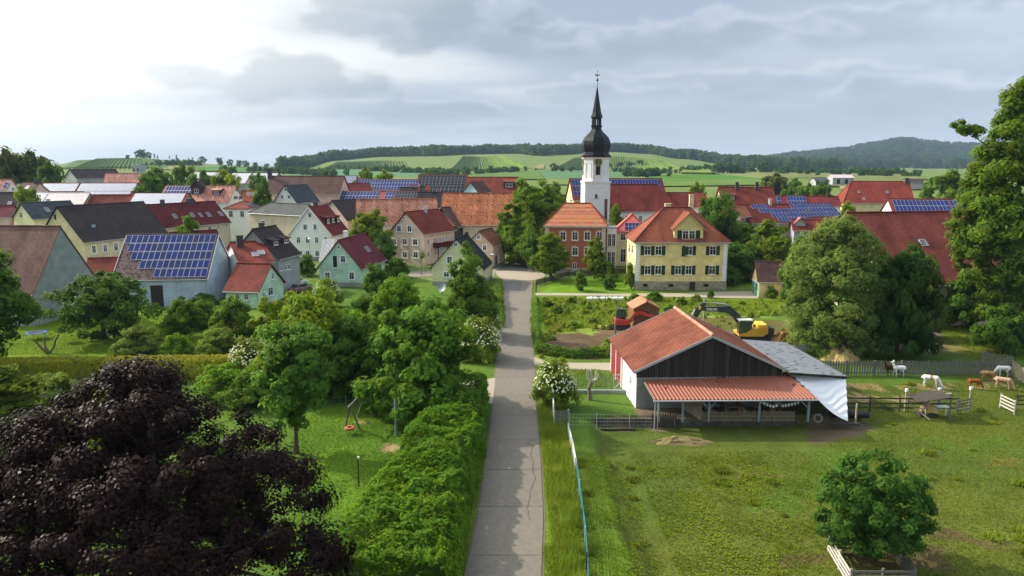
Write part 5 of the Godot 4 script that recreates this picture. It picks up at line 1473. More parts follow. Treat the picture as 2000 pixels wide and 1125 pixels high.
	grow("bush", "elder_bush", "heavily flowering elder halfway along the left road verge", "bush", -3.84, -76.04, 4.51, 5.43, "elder", 4.57, "flowering elders", true)
	grow("bush", "elder_bush", "white flowering elder above the swing set", "bush", -14.45, -69.63, 4., 4.16, "elder", 0.69, "flowering elders", true)
	grow("bush", "elder_bush", "creamy flowering elder in front of the mint house", "bush", -27.89, -105.58, 4.24, 4.34, "elder", 3.08, "flowering elders", true)
	grow("bush", "elder_bush", "big elder full of white umbels at the right road edge", "bush", 3.8, -60.15, 4.2, 3.89, "elder", 5.48, "flowering elders", true)
	grow("bush", "bush", "dark bush right of the mint gabled house", "", -22.58, -116.5, 4.9, 5.11, "dark", 1.6, "garden bushes left of the road")
	grow("bush", "bush", "round shrub beside the mint gabled house corner", "", -21.63, -131.92, 3.87, 5., "mid", 4., "garden bushes left of the road")
	grow("bush", "bush", "low shrub on the verge below the pale yellow house", "", -4.03, -105.58, 3.14, 4.34, "mid", 0.11, "garden bushes left of the road")
	grow("bush", "bush", "light garden shrub on the lawn before the pale yellow house", "", -11.16, -91.72, 3.78, 5.41, "light", 2.51, "garden bushes left of the road")
	grow("bush", "bush", "yellowish shrub beside the yellow green spreading tree", "", -20.45, -76.47, 5.22, 6.25, "yellow", 4.91, "garden bushes left of the road")
	grow("bush", "bush", "dark low shrub at the wooden door of the solar barn", "", -46.48, -105.58, 1.97, 4.65, "dark", 1.03, "garden bushes left of the road")
	grow("bush", "bush", "hedge shrub behind the small orchard tree", "", -40.92, -91.72, 3.44, 4.73, "mid", 3.43, "garden bushes left of the road")
	grow("bush", "bush", "shrub between parked cars and grey dormer house", "", -41.25, -124.16, 3.2, 3.99, "dark", 5.83, "garden bushes left of the road")
	grow("bush", "bush", "leafy bush between beech and clipped hedge, right side", "", -26.51, -63.12, 2.94, 5.68, "bright", 1.94, "garden bushes left of the road")
	grow("bush", "bush", "leafy light bush left of the copper beech top", "", -41.01, -60.97, 2.61, 5.04, "light", 4.34, "garden bushes left of the road")
	grow("bush", "bush", "pale bush between ash tree and beech", "", -22.91, -60.97, 3.08, 5.04, "mid", 0.46, "garden bushes left of the road")
	grow("bush", "bush", "bush below the dark maple at the swing lawn edge", "", -10.76, -59.61, 2.1, 4.49, "maple", 2.86, "garden bushes left of the road")
	grow("conifer", "weeping_conifer", "drooping conifer branches at the left edge under the hedge", "conifer", -39.85, -53.59, 5.79, 7.3, "conifer", 5.26)
	grow("cone", "linden_tree", "conical linden in front of the brick building left side", "tree", 7.22, -130.3, 9.41, 7.98, "linden", 1.37, "lindens at the brick building")
	grow("cone", "linden_tree", "narrow linden in front of the brick building right side", "tree", 15.48, -131.92, 8.28, 4.42, "linden", 3.77, "lindens at the brick building")
	grow("pyramid", "young_tree", "young dark tree on the lawn left of the yellow house", "tree", 11.75, -119.96, 3.9, 2.81, "mid", 6.17)
	grow("bush", "bush", "bushy tree before the yellow annex", "", 17.67, -130.3, 3.45, 3.8, "mid", 2.29)
	grow("bush", "bush", "dark round bush on the lawn left of the yellow house", "", 16.8, -120.98, 2.59, 2.3, "dark", 4.68)
	grow("round", "broadleaf_tree", "blue green tree between chestnut and left linden", "tree", 4.29, -140.32, 6.96, 4.7, "ash", 0.8)
	grow("round", "walnut_tree", "yellow green round tree in front of the mottled barn", "tree", -29.53, -146.22, 10.59, 9.56, "linden", 3.2)
	grow("round", "broadleaf_tree", "pale tree right beside the round walnut at the beige house", "tree", -26.24, -143.24, 7.2, 6.25, "ash", 5.6)
	grow("cone", "linden_tree", "golden green tree behind the brick building and flue", "tree", 23.31, -160.03, 12.33, 5.1, "linden", 1.72)
	grow("dense", "broadleaf_tree", "dark tree behind the yellow house right chimney", "tree", 41.13, -143.24, 14.37, 12.5, "dark", 4.11)
	grow("cone", "broadleaf_tree", "tall light tree right of the yellow house", "tree", 48.46, -131.92, 11.6, 9.61, "linden", 0.23)
	grow("bush", "bush", "big clipped dome of evergreen right of yellow house", "", 47.88, -149.85, 8.59, 10.88, "mid", 2.63)
	grow("bush", "bush", "dark hedge beside the right wall of the yellow house", "", 41.8, -130.3, 6.49, 10.45, "dark", 5.03)
	grow("bush", "bush", "small bush in front of the garage", "", 41.95, -113.23, 1.85, 2.16, "mid", 1.14)
	grow("bush", "box_ball", "round clipped box ball at the garden path", "bush", 32.16, -113.23, 1.26, 1.16, "dark", 3.54)
	grow("bush", "bush", "climbing shrub at the left corner of the yellow house", "", 20.42, -121.5, 4.48, 1.78, "yellow", 5.94)
	grow("round", "broadleaf_tree", "dark green tree left behind the willow", "tree", 37.88, -91.72, 11.53, 6.09, "dark", 2.06)
	grow("dense", "broadleaf_tree", "dark tree right behind the willow", "tree", 43.89, -78.66, 11.74, 9.34, "darkest", 4.46)
	grow("dense", "broadleaf_tree", "yellowish topped tree beside the dark tree behind the willow", "tree", 50.56, -86.03, 9.93, 5.09, "willow", 0.57)
	grow("bush", "bush", "dark leafy bush between huge red barn and poplar", "", 59.38, -91.72, 6.84, 6.76, "dark", 2.97)
	grow("bush", "bush", "bush at the lower right corner of the huge red barn", "", 56.03, -78.66, 5.35, 5.84, "dark", 5.37)
	grow("far", "broadleaf_tree", "loose group of tall trees at the upper left edge", "tree", -188.55, -270., 22.32, 13.56, "far1", 1.49, "trees among the village roofs")
	grow("far", "broadleaf_tree", "second tall tree at the upper left edge, darker", "tree", -183.14, -275., 21.51, 13.8, "far1", 3.89, "trees among the village roofs")
	grow("far", "broadleaf_tree", "third tree left of the dark barn at upper left", "tree", -167.53, -260., 18.05, 8.58, "dark", 0., "trees among the village roofs")
	grow("far", "broadleaf_tree", "dark tree mass between pink roof and far solar roof", "tree", -122.75, -250., 16.03, 13.64, "dark", 2.4, "trees among the village roofs")
	grow("far", "broadleaf_tree", "dark tree right beside the pink tiled far roof", "tree", -123.47, -245., 15., 8.8, "dark", 4.8, "trees among the village roofs")
	grow("far", "broadleaf_tree", "light tree before the far solar roofs", "tree", -137.15, -300., 16.63, 8.59, "mid", 0.92, "trees among the village roofs")
	grow("far", "broadleaf_tree", "dark tree covering the first far solar roof", "tree", -102.81, -240., 15.53, 8.28, "dark", 3.31, "trees among the village roofs")
	grow("far", "broadleaf_tree", "yellow green tree above the pink dormer roof", "tree", -94.74, -235., 15.72, 11.83, "yellow", 5.71, "trees among the village roofs")
	grow("round", "broadleaf_tree", "round tree right of the orange roof with skylights", "tree", -71.43, -205., 13.96, 6.8, "dark", 1.83, "trees among the village roofs")
	grow("far", "broadleaf_tree", "blue green tree before the second far solar field", "tree", -105.83, -300., 12.85, 7.3, "ash", 4.23, "trees among the village roofs")
	grow("round", "broadleaf_tree", "yellow tree behind the yellow slate roofed house", "tree", -128.31, -190., 12.86, 8.23, "yellow", 0.34, "trees among the village roofs")
	grow("conifer", "spruce_tree", "green tree in front of the maroon skylight roof", "conifer", -61.43, -135., 11.93, 6.29, "mid", 2.74, "trees among the village roofs")
	grow("far", "broadleaf_tree", "round green tree behind the long solar roof, left", "tree", -61.56, -300., 14.53, 9.45, "mid", 5.14, "trees among the village roofs")
	grow("far", "broadleaf_tree", "second round tree behind the long solar roof", "tree", -53.8, -305., 13.54, 8.73, "bright", 1.26, "trees among the village roofs")
	grow("far", "broadleaf_tree", "small tree peeping above the black solar roof", "tree", -38.01, -330., 12.81, 5.67, "mid", 3.66, "trees among the village roofs")
	grow("far", "broadleaf_tree", "bush top behind the church solar barn at right", "tree", 59.11, -230., 12.67, 4.63, "yellow", 6.06, "trees among the village roofs")
	grow("far", "broadleaf_tree", "tall dark tree behind the two chimney roof", "tree", 106.9, -290., 12.83, 10.8, "far1", 2.17, "trees among the village roofs")
	grow("far", "broadleaf_tree", "dark round tree right of the two chimney roof", "tree", 109.86, -280., 11.27, 8.03, "dark", 4.57, "trees among the village roofs")
	grow("far", "broadleaf_tree", "tree in front of the white far halls", "tree", 99.35, -230., 12.35, 7.28, "dark", 0.69, "trees among the village roofs")
	grow("far", "broadleaf_tree", "second tree in front of the white far halls", "tree", 97.28, -235., 11.91, 6.08, "mid", 3.09, "trees among the village roofs")
	grow("far", "broadleaf_tree", "broad green tree right of the bright red hipped roof", "tree", 134.31, -220., 16.28, 13.93, "mid", 5.49, "trees among the village roofs")
	grow("far", "broadleaf_tree", "little tree below the chestnut far side", "tree", 14.69, -240., 11.81, 6.9, "mid", 1.6, "trees among the village roofs")
	grow("round", "broadleaf_tree", "reddish green tree at the bright red hipped roof", "tree", 82.52, -175., 10.06, 6.83, "yellow", 4., "trees among the village roofs")
	grow("bush", "bush", "vine covered shrub at the yellow house right lawn", "", 41.76, -116.5, 2.59, 2.56, "yellow", 0.12)
	grow("round", "broadleaf_tree", "dark tree by the lane behind the small beige house", "tree", -1.78, -165., 7.35, 5.26, "dark", 2.52)
	grow("bush", "bush", "bush behind the red low roof left of the white house", "", -39.23, -134.66, 3.95, 3.92, "dark", 4.92)
	grow("bush", "bush", "bright bush behind the dark understorey trees", "", -18.09, -78.66, 4.65, 7., "bright", 1.03, "garden bushes left of the road")
	grow("bush", "bush", "mid green bush left of the bright bushy tree", "", -19.48, -91.72, 4.13, 5.41, "mid", 3.43, "garden bushes left of the road")
	grow("bush", "bush", "broad bush between yellow green tree and lawn", "", -25., -76.47, 3.49, 5.68, "bright", 5.83, "garden bushes left of the road")
	grow("bush", "bush", "light bush right behind the big maple", "", -7.68, -80.98, 3.98, 5.4, "light", 1.94, "garden bushes left of the road")
	grow("bush", "bush", "green bush at the garden edge left of the road elders", "", -7.1, -91.72, 3.44, 4.73, "bright", 4.34, "garden bushes left of the road")
	grow("bush", "bush", "soft bush before the right end of the clipped hedge", "", -22.98, -63.87, 3.46, 4.31, "bright", 0.46, "garden bushes left of the road")
	grow("bush", "bush", "bush on the lawn corner right of the feathery bush", "", -37.82, -77.77, 2.31, 3.46, "bright", 2.86, "garden bushes left of the road")
	special_trees()
	garden_things()
	paddock()
	ground_cover()

# ---------------------------------------------------------------- ground
var zones := []
func zone(poly: PackedVector2Array, a: Color, b: Color, wob := 1.2) -> void:
	var lo := Vector2(1e9, 1e9)
	var hi := -lo
	for p in poly:
		lo = lo.min(p); hi = hi.max(p)
	zones.append([Rect2(lo, hi - lo), poly, a, b, wob])

func ground_color(x: float, z: float) -> Color:
	var n := noise.get_noise_2d(x * 4.0, z * 4.0)
	var n2 := noise.get_noise_2d(x * .9 + 300, z * .9)
	var c := Color(.12, .19, .022).lerp(Color(.075, .14, .02), clampf(n2 * 1.4 + .5, 0, 1))
	if z < -130: c = Color(.16, .21, .06).lerp(Color(.12, .175, .045), clampf(n2 + .5, 0, 1))
	for q in zones:
		var p := Vector2(x + noise.get_noise_2d(x * 14, z * 14) * q[4], z + noise.get_noise_2d(x * 14 + 90, z * 14) * q[4])
		if q[0].has_point(p) and Geometry2D.is_point_in_polygon(p, q[1]):
			c = q[2].lerp(q[3], clampf(n * 1.6 + n2 * .8 + .5, 0, 1))
	return c

func ellipse(c: Vector3, rx: float, rz: float) -> PackedVector2Array:
	var p := PackedVector2Array()
	for k in 20: p.append(Vector2(c.x + cos(TAU * k / 20) * rx, c.z + sin(TAU * k / 20) * rz))
	return p

func terrain() -> void:
	var past := Color(.1, .118, .021)
	var past2 := Color(.08, .11, .022)
	zone(PackedVector2Array([Vector2(6.5, -10), Vector2(90, -10), Vector2(90, -62), Vector2(60, -71), Vector2(24, -66), Vector2(24, -57.5), Vector2(6.5, -57.5)]), past, past2)
	zone(PackedVector2Array([Vector2(14.68, -42.25), Vector2(25.51, -54.28), Vector2(27.57, -50.24), Vector2(18, -41.58)]), Color(.085, .135, .02), past2, 3.0)
	zone(PackedVector2Array([Vector2(33.74, -54.28), Vector2(41.93, -55.38), Vector2(37.37, -48.43), Vector2(31.29, -47.57)]), Color(.085, .135, .02), past2, 3.0)
	for e in [[Vector3(17.83, -0.7, -47.57), 1.0, .35], [Vector3(32.17, -0.7, -50.91), .9, .3], [Vector3(36.44, -0.7, -49.78), 1.6, .7], [Vector3(26.72, -0.7, -39.08), 2.2, .8], [Vector3(15.91, -0.7, -36.32), 1.6, .7], [Vector3(21.58, -0.7, -36.84), 3.2, 1.6]]:
		zone(ellipse(e[0], e[1], e[2]), Color(.11, .085, .04), Color(.13, .12, .03), 1.4)
	for e in [[Vector3(34.6, -0.35, -67), 2.2, .8], [Vector3(39.69, -0.34, -67.14), 3.6, .45], [Vector3(36.61, -0.51, -64.2), 2.4, .5], [Vector3(31.97, -0.49, -64.59), 1.8, .6], [Vector3(47.08, -0.31, -67.7), 2.0, .5]]:
		zone(ellipse(e[0], e[1], e[2]), Color(.38, .29, .15), Color(.27, .2, .09), 1.6)
	# trodden earth round the barn
	zone(PackedVector2Array([Vector2(23.43, -53.21), Vector2(25.04, -57.12), Vector2(29.91, -62.2), Vector2(31.73, -60.18), Vector2(28.93, -55.38)]), Color(.13, .1, .065), Color(.1, .085, .05))
	zone(PackedVector2Array([Vector2(10.76, -59.61), Vector2(11, -60.97), Vector2(13.06, -60.97), Vector2(12.77, -56.29), Vector2(11.75, -56.29)]), Color(.26, .19, .12), Color(.2, .15, .1), .7)
	zone(PackedVector2Array([Vector2(11.3, -57.3), Vector2(24, -57.3), Vector2(24, -62), Vector2(11.3, -62)]), Color(.2, .155, .105), Color(.15, .12, .085), .3)
	zone(PackedVector2Array([Vector2(9.13, -57.68), Vector2(10.72, -58.06), Vector2(10.25, -56.57), Vector2(8.72, -56.33)]), Color(.3, .2, .11), Color(.2, .16, .06), .8)
	# vegetable garden and dug soil
	zone(PackedVector2Array([Vector2(3.69, -111.88), Vector2(44.66, -111.88), Vector2(36.86, -91.72), Vector2(12.85, -91.72), Vector2(10.79, -76.47), Vector2(2.84, -76.47)]), Color(.2, .27, .04), Color(.1, .165, .03), 1.5)
	zone(PackedVector2Array([Vector2(4.84, -87.38), Vector2(12.78, -88.78), Vector2(11.08, -76.47), Vector2(3.98, -76.47)]), Color(.13, .09, .055), Color(.1, .075, .04), 1.6)
	zone(PackedVector2Array([Vector2(23.67, -97.49), Vector2(30.54, -98.87), Vector2(38.32, -95.49), Vector2(34.38, -82.93), Vector2(28.81, -80.98), Vector2(21.63, -88.78)]), Color(.14, .095, .055), Color(.12, .12, .03), 2.2)
	zone(PackedVector2Array([Vector2(11.5, -91.72), Vector2(16.05, -92.63), Vector2(15.26, -86.03), Vector2(11.38, -85.49)]), Color(.14, .1, .055), Color(.12, .12, .03), 1.6)
	zone(PackedVector2Array([Vector2(5.51, -99.93), Vector2(7.35, -99.93), Vector2(6.23, -88.78), Vector2(4.72, -88.78)]), Color(.22, .1, .05), Color(.12, .13, .03), 1.0)
	zone(PackedVector2Array([Vector2(5.18, -117.96), Vector2(6.65, -130.3), Vector2(23.51, -137.46), Vector2(20.87, -117.96)]), Color(.13, .25, .018), Color(.1, .2, .018), .4)
	# lawns on the left
	zone(PackedVector2Array([Vector2(-56.81, -76.47), Vector2(-67.63, -91.72), Vector2(-63.55, -98.18), Vector2(-52.33, -101.75), Vector2(-39.23, -91.72), Vector2(-32.1, -78.66)]), Color(.14, .22, .015), Color(.11, .18, .015), .8)
	zone(PackedVector2Array([Vector2(-11.64, -33.7), Vector2(-17.52, -52.52), Vector2(-17.04, -63.12), Vector2(-7.87, -61.67), Vector2(-8.05, -43.69), Vector2(-9.53, -33.7)]), Color(.12, .215, .018), Color(.07, .155, .016), 1.5)
	zone(PackedVector2Array([Vector2(-13.17, -105.58), Vector2(-4.02, -109.7), Vector2(-3, -80.98), Vector2(-9, -80.98)]), Color(.14, .24, .018), Color(.11, .2, .018), .8)
	for e in [[Vector3(-9.25, 0, -51.19), .7, .8], [Vector3(-12.57, 0, -56.45), .6, .3], [Vector3(-12.87, 0, -54.93), .5, .25]]:
		zone(ellipse(e[0], e[1], e[2]), Color(.42, .31, .17), Color(.34, .25, .13), .35)
	zone(PackedVector2Array([Vector2(43.19, -78.66), Vector2(48.33, -86.03), Vector2(54.23, -87.38), Vector2(49.61, -78.66)]), Color(.2, .13, .085), Color(.13, .1, .06), 1.2)
	zone(PackedVector2Array([Vector2(58.68, -94.84), Vector2(72.22, -98.18), Vector2(58.95, -78.66), Vector2(49.61, -78.66)]), Color(.12, .17, .02), Color(.2, .18, .06), 2.0)
	var xs := []
	var x := 0.0
	while x < 70: xs.append(x); x += .5
	while x < 1900: xs.append(x); x += clampf((x - 60) * .06, .6, 9.0)
	while x < 6000: xs.append(x); x *= 1.15
	var all := []
	for k in range(xs.size() - 1, 0, -1): all.append(-xs[k])
	all.append_array(xs)
	var zs := []
	var d := -60.0
	while d < 12: zs.append(-d); d += 6.0
	while d < 56: zs.append(-d); d += .5
	while d < 59: zs.append(-d); d += .25
	while d < 132: zs.append(-d); d += .55
	while d < 3600: zs.append(-d); d *= 1.022
	while d < 6000: zs.append(-d); d *= 1.15
	var b := MB.new()
	var nx := all.size()
	for zz in zs:
		for xx in all:
			var far: bool = absf(xx) > 80 and absf(xx) > -zz * 1.1
			b.col = Color(.11, .17, .03) if far else ground_color(xx, zz)
			var e := .6 if -zz < 140 else 6.0
			var h := gh(xx, zz)
			var nn := Vector3.UP if far else Vector3(h - gh(xx + e, zz), e, h - gh(xx, zz + e)).normalized()
			b.vert(Vector3(xx, h, zz), nn)
	for j in zs.size() - 1:
		for i in nx - 1:
			var a := j * nx + i
			b.ix.append_array(PackedInt32Array([a, a + nx, a + 1, a + 1, a + nx, a + nx + 1]))
	struct("ground", b.done(), mats["ground"])

# a sheet over a ground polygon given by rows [left, right]
func strip(called: String, rows: Array, material: Material, lift: float, kind := true, parent: Node3D = null, k := 0, thick := .0) -> void:
	var b := MB.new()
	for i in rows.size() - 1:
		var l0: Vector3 = rows[i][0]
		var r0: Vector3 = rows[i][1]
		var l1: Vector3 = rows[i + 1][0]
		var r1: Vector3 = rows[i + 1][1]
		var n := 8
		for j in n:
			var p := []
			for e in [[l0, r0, j], [l0, r0, j + 1], [l1, r1, j + 1], [l1, r1, j]]:
				var q: Vector3 = e[0].lerp(e[1], float(e[2]) / n)
				p.append(Vector3(q.x, gh(q.x, q.z) + lift, q.z))
			b.quad(p[0], p[1], p[2], p[3])
			if thick > 0 and j == 0: b.quad(p[0] - Vector3(0, thick, 0), p[0], p[3], p[3] - Vector3(0, thick, 0))
			if thick > 0 and j == n - 1: b.quad(p[1], p[1] - Vector3(0, thick, 0), p[2] - Vector3(0, thick, 0), p[2])
	if parent: piece(parent, called, k, b.done(), material, Transform3D())
	else: struct(called, b.done(), material)

func roads() -> void:
	var edge := [[Vector3(-2.64, 0, -31.12), Vector3(1.58, 0, -31.12)], [Vector3(-2.48, 0, -33.94), Vector3(1.52, 0, -33.94)], [Vector3(-2.05, 0, -40.24), Vector3(1.9, 0, -40.24)], [Vector3(-1.93, 0, -48.8), Vector3(2.08, 0, -48.8)], [Vector3(-1.74, 0, -53.59), Vector3(2.07, 0, -53.59)], [Vector3(-1.66, 0, -59.61), Vector3(2.11, 0, -59.61)], [Vector3(-1.69, 0, -68.75), Vector3(2.31, 0, -68.75)], [Vector3(-1.7, 0, -76.47), Vector3(2.44, 0, -76.47)], [Vector3(-1.49, 0, -91.72), Vector3(2.64, 0, -91.72)], [Vector3(-1.37, 0, -109.7), Vector3(2.97, 0, -109.7)], [Vector3(-1.43, 0.12, -130.3), Vector3(3.8, 0.12, -130.3)]]
	var road := Node3D.new()
	road.name = "road"
	add_child(road)
	road.set_meta("kind", "structure")
	var at := func(z: float) -> Array:
		for i in edge.size() - 1:
			var z0: float = edge[i][0].z
			var z1: float = edge[i + 1][0].z
			if z <= z0 and z >= z1:
				var t := (z - z0) / (z1 - z0)
				return [edge[i][0].lerp(edge[i + 1][0], t), edge[i][1].lerp(edge[i + 1][1], t)]
		return edge[-1]
	var joints := [edge[0][0].z]
	for j in [Vector3(-0.28, 0, -35.86), Vector3(-0.32, 0, -41.49), Vector3(-0.36, 0, -47.04), Vector3(-0.4, 0, -52.63), Vector3(-0.44, 0, -58.06), Vector3(-0.48, 0, -63.42), Vector3(-0.52, 0, -69.1)]: joints.append(j.z)
	var z: float = joints[-1] - 4.8
	while z > edge[-1][0].z + 3:
		joints.append(z); z -= 4.8
	joints.append(edge[-1][0].z)
	var r := RandomNumberGenerator.new()
	r.seed = 8
	for i in joints.size() - 1:
		var rows := []
		var z0: float = joints[i] - .018
		var z1: float = joints[i + 1] + .018
		for k in 7: rows.append(at.call(lerpf(z0, z1, k / 6.0)))
		var tone := r.randf_range(.93, 1.05)
		var mk := mat("slab%d" % (i % 5), .205 * tone, .182 * tone, .15 * tone, .92, "grain", .35, {"detail": "plaster", "dscale": .22})
		strip("slab", rows, mk, .05, true, road, i, .1)
	# verge of worn grit along both edges
	for s in 2:
		var rows := []
		for e in edge:
			var inner: Vector3 = e[s]
			var off := -.14 if s == 0 else .14
			rows.append([inner + Vector3(minf(off, 0), 0, 0), inner + Vector3(maxf(off, 0), 0, 0)])
		strip("road_shoulder", rows, mat("verge_grit", .15, .13, .075, .95, "grain", .8), .012)
	var cr := MB.new()
	for line in [[Vector3(0.99, 0, -52.11), Vector3(1.56, 0, -51.29), Vector3(1.36, 0, -49.55), Vector3(1.54, 0, -48.17), Vector3(1.44, 0, -47.04), Vector3(1.6, 0, -45.46), Vector3(1.21, 0, -43.84), Vector3(1.07, 0, -41.9), Vector3(0.92, 0, -41.15), Vector3(1.05, 0, -39.73)], [Vector3(1.44, 0, -47.04), Vector3(2.06, 0, -47.38)], [Vector3(-1.75, 0, -46.87), Vector3(-0.9, 0, -47.12), Vector3(0, 0, -46.95), Vector3(1.44, 0, -47.04)]]:
		for i in line.size() - 1:
			var a: Vector3 = line[i] + Vector3(0, .058, 0)
			var c: Vector3 = line[i + 1] + Vector3(0, .058, 0)
			var s := (c - a).cross(Vector3.UP).normalized() * .025
			for k in 4:
				var p := a.lerp(c, k / 4.0) + s * (r.randf() - .5) * 4
				var q := a.lerp(c, (k + 1) / 4.0) + s * (r.randf() - .5) * 4
				cr.quad(p - s, p + s, q + s, q - s)
	piece(road, "crack", 0, cr.done(), mats["crack"], Transform3D())
	# the village street, the yard of setts and the lane beyond
	strip("street", [[Vector3(-1.42, 0.11, -129.77), Vector3(3.78, 0.11, -129.77)], [Vector3(-2.75, 0.21, -134.66), Vector3(6.01, 0.17, -133.01)], [Vector3(-3.46, 0.35, -139.75), Vector3(6.86, 0.32, -138.6)], [Vector3(-3.82, 0.43, -142.06), Vector3(5.21, 0.47, -143.24)], [Vector3(-1.61, 0.63, -147.42), Vector3(3.43, 0.63, -147.42)], [Vector3(-1.12, 0.82, -154.23), Vector3(2.91, 0.82, -154.23)], [Vector3(0, 1.06, -163.33), Vector3(2.6, 1.06, -163.33)]], mats["gravel"], .045)
	strip("street", [[Vector3(-29.9, 0.27, -136.9), Vector3(-28.84, 0.15, -131.92)], [Vector3(-17.28, 0.35, -139.75), Vector3(-16.61, 0.2, -134.11)], [Vector3(-3.48, 0.39, -140.9), Vector3(-3.33, 0.21, -134.66)]].map(func(e): return [e[1], e[0]]), mats["asphalt"], .03)
	strip("dark_sheet", [[Vector3(-1.38, 0, -117.96), Vector3(1.12, 0, -117.96)], [Vector3(-1.23, 0.1, -129.24), Vector3(1.7, 0.1, -129.24)]], mats["dark_road_sheet"], .056)  # darker sheet over the left part of the road
	strip("dark_sheet", [[Vector3(-3.47, 0.37, -140.32), Vector3(3.06, 0.37, -140.32)], [Vector3(-1.61, 0.63, -147.42), Vector3(3.43, 0.63, -147.42)], [Vector3(-1.12, 0.82, -154.23), Vector3(2.91, 0.82, -154.23)]], mats["dark_road_sheet"], .05)  # shade of the lane laid in as a dark sheet
	strip("driveway", [[Vector3(2.46, 0, -77.11), Vector3(2.36, 0, -73.79)], [Vector3(3.89, 0, -74.8), Vector3(3.81, 0, -73.19)], [Vector3(6.1, 0, -74.59), Vector3(5.9, 0, -72.03)], [Vector3(10.82, 0, -74.59), Vector3(10.41, 0, -71.65)]].map(func(e): return [e[1], e[0]]).map(func(e): return e), mats["gravel"], .03)
	strip("garden_path", [[Vector3(3.89, 0, -115.54), Vector3(3.97, 0, -117.96)], [Vector3(16.84, 0, -115.07), Vector3(17.11, 0, -116.98)], [Vector3(26.74, 0, -114.14), Vector3(27.49, 0, -117.46)], [Vector3(33.16, 0, -113.23), Vector3(34.78, 0, -118.95)], [Vector3(39.64, 0, -112.77), Vector3(41.91, 0, -119.45)]], mats["gravel"], .03)
	strip("footpath", [[Vector3(-21.16, 0, -64.18), Vector3(-21.85, 0, -66.39)], [Vector3(-13.47, 0, -64.18), Vector3(-13.91, 0, -66.39)], [Vector3(-5.8, 0, -64.49), Vector3(-5.99, 0, -66.72)], [Vector3(-1.74, 0, -60.97), Vector3(-1.65, 0, -69.1)]], mats["gravel"], .03)

# ---------------------------------------------------------------- fields, vineyards and woods on the hills
func field(corners: Array, c: Color, c2: Color) -> void:
	var b := MB.new()
	var n := 26
	var m := 14
	for j in m + 1:
		for i in n + 1:
			var p: Vector3 = corners[0].lerp(corners[1], float(i) / n).lerp(corners[3].lerp(corners[2], float(i) / n), float(j) / m)
			p.y = gh(p.x, p.z) + .5 + p.length() * .0006
			b.col = c.lerp(c2, clampf(noise.get_noise_2d(p.x * .3, p.z * .3) * 1.3 + .5, 0, 1))
			b.vert(p, Vector3(gh(p.x - 4, p.z) - gh(p.x + 4, p.z), 8, gh(p.x, p.z - 4) - gh(p.x, p.z + 4)).normalized())
	for j in m:
		for i in n:
			var a := j * (n + 1) + i
			b.ix.append_array(PackedInt32Array([a, a + n + 1, a + 1, a + 1, a + n + 1, a + n + 2]))
	struct("field", b.done(), mats["field"])

# rows of vines between two edges, each a low ridge that follows the slope
func vineyard(corners: Array, rows: int, called := "vine_rows") -> void:
	var b := MB.new()
	var r := RandomNumberGenerator.new()
	r.seed = rows
	for k in rows:
		var t := (k + .5) / rows
		var a: Vector3 = corners[0].lerp(corners[1], t)
		var e: Vector3 = corners[3].lerp(corners[2], t)
		var n := maxi(4, int(a.distance_to(e) / 7))
		var s := (e - a).cross(Vector3.UP).normalized() * .55
		var f := r.randf_range(.75, 1.2)
		for i in n:
			if r.randf() < .04: continue
			var p := a.lerp(e, float(i) / n)
			var q := a.lerp(e, (i + 1.0) / n)
			p.y = gh(p.x, p.z) + .3; q.y = gh(q.x, q.z) + .3
			var h := Vector3(0, r.randf_range(2.0, 2.7), 0)
			b.col = Color(f, f, f) * r.randf_range(.8, 1.2)
			b.quad(p - s, q - s, q + h, p + h); b.quad(q + s, p + s, p + h, q + h)
	struct(called, b.done(), mats["leaf_vine"], "stuff", "rows of green vines on the hillside")

func scatter(called: String, label: String, pts: Array, m: Mesh, material: Material, s0: float, s1: float, seed_: int) -> void:
	var r := RandomNumberGenerator.new()
	r.seed = seed_
	var mm := MultiMesh.new()
	mm.transform_format = MultiMesh.TRANSFORM_3D
	mm.use_colors = true
	mm.mesh = m
	mm.instance_count = pts.size()
	for i in pts.size():
		var s := r.randf_range(s0, s1)
		mm.set_instance_transform(i, Transform3D(rot_y(r.randf() * TAU).scaled(Vector3(s, s * r.randf_range(.85, 1.15), s)), pts[i]))
		var f := r.randf_range(.7, 1.25)
		mm.set_instance_color(i, Color(f * r.randf_range(.9, 1.2), f, f * .95))
	var o := MultiMeshInstance3D.new()
	o.name = numbered(called)
	o.multimesh = mm
	o.material_override = material
	add_child(o)
	o.set_meta("kind", "stuff")
	o.set_meta("label", label)

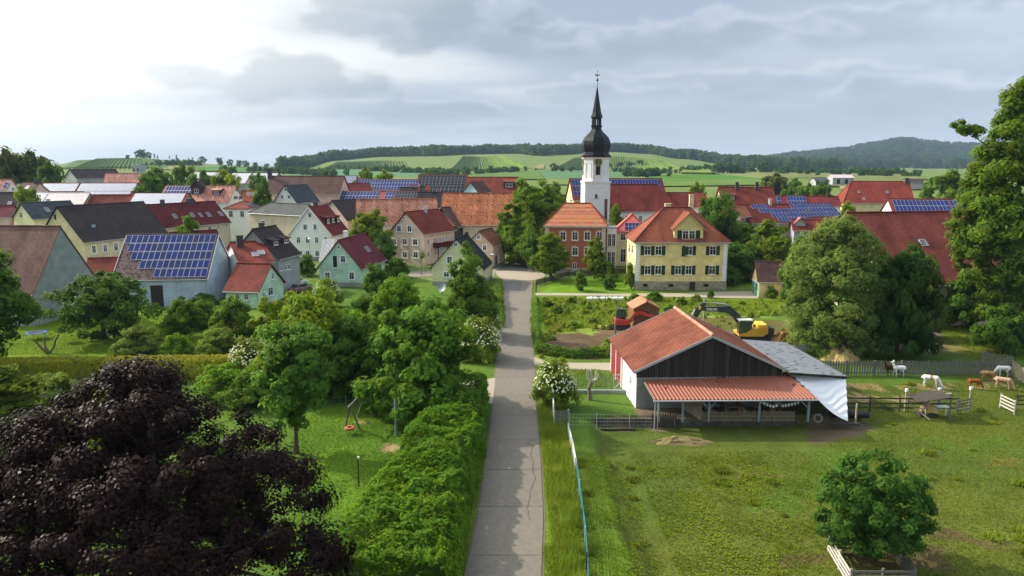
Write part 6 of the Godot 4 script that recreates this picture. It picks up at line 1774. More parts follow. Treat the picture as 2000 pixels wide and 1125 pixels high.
func hills() -> void:
	var teal := Color(.12, .24, .125)
	var green := Color(.095, .2, .04)
	var pale := Color(.23, .28, .09)
	var bright := Color(.1, .25, .04)
	var tan := Color(.34, .3, .14)
	field([Vector3(-202.9, 11.71, -630.99), Vector3(-120.43, 10.71, -563.92), Vector3(-216.38, 17.38, -1033), Vector3(-285.45, 14.46, -934.32)], teal, teal * 1.15)
	field([Vector3(-120.43, 10.71, -563.92), Vector3(-41.31, 11.57, -611.08), Vector3(-82.96, 14.61, -912.21), Vector3(-216.38, 17.38, -1033)], teal, teal * 1.1)
	field([Vector3(-161.98, 10.49, -554.92), Vector3(-39.51, 10.49, -554.92), Vector3(-41.31, 11.57, -611.08), Vector3(-202.9, 11.71, -630.99)], pale, Color(.18, .25, .08))
	field([Vector3(-37.53, 10.49, -554.92), Vector3(24.49, 10.49, -554.92), Vector3(33.73, 15.68, -949.59), Vector3(-65.29, 12.45, -717.31)], Color(.14, .24, .06), Color(.12, .22, .05))
	field([Vector3(26.07, 10.49, -554.92), Vector3(110.37, 11.38, -596.55), Vector3(151.87, 14.14, -890.51), Vector3(37.77, 15.68, -949.59)], teal, Color(.13, .24, .1))
	field([Vector3(20.88, 8.72, -472.45), Vector3(95.54, 8.13, -446.56), Vector3(110.37, 11.38, -596.55), Vector3(26.07, 10.49, -554.92)], pale, Color(.2, .26, .07))
	field([Vector3(106.67, 10.49, -554.92), Vector3(196.57, 10.91, -575.36), Vector3(201.75, 12.27, -691.91), Vector3(124.87, 12.07, -670.08)], bright, Color(.09, .22, .03))
	field([Vector3(92.35, 8.13, -446.56), Vector3(188.59, 8.72, -472.45), Vector3(204.76, 10.91, -575.36), Vector3(103.51, 10.49, -554.92)], Color(.15, .25, .06), Color(.13, .23, .05))
	field([Vector3(189.63, 10.49, -554.92), Vector3(252.84, 10.49, -554.92), Vector3(318.7, 13.75, -862.42), Vector3(208.02, 12.69, -740.68)], pale, Color(.24, .27, .1))
	field([Vector3(178.34, 8.13, -446.56), Vector3(273.87, 8.13, -446.56), Vector3(339.6, 11.38, -596.55), Vector3(224.45, 11.71, -630.99)], Color(.2, .25, .08), Color(.17, .23, .07))
	field([Vector3(233.43, 11.71, -630.99), Vector3(339.6, 11.38, -596.55), Vector3(447.57, 13.45, -828.57), Vector3(301.56, 14.92, -964.76)], Color(.24, .26, .09), Color(.2, .22, .07))
	field([Vector3(188.17, 7.38, -411.99), Vector3(264.62, 7.38, -411.99), Vector3(292.98, 8.72, -472.45), Vector3(209.59, 8.41, -459.32)], tan, Color(.27, .27, .1))
	field([Vector3(-581.45, 17.14, -919.96), Vector3(-420.59, 17.91, -884.06), Vector3(-598.5, 32.11, -1224.19), Vector3(-694.43, 29.05, -1152.62)], Color(.11, .19, .06), Color(.09, .16, .05))
	field([Vector3(-418.87, 16.28, -842.41), Vector3(-381.47, 16.11, -873.23), Vector3(-416.53, 18.68, -946.31), Vector3(-438.96, 19.09, -909.34)], tan, tan * .9)
	field([Vector3(-366.54, 15.13, -838.85), Vector3(-250.28, 13.45, -828.57), Vector3(-454.94, 17.94, -1456.47), Vector3(-430.05, 19.63, -977.2)], green, bright)
	field([Vector3(27.97, 16.86, -984.56), Vector3(43.35, 16.86, -984.56), Vector3(51.25, 23.37, -1128.9), Vector3(41.64, 23.37, -1128.9)], tan, tan * .9)
	vineyard([Vector3(-262.82, 14.94, -960.91), Vector3(-138.73, 16.21, -976.61), Vector3(-194.94, 31.07, -1309.84), Vector3(-321.98, 27.53, -1335.61)], 26)
	vineyard([Vector3(-80.9, 13.75, -862.42), Vector3(28.53, 17.48, -1004.53), Vector3(-14.67, 38.35, -1380.77), Vector3(-97.06, 40.13, -1442.92)], 28)
	vineyard([Vector3(55.94, 16.86, -984.56), Vector3(94.06, 15.7, -945.8), Vector3(154.58, 39.09, -1364.49), Vector3(110.51, 33.71, -1299.89)], 18)
	vineyard([Vector3(127.65, 15.7, -945.8), Vector3(221.24, 14.59, -915.86), Vector3(281.84, 31.19, -1325.62), Vector3(184.29, 40.12, -1370.11)], 24)
	vineyard([Vector3(180.14, 12.93, -767.86), Vector3(210.65, 12.69, -740.68), Vector3(286.63, 17.28, -1062.27), Vector3(230.08, 16.75, -1012.46)], 20)
	vineyard([Vector3(-531.31, 16.74, -869.85), Vector3(-430.74, 17.36, -866.49), Vector3(-573.15, 30.55, -1139.18), Vector3(-697, 32.03, -1214.46)], 18)
	var fc := protos_far()
	var r := RandomNumberGenerator.new()
	r.seed = 4
	# the wood along the crest, above the vineyards
	var lowest := [[-31.22, 1050.], [-25.55, 1480.], [-21.29, 1580.], [-14.9, 1560.], [-10.64, 1480.], [-6.74, 1640.], [0., 1640.], [3.55, 1420.], [6.39, 1480.], [10.64, 1620.], [17.03, 1660.], [23.42, 1560.], [28.39, 1400.], [35.48, 1250.], [39.74, 1250.], [45.42, 1300.]]
	var pts := []
	for k in 4600:
		var u := r.randf_range(-32.29, 45.42)
		var lo := tab(lowest, u)
		var d := lerpf(lo, 1790, r.randf())
		if r.randf() > d / 1790: continue
		pts.append(gp(u * d / 100, -d, -.6))
	scatter("woods", "dark deciduous wood along the crest of the vineyard hill", pts, fc, mats["leaf_forest"], .8, 1.75, 1)
	pts = []
	for k in 8000:
		var u := r.randf_range(29.81, 88.71)
		var d := lerpf(1750, 3300, sqrt(r.randf()))
		if d > 2500 and r.randf() < .25: continue
		pts.append(gp(u * d / 100, -d, -.6))
	scatter("woods", "blue green wood covering the large hill on the right", pts, fc, mats["leaf_forest2"], 1.1, 2.3, 2)
	# bushes in lines between the fields
	pts = []
	for l in [[Vector3(-175.69, 14.59, -915.86), Vector3(-90.07, 12.93, -767.86), 90], [Vector3(-90.07, 12.93, -767.86), Vector3(-57.39, 11.57, -611.08), 26], [Vector3(-61.96, 12.07, -670.08), Vector3(19.84, 15.13, -930.71), 60], [Vector3(116.45, 13.75, -862.42), Vector3(187.48, 13.16, -799.23), 40], [Vector3(97.89, 16.86, -984.56), Vector3(200.21, 23.37, -1128.9), 40], [Vector3(-240.19, 12.93, -767.86), Vector3(-161.57, 11.9, -648.94), 70], [Vector3(103.25, 11.71, -630.99), Vector3(127.94, 11.71, -630.99), 60], [Vector3(-265.12, 16.64, -1037), Vector3(-135.44, 15.66, -953.39), 26], [Vector3(-330.36, 14.11, -894.07), Vector3(-235.56, 13.45, -828.57), 50], [Vector3(-466.54, 21, -939.18), Vector3(-478.85, 22.55, -1106.46), 70], [Vector3(271.6, 15.51, -980.4), Vector3(294.45, 13.45, -828.57), 60], [Vector3(294.45, 13.45, -828.57), Vector3(400.23, 12.69, -740.68), 90], [Vector3(285.96, 12.07, -670.08), Vector3(359.12, 11.71, -630.99), 30], [Vector3(208.82, 14.14, -890.51), Vector3(299.31, 16.57, -1053.7), 40]]:
		for k in l[2]:
			var p: Vector3 = l[0].lerp(l[1], r.randf()) + Vector3(r.randfn() * 5, 0, r.randfn() * 10)
			pts.append(gp(p.x, p.z, -.4))
	scatter("hedgerow_bushes", "lines of bushes between the distant fields", pts, fc, mats["leaf_forest"], .28, .62, 3)
	far_trees(fc)

func protos_far() -> ArrayMesh:
	# height 13, width 11: a lumpy crown for trees a kilometre off
	var L := lobes(31, 1.0, 13, 11, 7)
	return crown(31, L, 46, 16, 1.8, .95, {"inner": .05})

func far_trees(fc: Mesh) -> void:
	var con := crown(18, lobes(8, 1.5, 13, 4.5, 9, 1), 30, 16, .9, .6, {"droop": .6})
	var k := 0
	# bearing, distance, height, kind, label
	for e in [[-51.66, 1270, 14, 0, "tree on the left hill crest, first of the wooded tip"], [-51.09, 1270, 17, 0, "taller tree on the left hill crest beside the bare larches"], [-50.39, 1275, 13, 0, "low tree left of the bare larches on the crest"], [-49.96, 1270, 11, 1, "slim conifer on the left hill crest, leftmost"], [-49.46, 1270, 12, 1, "slim conifer on the left hill crest, second"], [-49.04, 1272, 10, 1, "thin conifer on the crest, third"],
			[-47.4, 1280, 9, 1, "single conifer left of the lone pair on the crest"], [-46.41, 1285, 12, 1, "single pointed conifer standing alone on the crest"], [-44.78, 1290, 9, 1, "small conifer on the crest near the square tree"], [-44.21, 1290, 11, 1, "second small conifer on the crest"], [-43.5, 1290, 9, 1, "thin conifer just left of the square tree"], [-42.79, 1290, 14, 0, "square topped tree on the crest, right of conifers"],
			[-40.45, 1200, 14, 0, "round tree on the far field edge, leftmost of the row"], [-39.1, 1200, 12, 0, "second round tree in the far field row"], [-37.82, 1200, 13, 0, "third round tree in the far field row"], [-36.83, 1200, 13, 0, "fourth round tree in the far field row"], [-35.55, 1200, 11, 0, "wide low tree in the far field row"], [-34.06, 1180, 10, 0, "low tree right of the far field row"], [-32.57, 1160, 12, 0, "last tree of the far field row before the saddle"],
			[-2.84, 880, 9, 0, "lone tree at the vineyard foot left"], [-1.21, 880, 8, 0, "second lone tree at the vineyard foot"], [0.35, 870, 8, 0, "third lone tree at the vineyard foot"], [5.89, 880, 12, 0, "large tree left of the church at vineyard foot"], [6.95, 880, 8, 0, "small tree left of the church at vineyard foot"], [8.16, 880, 8, 0, "small tree just left of the tower at vineyard foot"],
			[28.17, 760, 11, 0, "dark round tree in the right field row, first"], [29.02, 760, 13, 0, "dark round tree in the right field row, second"], [30.09, 755, 13, 0, "dark round tree in the right field row, third"], [30.66, 755, 12, 0, "dark round tree in the right field row, fourth"], [31.3, 755, 10, 0, "small tree in the right field row, fifth"], [32.01, 750, 9, 0, "small bushy tree ending the right field row"], [34.77, 820, 15, 0, "broad light tree at the foot of the right wood"], [37.4, 760, 9, 0, "field tree left of the pair below the big hill"], [38.04, 740, 10, 0, "leaning pair tree in the pale field"], [39.95, 740, 8, 0, "small tree in the pale field below the big hill"], [41.02, 720, 7, 0, "little bush tree right in the pale field"],
			[-53.22, 1150, 8, 0, "dark tree on the flank of the left hill"], [-39.74, 640, 11, 0, "round copse tree in the green field at left"], [-38.68, 640, 10, 0, "second copse tree in the green field at left"]]:
		var d := float(e[1])
		var p := gp(e[0] * d / 100, -d, -.5)
		var s: float = e[2] / 13.0
		solo("field_tree" if e[3] == 0 else "conifer_tree", e[4], "tree", fc if e[3] == 0 else con, mats["leaf_forest"], p, k * 1.7, "trees on the distant hills").scale = Vector3(s * (1.05 if e[3] == 0 else .8), s, s * (1.05 if e[3] == 0 else .8))
		k += 1
	for e in [[Vector3(196.49, 8.41, -459.32), 9., 3.4, "white farm hall behind the red roofs", "plaster_grey", "roof_slate"], [Vector3(215.53, 8.72, -472.45), 14., 5., "grey farm hall with pale roof left of big red roof", "plaster_grey", "roof_pale"], [Vector3(243.33, 7.64, -422.08), 26., 4., "long low dark hall right of the bright red hipped roof", "plaster_grey", "roof_dark"], [Vector3(-415.25, 14.82, -802.72), 9., 7., "grey silo building at the foot of the left hill", "plaster_grey", "roof_slate"]]:
		house("farm_hall", e[3], "hall", "far farm halls", {"x": e[0].x, "z": e[0].z, "yaw": -4.0, "L": e[1], "W": 12., "E": e[2], "R": e[2] + 2.0, "wall": e[4], "roof": e[5], "win": [["F", -3., 2.5, 2., 3., "hole"], ["F", 2., 2.5, 2., 3., "hole"]]})

# ---------------------------------------------------------------- extras on the houses
func dish(parent: Node3D, at: Vector3, r: float, yaw: float) -> void:
	var b := MB.new()
	b.lathe(Vector3.ZERO, PackedVector2Array([Vector2(r, r * .28), Vector2(r * .7, r * .14), Vector2(r * .35, r * .03), Vector2(.001, 0)]), 18)
	b.lathe(Vector3(0, -.02, 0), PackedVector2Array([Vector2(.001, 0), Vector2(r * .35, r * .03), Vector2(r * .7, r * .14), Vector2(r, r * .28)]), 18)
	b.rod(Vector3(0, 0, 0), Vector3(0, r * .9, r * .3), .02); b.box(Vector3(0, r * .9, r * .3), Vector3(.1, .1, .1)); b.rod(Vector3(0, -.02, 0), Vector3(0, -.25, -.2), .04)
	part(parent, "satellite_dish", b.done(), mats["dish"], Transform3D(rot_y(yaw) * Basis(Vector3.RIGHT, 1.1), at))

func local(t: Node3D) -> Transform3D:
	return t.transform.affine_inverse()

func house_extras() -> void:
	var y: Node3D = built["yellow_house"]
	var d := {"L": 16.42, "W": 11.21, "E": 8.3, "R": 13.86, "ov": .4}
	var hl: float = d.L / 2 - .4
	var hw: float = d.W / 2 - .4
	# rough stone base laid in courses, every stone its own
	var r := RandomNumberGenerator.new()
	r.seed = 3
	var base := part(y, "stone_base", box_mesh(Vector3(hl * 2 + .06, 2.4, hw * 2 + .06)), mats["stone_wall"], Transform3D(Basis(), Vector3(0, .35, 0)))
	var stones := [mat("stone_a", .38, .33, .25, .95, "plaster", .6), mat("stone_b", .3, .27, .22, .95, "plaster", .6), mat("stone_c", .45, .4, .3, .95, "plaster", .6)]
	var k := 0
	for row in 5:
		var x := -hl
		while x < hl:
			var w := r.randf_range(.45, 1.1)
			w = minf(w, hl - x)
			if w > .12 and not (absf(x + w / 2 - 2.05) < .75 + w / 2 and row < 4):
				piece(base, "stone", k, box_mesh(Vector3(snappedf(w - .035, .08), .27, .1)), stones[r.randi() % 3], Transform3D(Basis(), Vector3(x + w / 2, row * .31 - .2, hw + .05 + r.randf() * .03)))
				k += 1
			x += w
	for e in [-6.0, -1.6, 4.4]: part(y, "cellar_window", box_mesh(Vector3(.8, .45, .06)), mats["dark_opening"], Transform3D(Basis(), Vector3(e, .85, hw + .16)))
	part(y, "cellar_door", box_mesh(Vector3(.95, 1.5, .1)), mats["dark_wood"], Transform3D(Basis(), Vector3(2.05, .7, hw + .16)))
	for e in [-1.0, 1.0]:
		var q := part(y, "corner_pilaster", box_mesh(Vector3(.75, d.E - 1.55, .08)), mats["plaster_blue"], Transform3D(Basis(), Vector3(e * (hl - .375), (d.E + 1.55) / 2, hw + .03)))
		for j in 14: piece(q, "quoin", j, box_mesh(Vector3(.73, .4, .03)), mats["plaster_white"], Transform3D(Basis(), Vector3(0, -(d.E - 1.55) / 2 + .3 + j * .46, .05)))
	part(y, "closed_shutter", box_mesh(Vector3(1.05, 1.55, .08)), mats["shutter_green"], Transform3D(Basis(), Vector3(.55, 6.63, hw + .06)))
	# big gabled dormer over the middle of the front
	var tp: float = (d.R - d.E) / (d.W / 2)
	var dz := hw - .25
	var f := Transform3D(Basis(), Vector3(1.15, d.E + .45, dz))
	var b := MB.new()
	var w := 2.45
	var h := 1.95
	var ht := 2.45
	b.quad(Vector3(-w, -.4, 0), Vector3(w, -.4, 0), Vector3(w, h, 0), Vector3(-w, h, 0)); b.tri(Vector3(-w, h, 0), Vector3(w, h, 0), Vector3(0, h + ht, 0))
	b.quad(Vector3(w, -.4, 0), Vector3(w, -.4, -3.5), Vector3(w, h, -3.5), Vector3(w, h, 0)); b.quad(Vector3(-w, -.4, -3.5), Vector3(-w, -.4, 0), Vector3(-w, h, 0), Vector3(-w, h, -3.5))
	var dm := part(y, "dormer", b.done(), mats["plaster_yellow"], f)
	b = MB.new()
	for s in [-1.0, 1.0]:
		for q in [[0.0, .14]]:
			var p0 := Vector3(0, h + ht + .1, .35)
			var p1 := Vector3(s * (w + .45), h - .35, .35)
			b.bar((p0 + Vector3(0, 0, -2.6)) , (p1 + Vector3(0, 0, -2.6)), 5.9, .14)
	part(dm, "dormer_roof", b.done(), mats["roof_terracotta"])
	b = MB.new()
	for s in [-1.0, 1.0]: b.bar(Vector3(0, h + ht, .36), Vector3(s * (w + .45), h - .45, .36), .06, .22)
	part(dm, "verge_board", b.done(), mats["frame_white"])
	for s in [-.55, .55]:
		var m := window_mesh(1.0, 1.4, "n")
		var fr := part(dm, "window", m[0], mats["frame_white"], Transform3D(Basis(), Vector3(s, .75, .01)))
		part(fr, "pane", m[1], mats["glass"])
	for s in [-1.55, 1.55]: part(dm, "shutter", box_mesh(Vector3(.75, 1.5, .06)), mats["shutter_green"], Transform3D(Basis(), Vector3(s, .75, .04)))
	b = MB.new()
	b.rod(Vector3(0, h + ht, .2), Vector3(0, h + ht + 2.0, .2), .04, .02); b.rod(Vector3(-.35, h + ht + 1.5, .2), Vector3(.35, h + ht + 1.5, .2), .025)
	part(dm, "finial", b.done(), mats["iron"])
	# brick building: corner strips and band; glass link and flue
	var br: Node3D = built["brick_house"]
	var bl: float = 12.5 / 2 - .35
	var bw: float = 12.65 / 2 - .35
	for e in [-1.0, 1.0]: part(br, "corner_strip", box_mesh(Vector3(.8, 9.13 - .7, .1)), mats["sandstone"], Transform3D(Basis(), Vector3(e * (bl - .4), 9.13 / 2 + .3, bw + .03)))
	part(br, "band", box_mesh(Vector3(bl * 2, .25, .16)), mats["sandstone"], Transform3D(Basis(), Vector3(0, .75, bw + .05)))
	part(br, "cornice", box_mesh(Vector3(bl * 2 + .3, .3, .3)), mats["zinc"], Transform3D(Basis(), Vector3(0, 9.13 - .25, bw + .14)))
	for row in 2:
		for i in 3: part(br, "brick_course", box_mesh(Vector3(bl * 2 - 1.7, .06, .03)), mats["chimney_brick"], Transform3D(Basis(), Vector3(0, 1.4 + row * 3.3 + i * 1.1, bw + .015)))
	var link := thing("glass_link", "narrow glazed link between brick building and yellow annex", "building", gp(Vector3(20.11, 3.12, -143).x, -143.0), -.1)
	part(link, "wall", box_mesh(Vector3(1.9, 8.2, 4)), mats["plaster_white"], Transform3D(Basis(), Vector3(0, 4.1, -2)))
	for j in 2:
		for i in 2:
			var m := window_mesh(.7, 2.6, "n")
			var fr := part(link, "window", m[0], mats["frame_white"], Transform3D(Basis(), Vector3(-.4 + i * .8, 2.2 + j * 3.6, .01)))
			part(fr, "pane", m[1], mats["glass"])
	part(link, "roof", box_mesh(Vector3(2.1, .2, 4.2)), mats["zinc"], Transform3D(Basis(), Vector3(0, 8.35, -2)))
	var fl := MB.new()
	fl.rod(Vector3(0, 0, 0), Vector3(0, 13.4, 0), .36, .36, 12)
	solo("flue", "tall dark grey flue pipe behind the brick building", "flue", fl.done(), mats["chimney_dark"], gp(Vector3(19.94, 2, -152).x, -152.0))
	# balcony of the beige house
	var bg: Node3D = built["beige_house"]
	var m2 := MB.new()
	var bz: float = 9.48 / 2 - .35
	m2.box(Vector3(1.2, 3.3, bz + .7), Vector3(7.5, .14, 1.4))
	for i in 26: m2.box(Vector3(-2.5 + i * .296, 3.8, bz + 1.36), Vector3(.24, .95, .04))
	m2.box(Vector3(-2.5, 3.8, bz + .7), Vector3(.05, .95, 1.3)); m2.box(Vector3(1.2, 4.3, bz + 1.38), Vector3(7.6, .08, .1))
	for i in 3: m2.box(Vector3(-2.4 + i * 3.6, 1.6, bz + 1.3), Vector3(.14, 3.3, .14))
	part(bg, "balcony", m2.done(), mats["roof_maroon2"])
	dish(bg, Vector3(.6, 10.82 + .3, .3), .5, .3)
	var ys: Node3D = built["yellow_small"]
	dish(ys, Vector3(-3.2, 6.2, -2.9), .5, -1.2)
	var yf: Node3D = built["yellow_farm"]
	dish(yf, Vector3(-6.5, 8.6, 4.6), .4, -.9)
	# garage doors face left
	var gr: Node3D = built["garage"]
	for i in 2:
		var dz2 := -1.15 + i * 2.3
		var fr := part(gr, "door_frame", box_mesh(Vector3(.1, 2.3, 2.15)), mats["frame_white"], Transform3D(Basis(), Vector3(-4.38 / 2 + .32, 1.15, dz2)))
		part(fr, "garage_door", box_mesh(Vector3(.06, 2.1, 1.85)), mats["door_green"], Transform3D(Basis(), Vector3(-.05, -.08, 0)))
	# striped white awning sheet beside the mint house
	var aw := MB.new()
	var q0 := Vector3(-36.83, 6.95, -139)
	var q1 := Vector3(-34.82, 6.95, -139)
	var q2 := Vector3(-35.32, 3.2, -136)
	var q3 := Vector3(-37.22, 2.8, -136)
	var ap := MB.new()
	ap.quad(q3, q2, q1, q0)
	var sr := solo("striped_roof", "steep black and white striped roof sheet left of the mint house", "awning", ap.done(), mats["black"])
	for i in 9: aw.bar(q0.lerp(q1, i / 8.0) + Vector3(0, .03, .03), q3.lerp(q2, i / 8.0) + Vector3(0, .03, .03), .13, .05)
	part(sr, "stripes", aw.done(), mats["trim_white"])

# ---------------------------------------------------------------- the barn by the paddock
func corr(a: Vector3, b: Vector3, c: Vector3, d: Vector3, waves: int, amp: float) -> ArrayMesh:
	# top edge a-b, bottom edge d-c; waves run from top to bottom
	var m := MB.new()
	var n := waves * 6
	var nn := (c - a).cross(b - d).normalized()
	var flip := nn.y < 0
	if nn.y < 0: nn = -nn
	var side := (b - a).normalized()
	for i in n + 1:
		var t := float(i) / n
		var ph := TAU * waves * t
		var up := nn * sin(ph) * amp
		var no := (nn - side * cos(ph) * amp * TAU * waves / a.distance_to(b)).normalized()
		m.vert(a.lerp(b, t) + up, no); m.vert(d.lerp(c, t) + up, no)
	for i in n:
		var k := i * 2
		if flip: m.ix.append_array(PackedInt32Array([k, k + 1, k + 2, k + 1, k + 3, k + 2]))
		else: m.ix.append_array(PackedInt32Array([k, k + 2, k + 1, k + 1, k + 2, k + 3]))
	return m.done()

func barn() -> void:
	var d := {"x": 17.1, "z": -66.06, "yaw": 92.51, "L": 12.22, "W": 13.58, "R": 6.56, "E": 3.41, "ov": .3, "wall": "plaster_white", "roof": "roof_barn", "ridge": "roof_barn", "verge": "zinc"}
	var t := house("barn", "red tiled barn with black boarded gable and corrugated porch beside the paddock", "barn", "", d)
	var inv := local(t)
	var hl: float = d.L / 2 - .3
	var hw: float = d.W / 2 - .3
	var tp: float = (d.R - d.E) / (d.W / 2)
	var r := RandomNumberGenerator.new()
	r.seed = 12
	# upright boards on the front gable
	var boards := [mat("board_a", .03, .025, .022, .9, "wood", .7), mat("board_b", .055, .042, .034, .9, "wood", .7), mat("board_c", .04, .034, .03, .9, "wood", .7), mat("board_d", .085, .06, .04, .9, "wood", .7)]
	var k := 0
	var z := -hw + .1
	while z < hw - .05:
		var top: float = d.R - absf(z) * tp - .16
		var lo: float = d.E - .62
		if top - lo > .1:
			piece(t, "plank", k, box_mesh(Vector3(.035, 1.0, .225)), boards[[0, 0, 1, 2, 0, 3][r.randi() % 6]], Transform3D(Basis.from_scale(Vector3(1, top - lo, 1)), Vector3(-hl - .03 - r.randf() * .02, (top + lo) / 2, z)))
			k += 1
		z += .24
	part(t, "rendered_front", box_mesh(Vector3(.06, d.E - .66, hw * 2 - .1)), mats["plaster_pebble"], Transform3D(Basis(), Vector3(-hl - .03, (d.E - .66) / 2, 0)))
	# ridge capped tile by tile
	var n := 34
	var cap := MB.new()
	cap.tube(PackedVector3Array([Vector3(-.2, 0, 0), Vector3(.2, .025, 0)]), PackedFloat32Array([.15, .165]), 8)
	var cm := cap.done()
	var capm := [mat("cap_a", .62, .28, .19, .8, "plaster", .8), mat("cap_b", .52, .2, .13, .8, "plaster", .8)]
	var roof: Node3D = t.get_node("roof")
	for i in n: piece(roof, "ridge_tile", i, cm, capm[r.randi() % 2], Transform3D(Basis(Vector3(1, 0, 0), 0), Vector3(-d.L / 2 + .2 + i * (d.L - .4) / (n - 1), d.R + .04, 0)))
	# red doors on the left side, towards the back
	for i in 2:
		var dr := Node3D.new()
		var x0 := .3 + i * 2.65
		var fr := part(t, "door", box_mesh(Vector3(2.4, 2.9, .06)), mats["barn_red"], Transform3D(Basis(), Vector3(x0 + 1.2, 1.45, -hw - .03)))
		for j in 9: piece(fr, "plank", j, box_mesh(Vector3(.25, 2.9, .035)), mats["barn_red"], Transform3D(Basis(), Vector3(-1.07 + j * .267, 0, -.045 - r.randf() * .012)))
		part(t, "door_post", box_mesh(Vector3(.16, 3.1, .16)), mats["trim_white"], Transform3D(Basis(), Vector3(x0 - .12, 1.55, -hw - .08)))
		dr.free()
	part(t, "door_post", box_mesh(Vector3(.16, 3.1, .16)), mats["trim_white"], Transform3D(Basis(), Vector3(5.6, 1.55, -hw - .08)))
	var wm := window_mesh(.8, .9, "n")
	var wf := part(t, "window", wm[0], mats["frame_white"], Transform3D(rot_y(PI), Vector3(-3.6, 1.9, -hw)))
	part(wf, "pane", wm[1], mats["glass"])
	# porch
	var a := Vector3(11.41, 2.73, -61.2)
	var b := Vector3(24.55, 2.92, -61.2)
	var c := Vector3(25.04, 2.23, -55.9)
	var e := Vector3(11.71, 2.14, -55.9)
	var pr := part(t, "porch_roof", corr(a, b, c, e, 42, .055), mats["roof_corrugated"], inv)
	var gm := MB.new()
	gm.rod(e + Vector3(-.15, -.1, .08), c + Vector3(.1, -.1, .08), .075, .075, 8); gm.rod(a.lerp(e, .97) + Vector3(.1, -.15, 0), Vector3(e.x + .12, -.6, e.z - .4), .05)
	part(pr, "gutter", gm.done(), mats["zinc"], Transform3D())
	var bm := MB.new()
	bm.bar(e + Vector3(.1, -.16, -.35), c + Vector3(-.1, -.16, -.35), .14, .18); bm.bar(a + Vector3(0, -.12, -.1), b + Vector3(0, -.12, -.1), .1, .14)
	for i in 9: bm.bar(a.lerp(b, i / 8.0) + Vector3(0, -.1, 0), e.lerp(c, i / 8.0) + Vector3(0, -.1, -.1), .08, .12)
	part(pr, "beams", bm.done(), mats["wood_grey"])
	# dark holes and moss left on the sheets
	var pm := MB.new()
	for i in 30:
		var u := r.randf()
		var v := pow(r.randf(), 2.2) * .6
		var p := a.lerp(b, u).lerp(e.lerp(c, u), v) + Vector3(0, .045, 0)
		pm.box(p, Vector3(r.randf_range(.1, .28), .02, r.randf_range(.12, .5)), rot_y(r.randf() * .3))
	part(pr, "moss", pm.done(), mats["rubber"])
	var posts := [Vector3(12.22, -0.7, -56.29), Vector3(14.21, -0.7, -56.41), Vector3(16.38, -0.7, -56.41), Vector3(20.56, -0.7, -56.41), Vector3(24.66, -0.7, -56.41)]
	for i in 5:
		var p: Vector3 = posts[i]
		var top := e.y - .22
		piece(t, "post", i, box_mesh(Vector3(.17, top, .17)), mats["post_bluegrey"], inv * Transform3D(Basis(), Vector3(p.x, top / 2, -56.6)))
	var brc := MB.new()
	for q in [[2, -1], [2, 1], [4, -1]]:
		var p: Vector3 = posts[q[0]]
		brc.bar(Vector3(p.x, e.y - 1.0, -56.6), Vector3(p.x + q[1] * .75, e.y - .2, -56.6), .08, .1)
	part(t, "brace", brc.done(), mats["post_bluegrey"], inv)
	# grey sheet roof over the yard on the right
	var g0 := Vector3(23.79, 3.35, -71.63)
	var g1 := Vector3(28.95, 2.65, -73.12)
	var g2 := Vector3(29.74, 2.65, -60.85)
	var g3 := Vector3(24.1, 3.35, -59.75)
	var lt := part(t, "lean_to_roof", corr(g0, g3, g2, g1, 70, .02), mats["eternit"], inv)
	var lm := MB.new()
	lm.rod(g2 + Vector3(.1, -.08, .1), g1 + Vector3(.1, -.08, 0), .07); lm.bar(g3 + Vector3(0, -.12, 0), g2 + Vector3(0, -.12, 0), .08, .16); lm.bar(g0 + Vector3(0, -.12, 0), g1 + Vector3(0, -.12, 0), .08, .16)
	for i in 6: lm.bar(g3.lerp(g0, i / 5.0) + Vector3(0, -.15, 0), g2.lerp(g1, i / 5.0) + Vector3(0, -.15, 0), .08, .14)
	for i in 4:
		var p := g2.lerp(g1, i / 3.0)
		lm.box(Vector3(p.x - .4, p.y / 2 - .35, p.z), Vector3(.15, p.y + .6, .15))
	part(lt, "frame", lm.done(), mats["wood_dark_post"])
	var lx := MB.new()
	for i in 60:
		var u := r.randf()
		var v := r.randf()
		var p := g0.lerp(g1, u).lerp(g3.lerp(g2, u), v) + Vector3(0, .03, 0)
		lx.box(p, Vector3(r.randf_range(.15, .5), .012, r.randf_range(.05, .12)), rot_y(r.randf() * .4))
	part(lt, "moss", lx.done(), mats["chimney_dark"])
	# terrace wall down to the pasture
	var w := MB.new()
	w.box(Vector3((6.9 + 23.9) / 2, -.55, -57.45), Vector3(17.0, 1.1, .3))
	w.box(Vector3(23.95, -.55, -59.3), Vector3(.3, 1.1, 3.9))
	solo("retaining_wall", "low mossy concrete retaining wall along the pasture edge", "wall", w.done(), mat("wall_mossy", .13, .115, .085, .95, "stain", .3, {"detail": "grain", "dscale": .6}))
	# things under the porch
	picket_fence("dark pallet gate between the two left porch posts", Vector3(11.75, 0, -56.9), Vector3(13.7, 0, -56.9), 1.25, .2, .12, mats["wood_dark_post"], 5)
	var pt := thing("board_partition", "pale upright board partition running into the porch", "partition", Vector3(14.6, 0, -61.0), 0)
	for i in 22:
		var q := Vector3(lerpf(0, 1.2, i / 21.0), .95, lerpf(0, 4.1, i / 21.0))
		piece(pt, "plank", i, box_mesh(Vector3(.03, 1.9, .18)), mats["wood_pale"], Transform3D(rot_y(.28), q + Vector3(r.randf() * .02, r.randf() * .05, 0)))
	var bf := thing("bamboo_fence", "fence of thin bamboo sticks along the porch front", "fence", Vector3(15.9, 0, -56.75), 0)
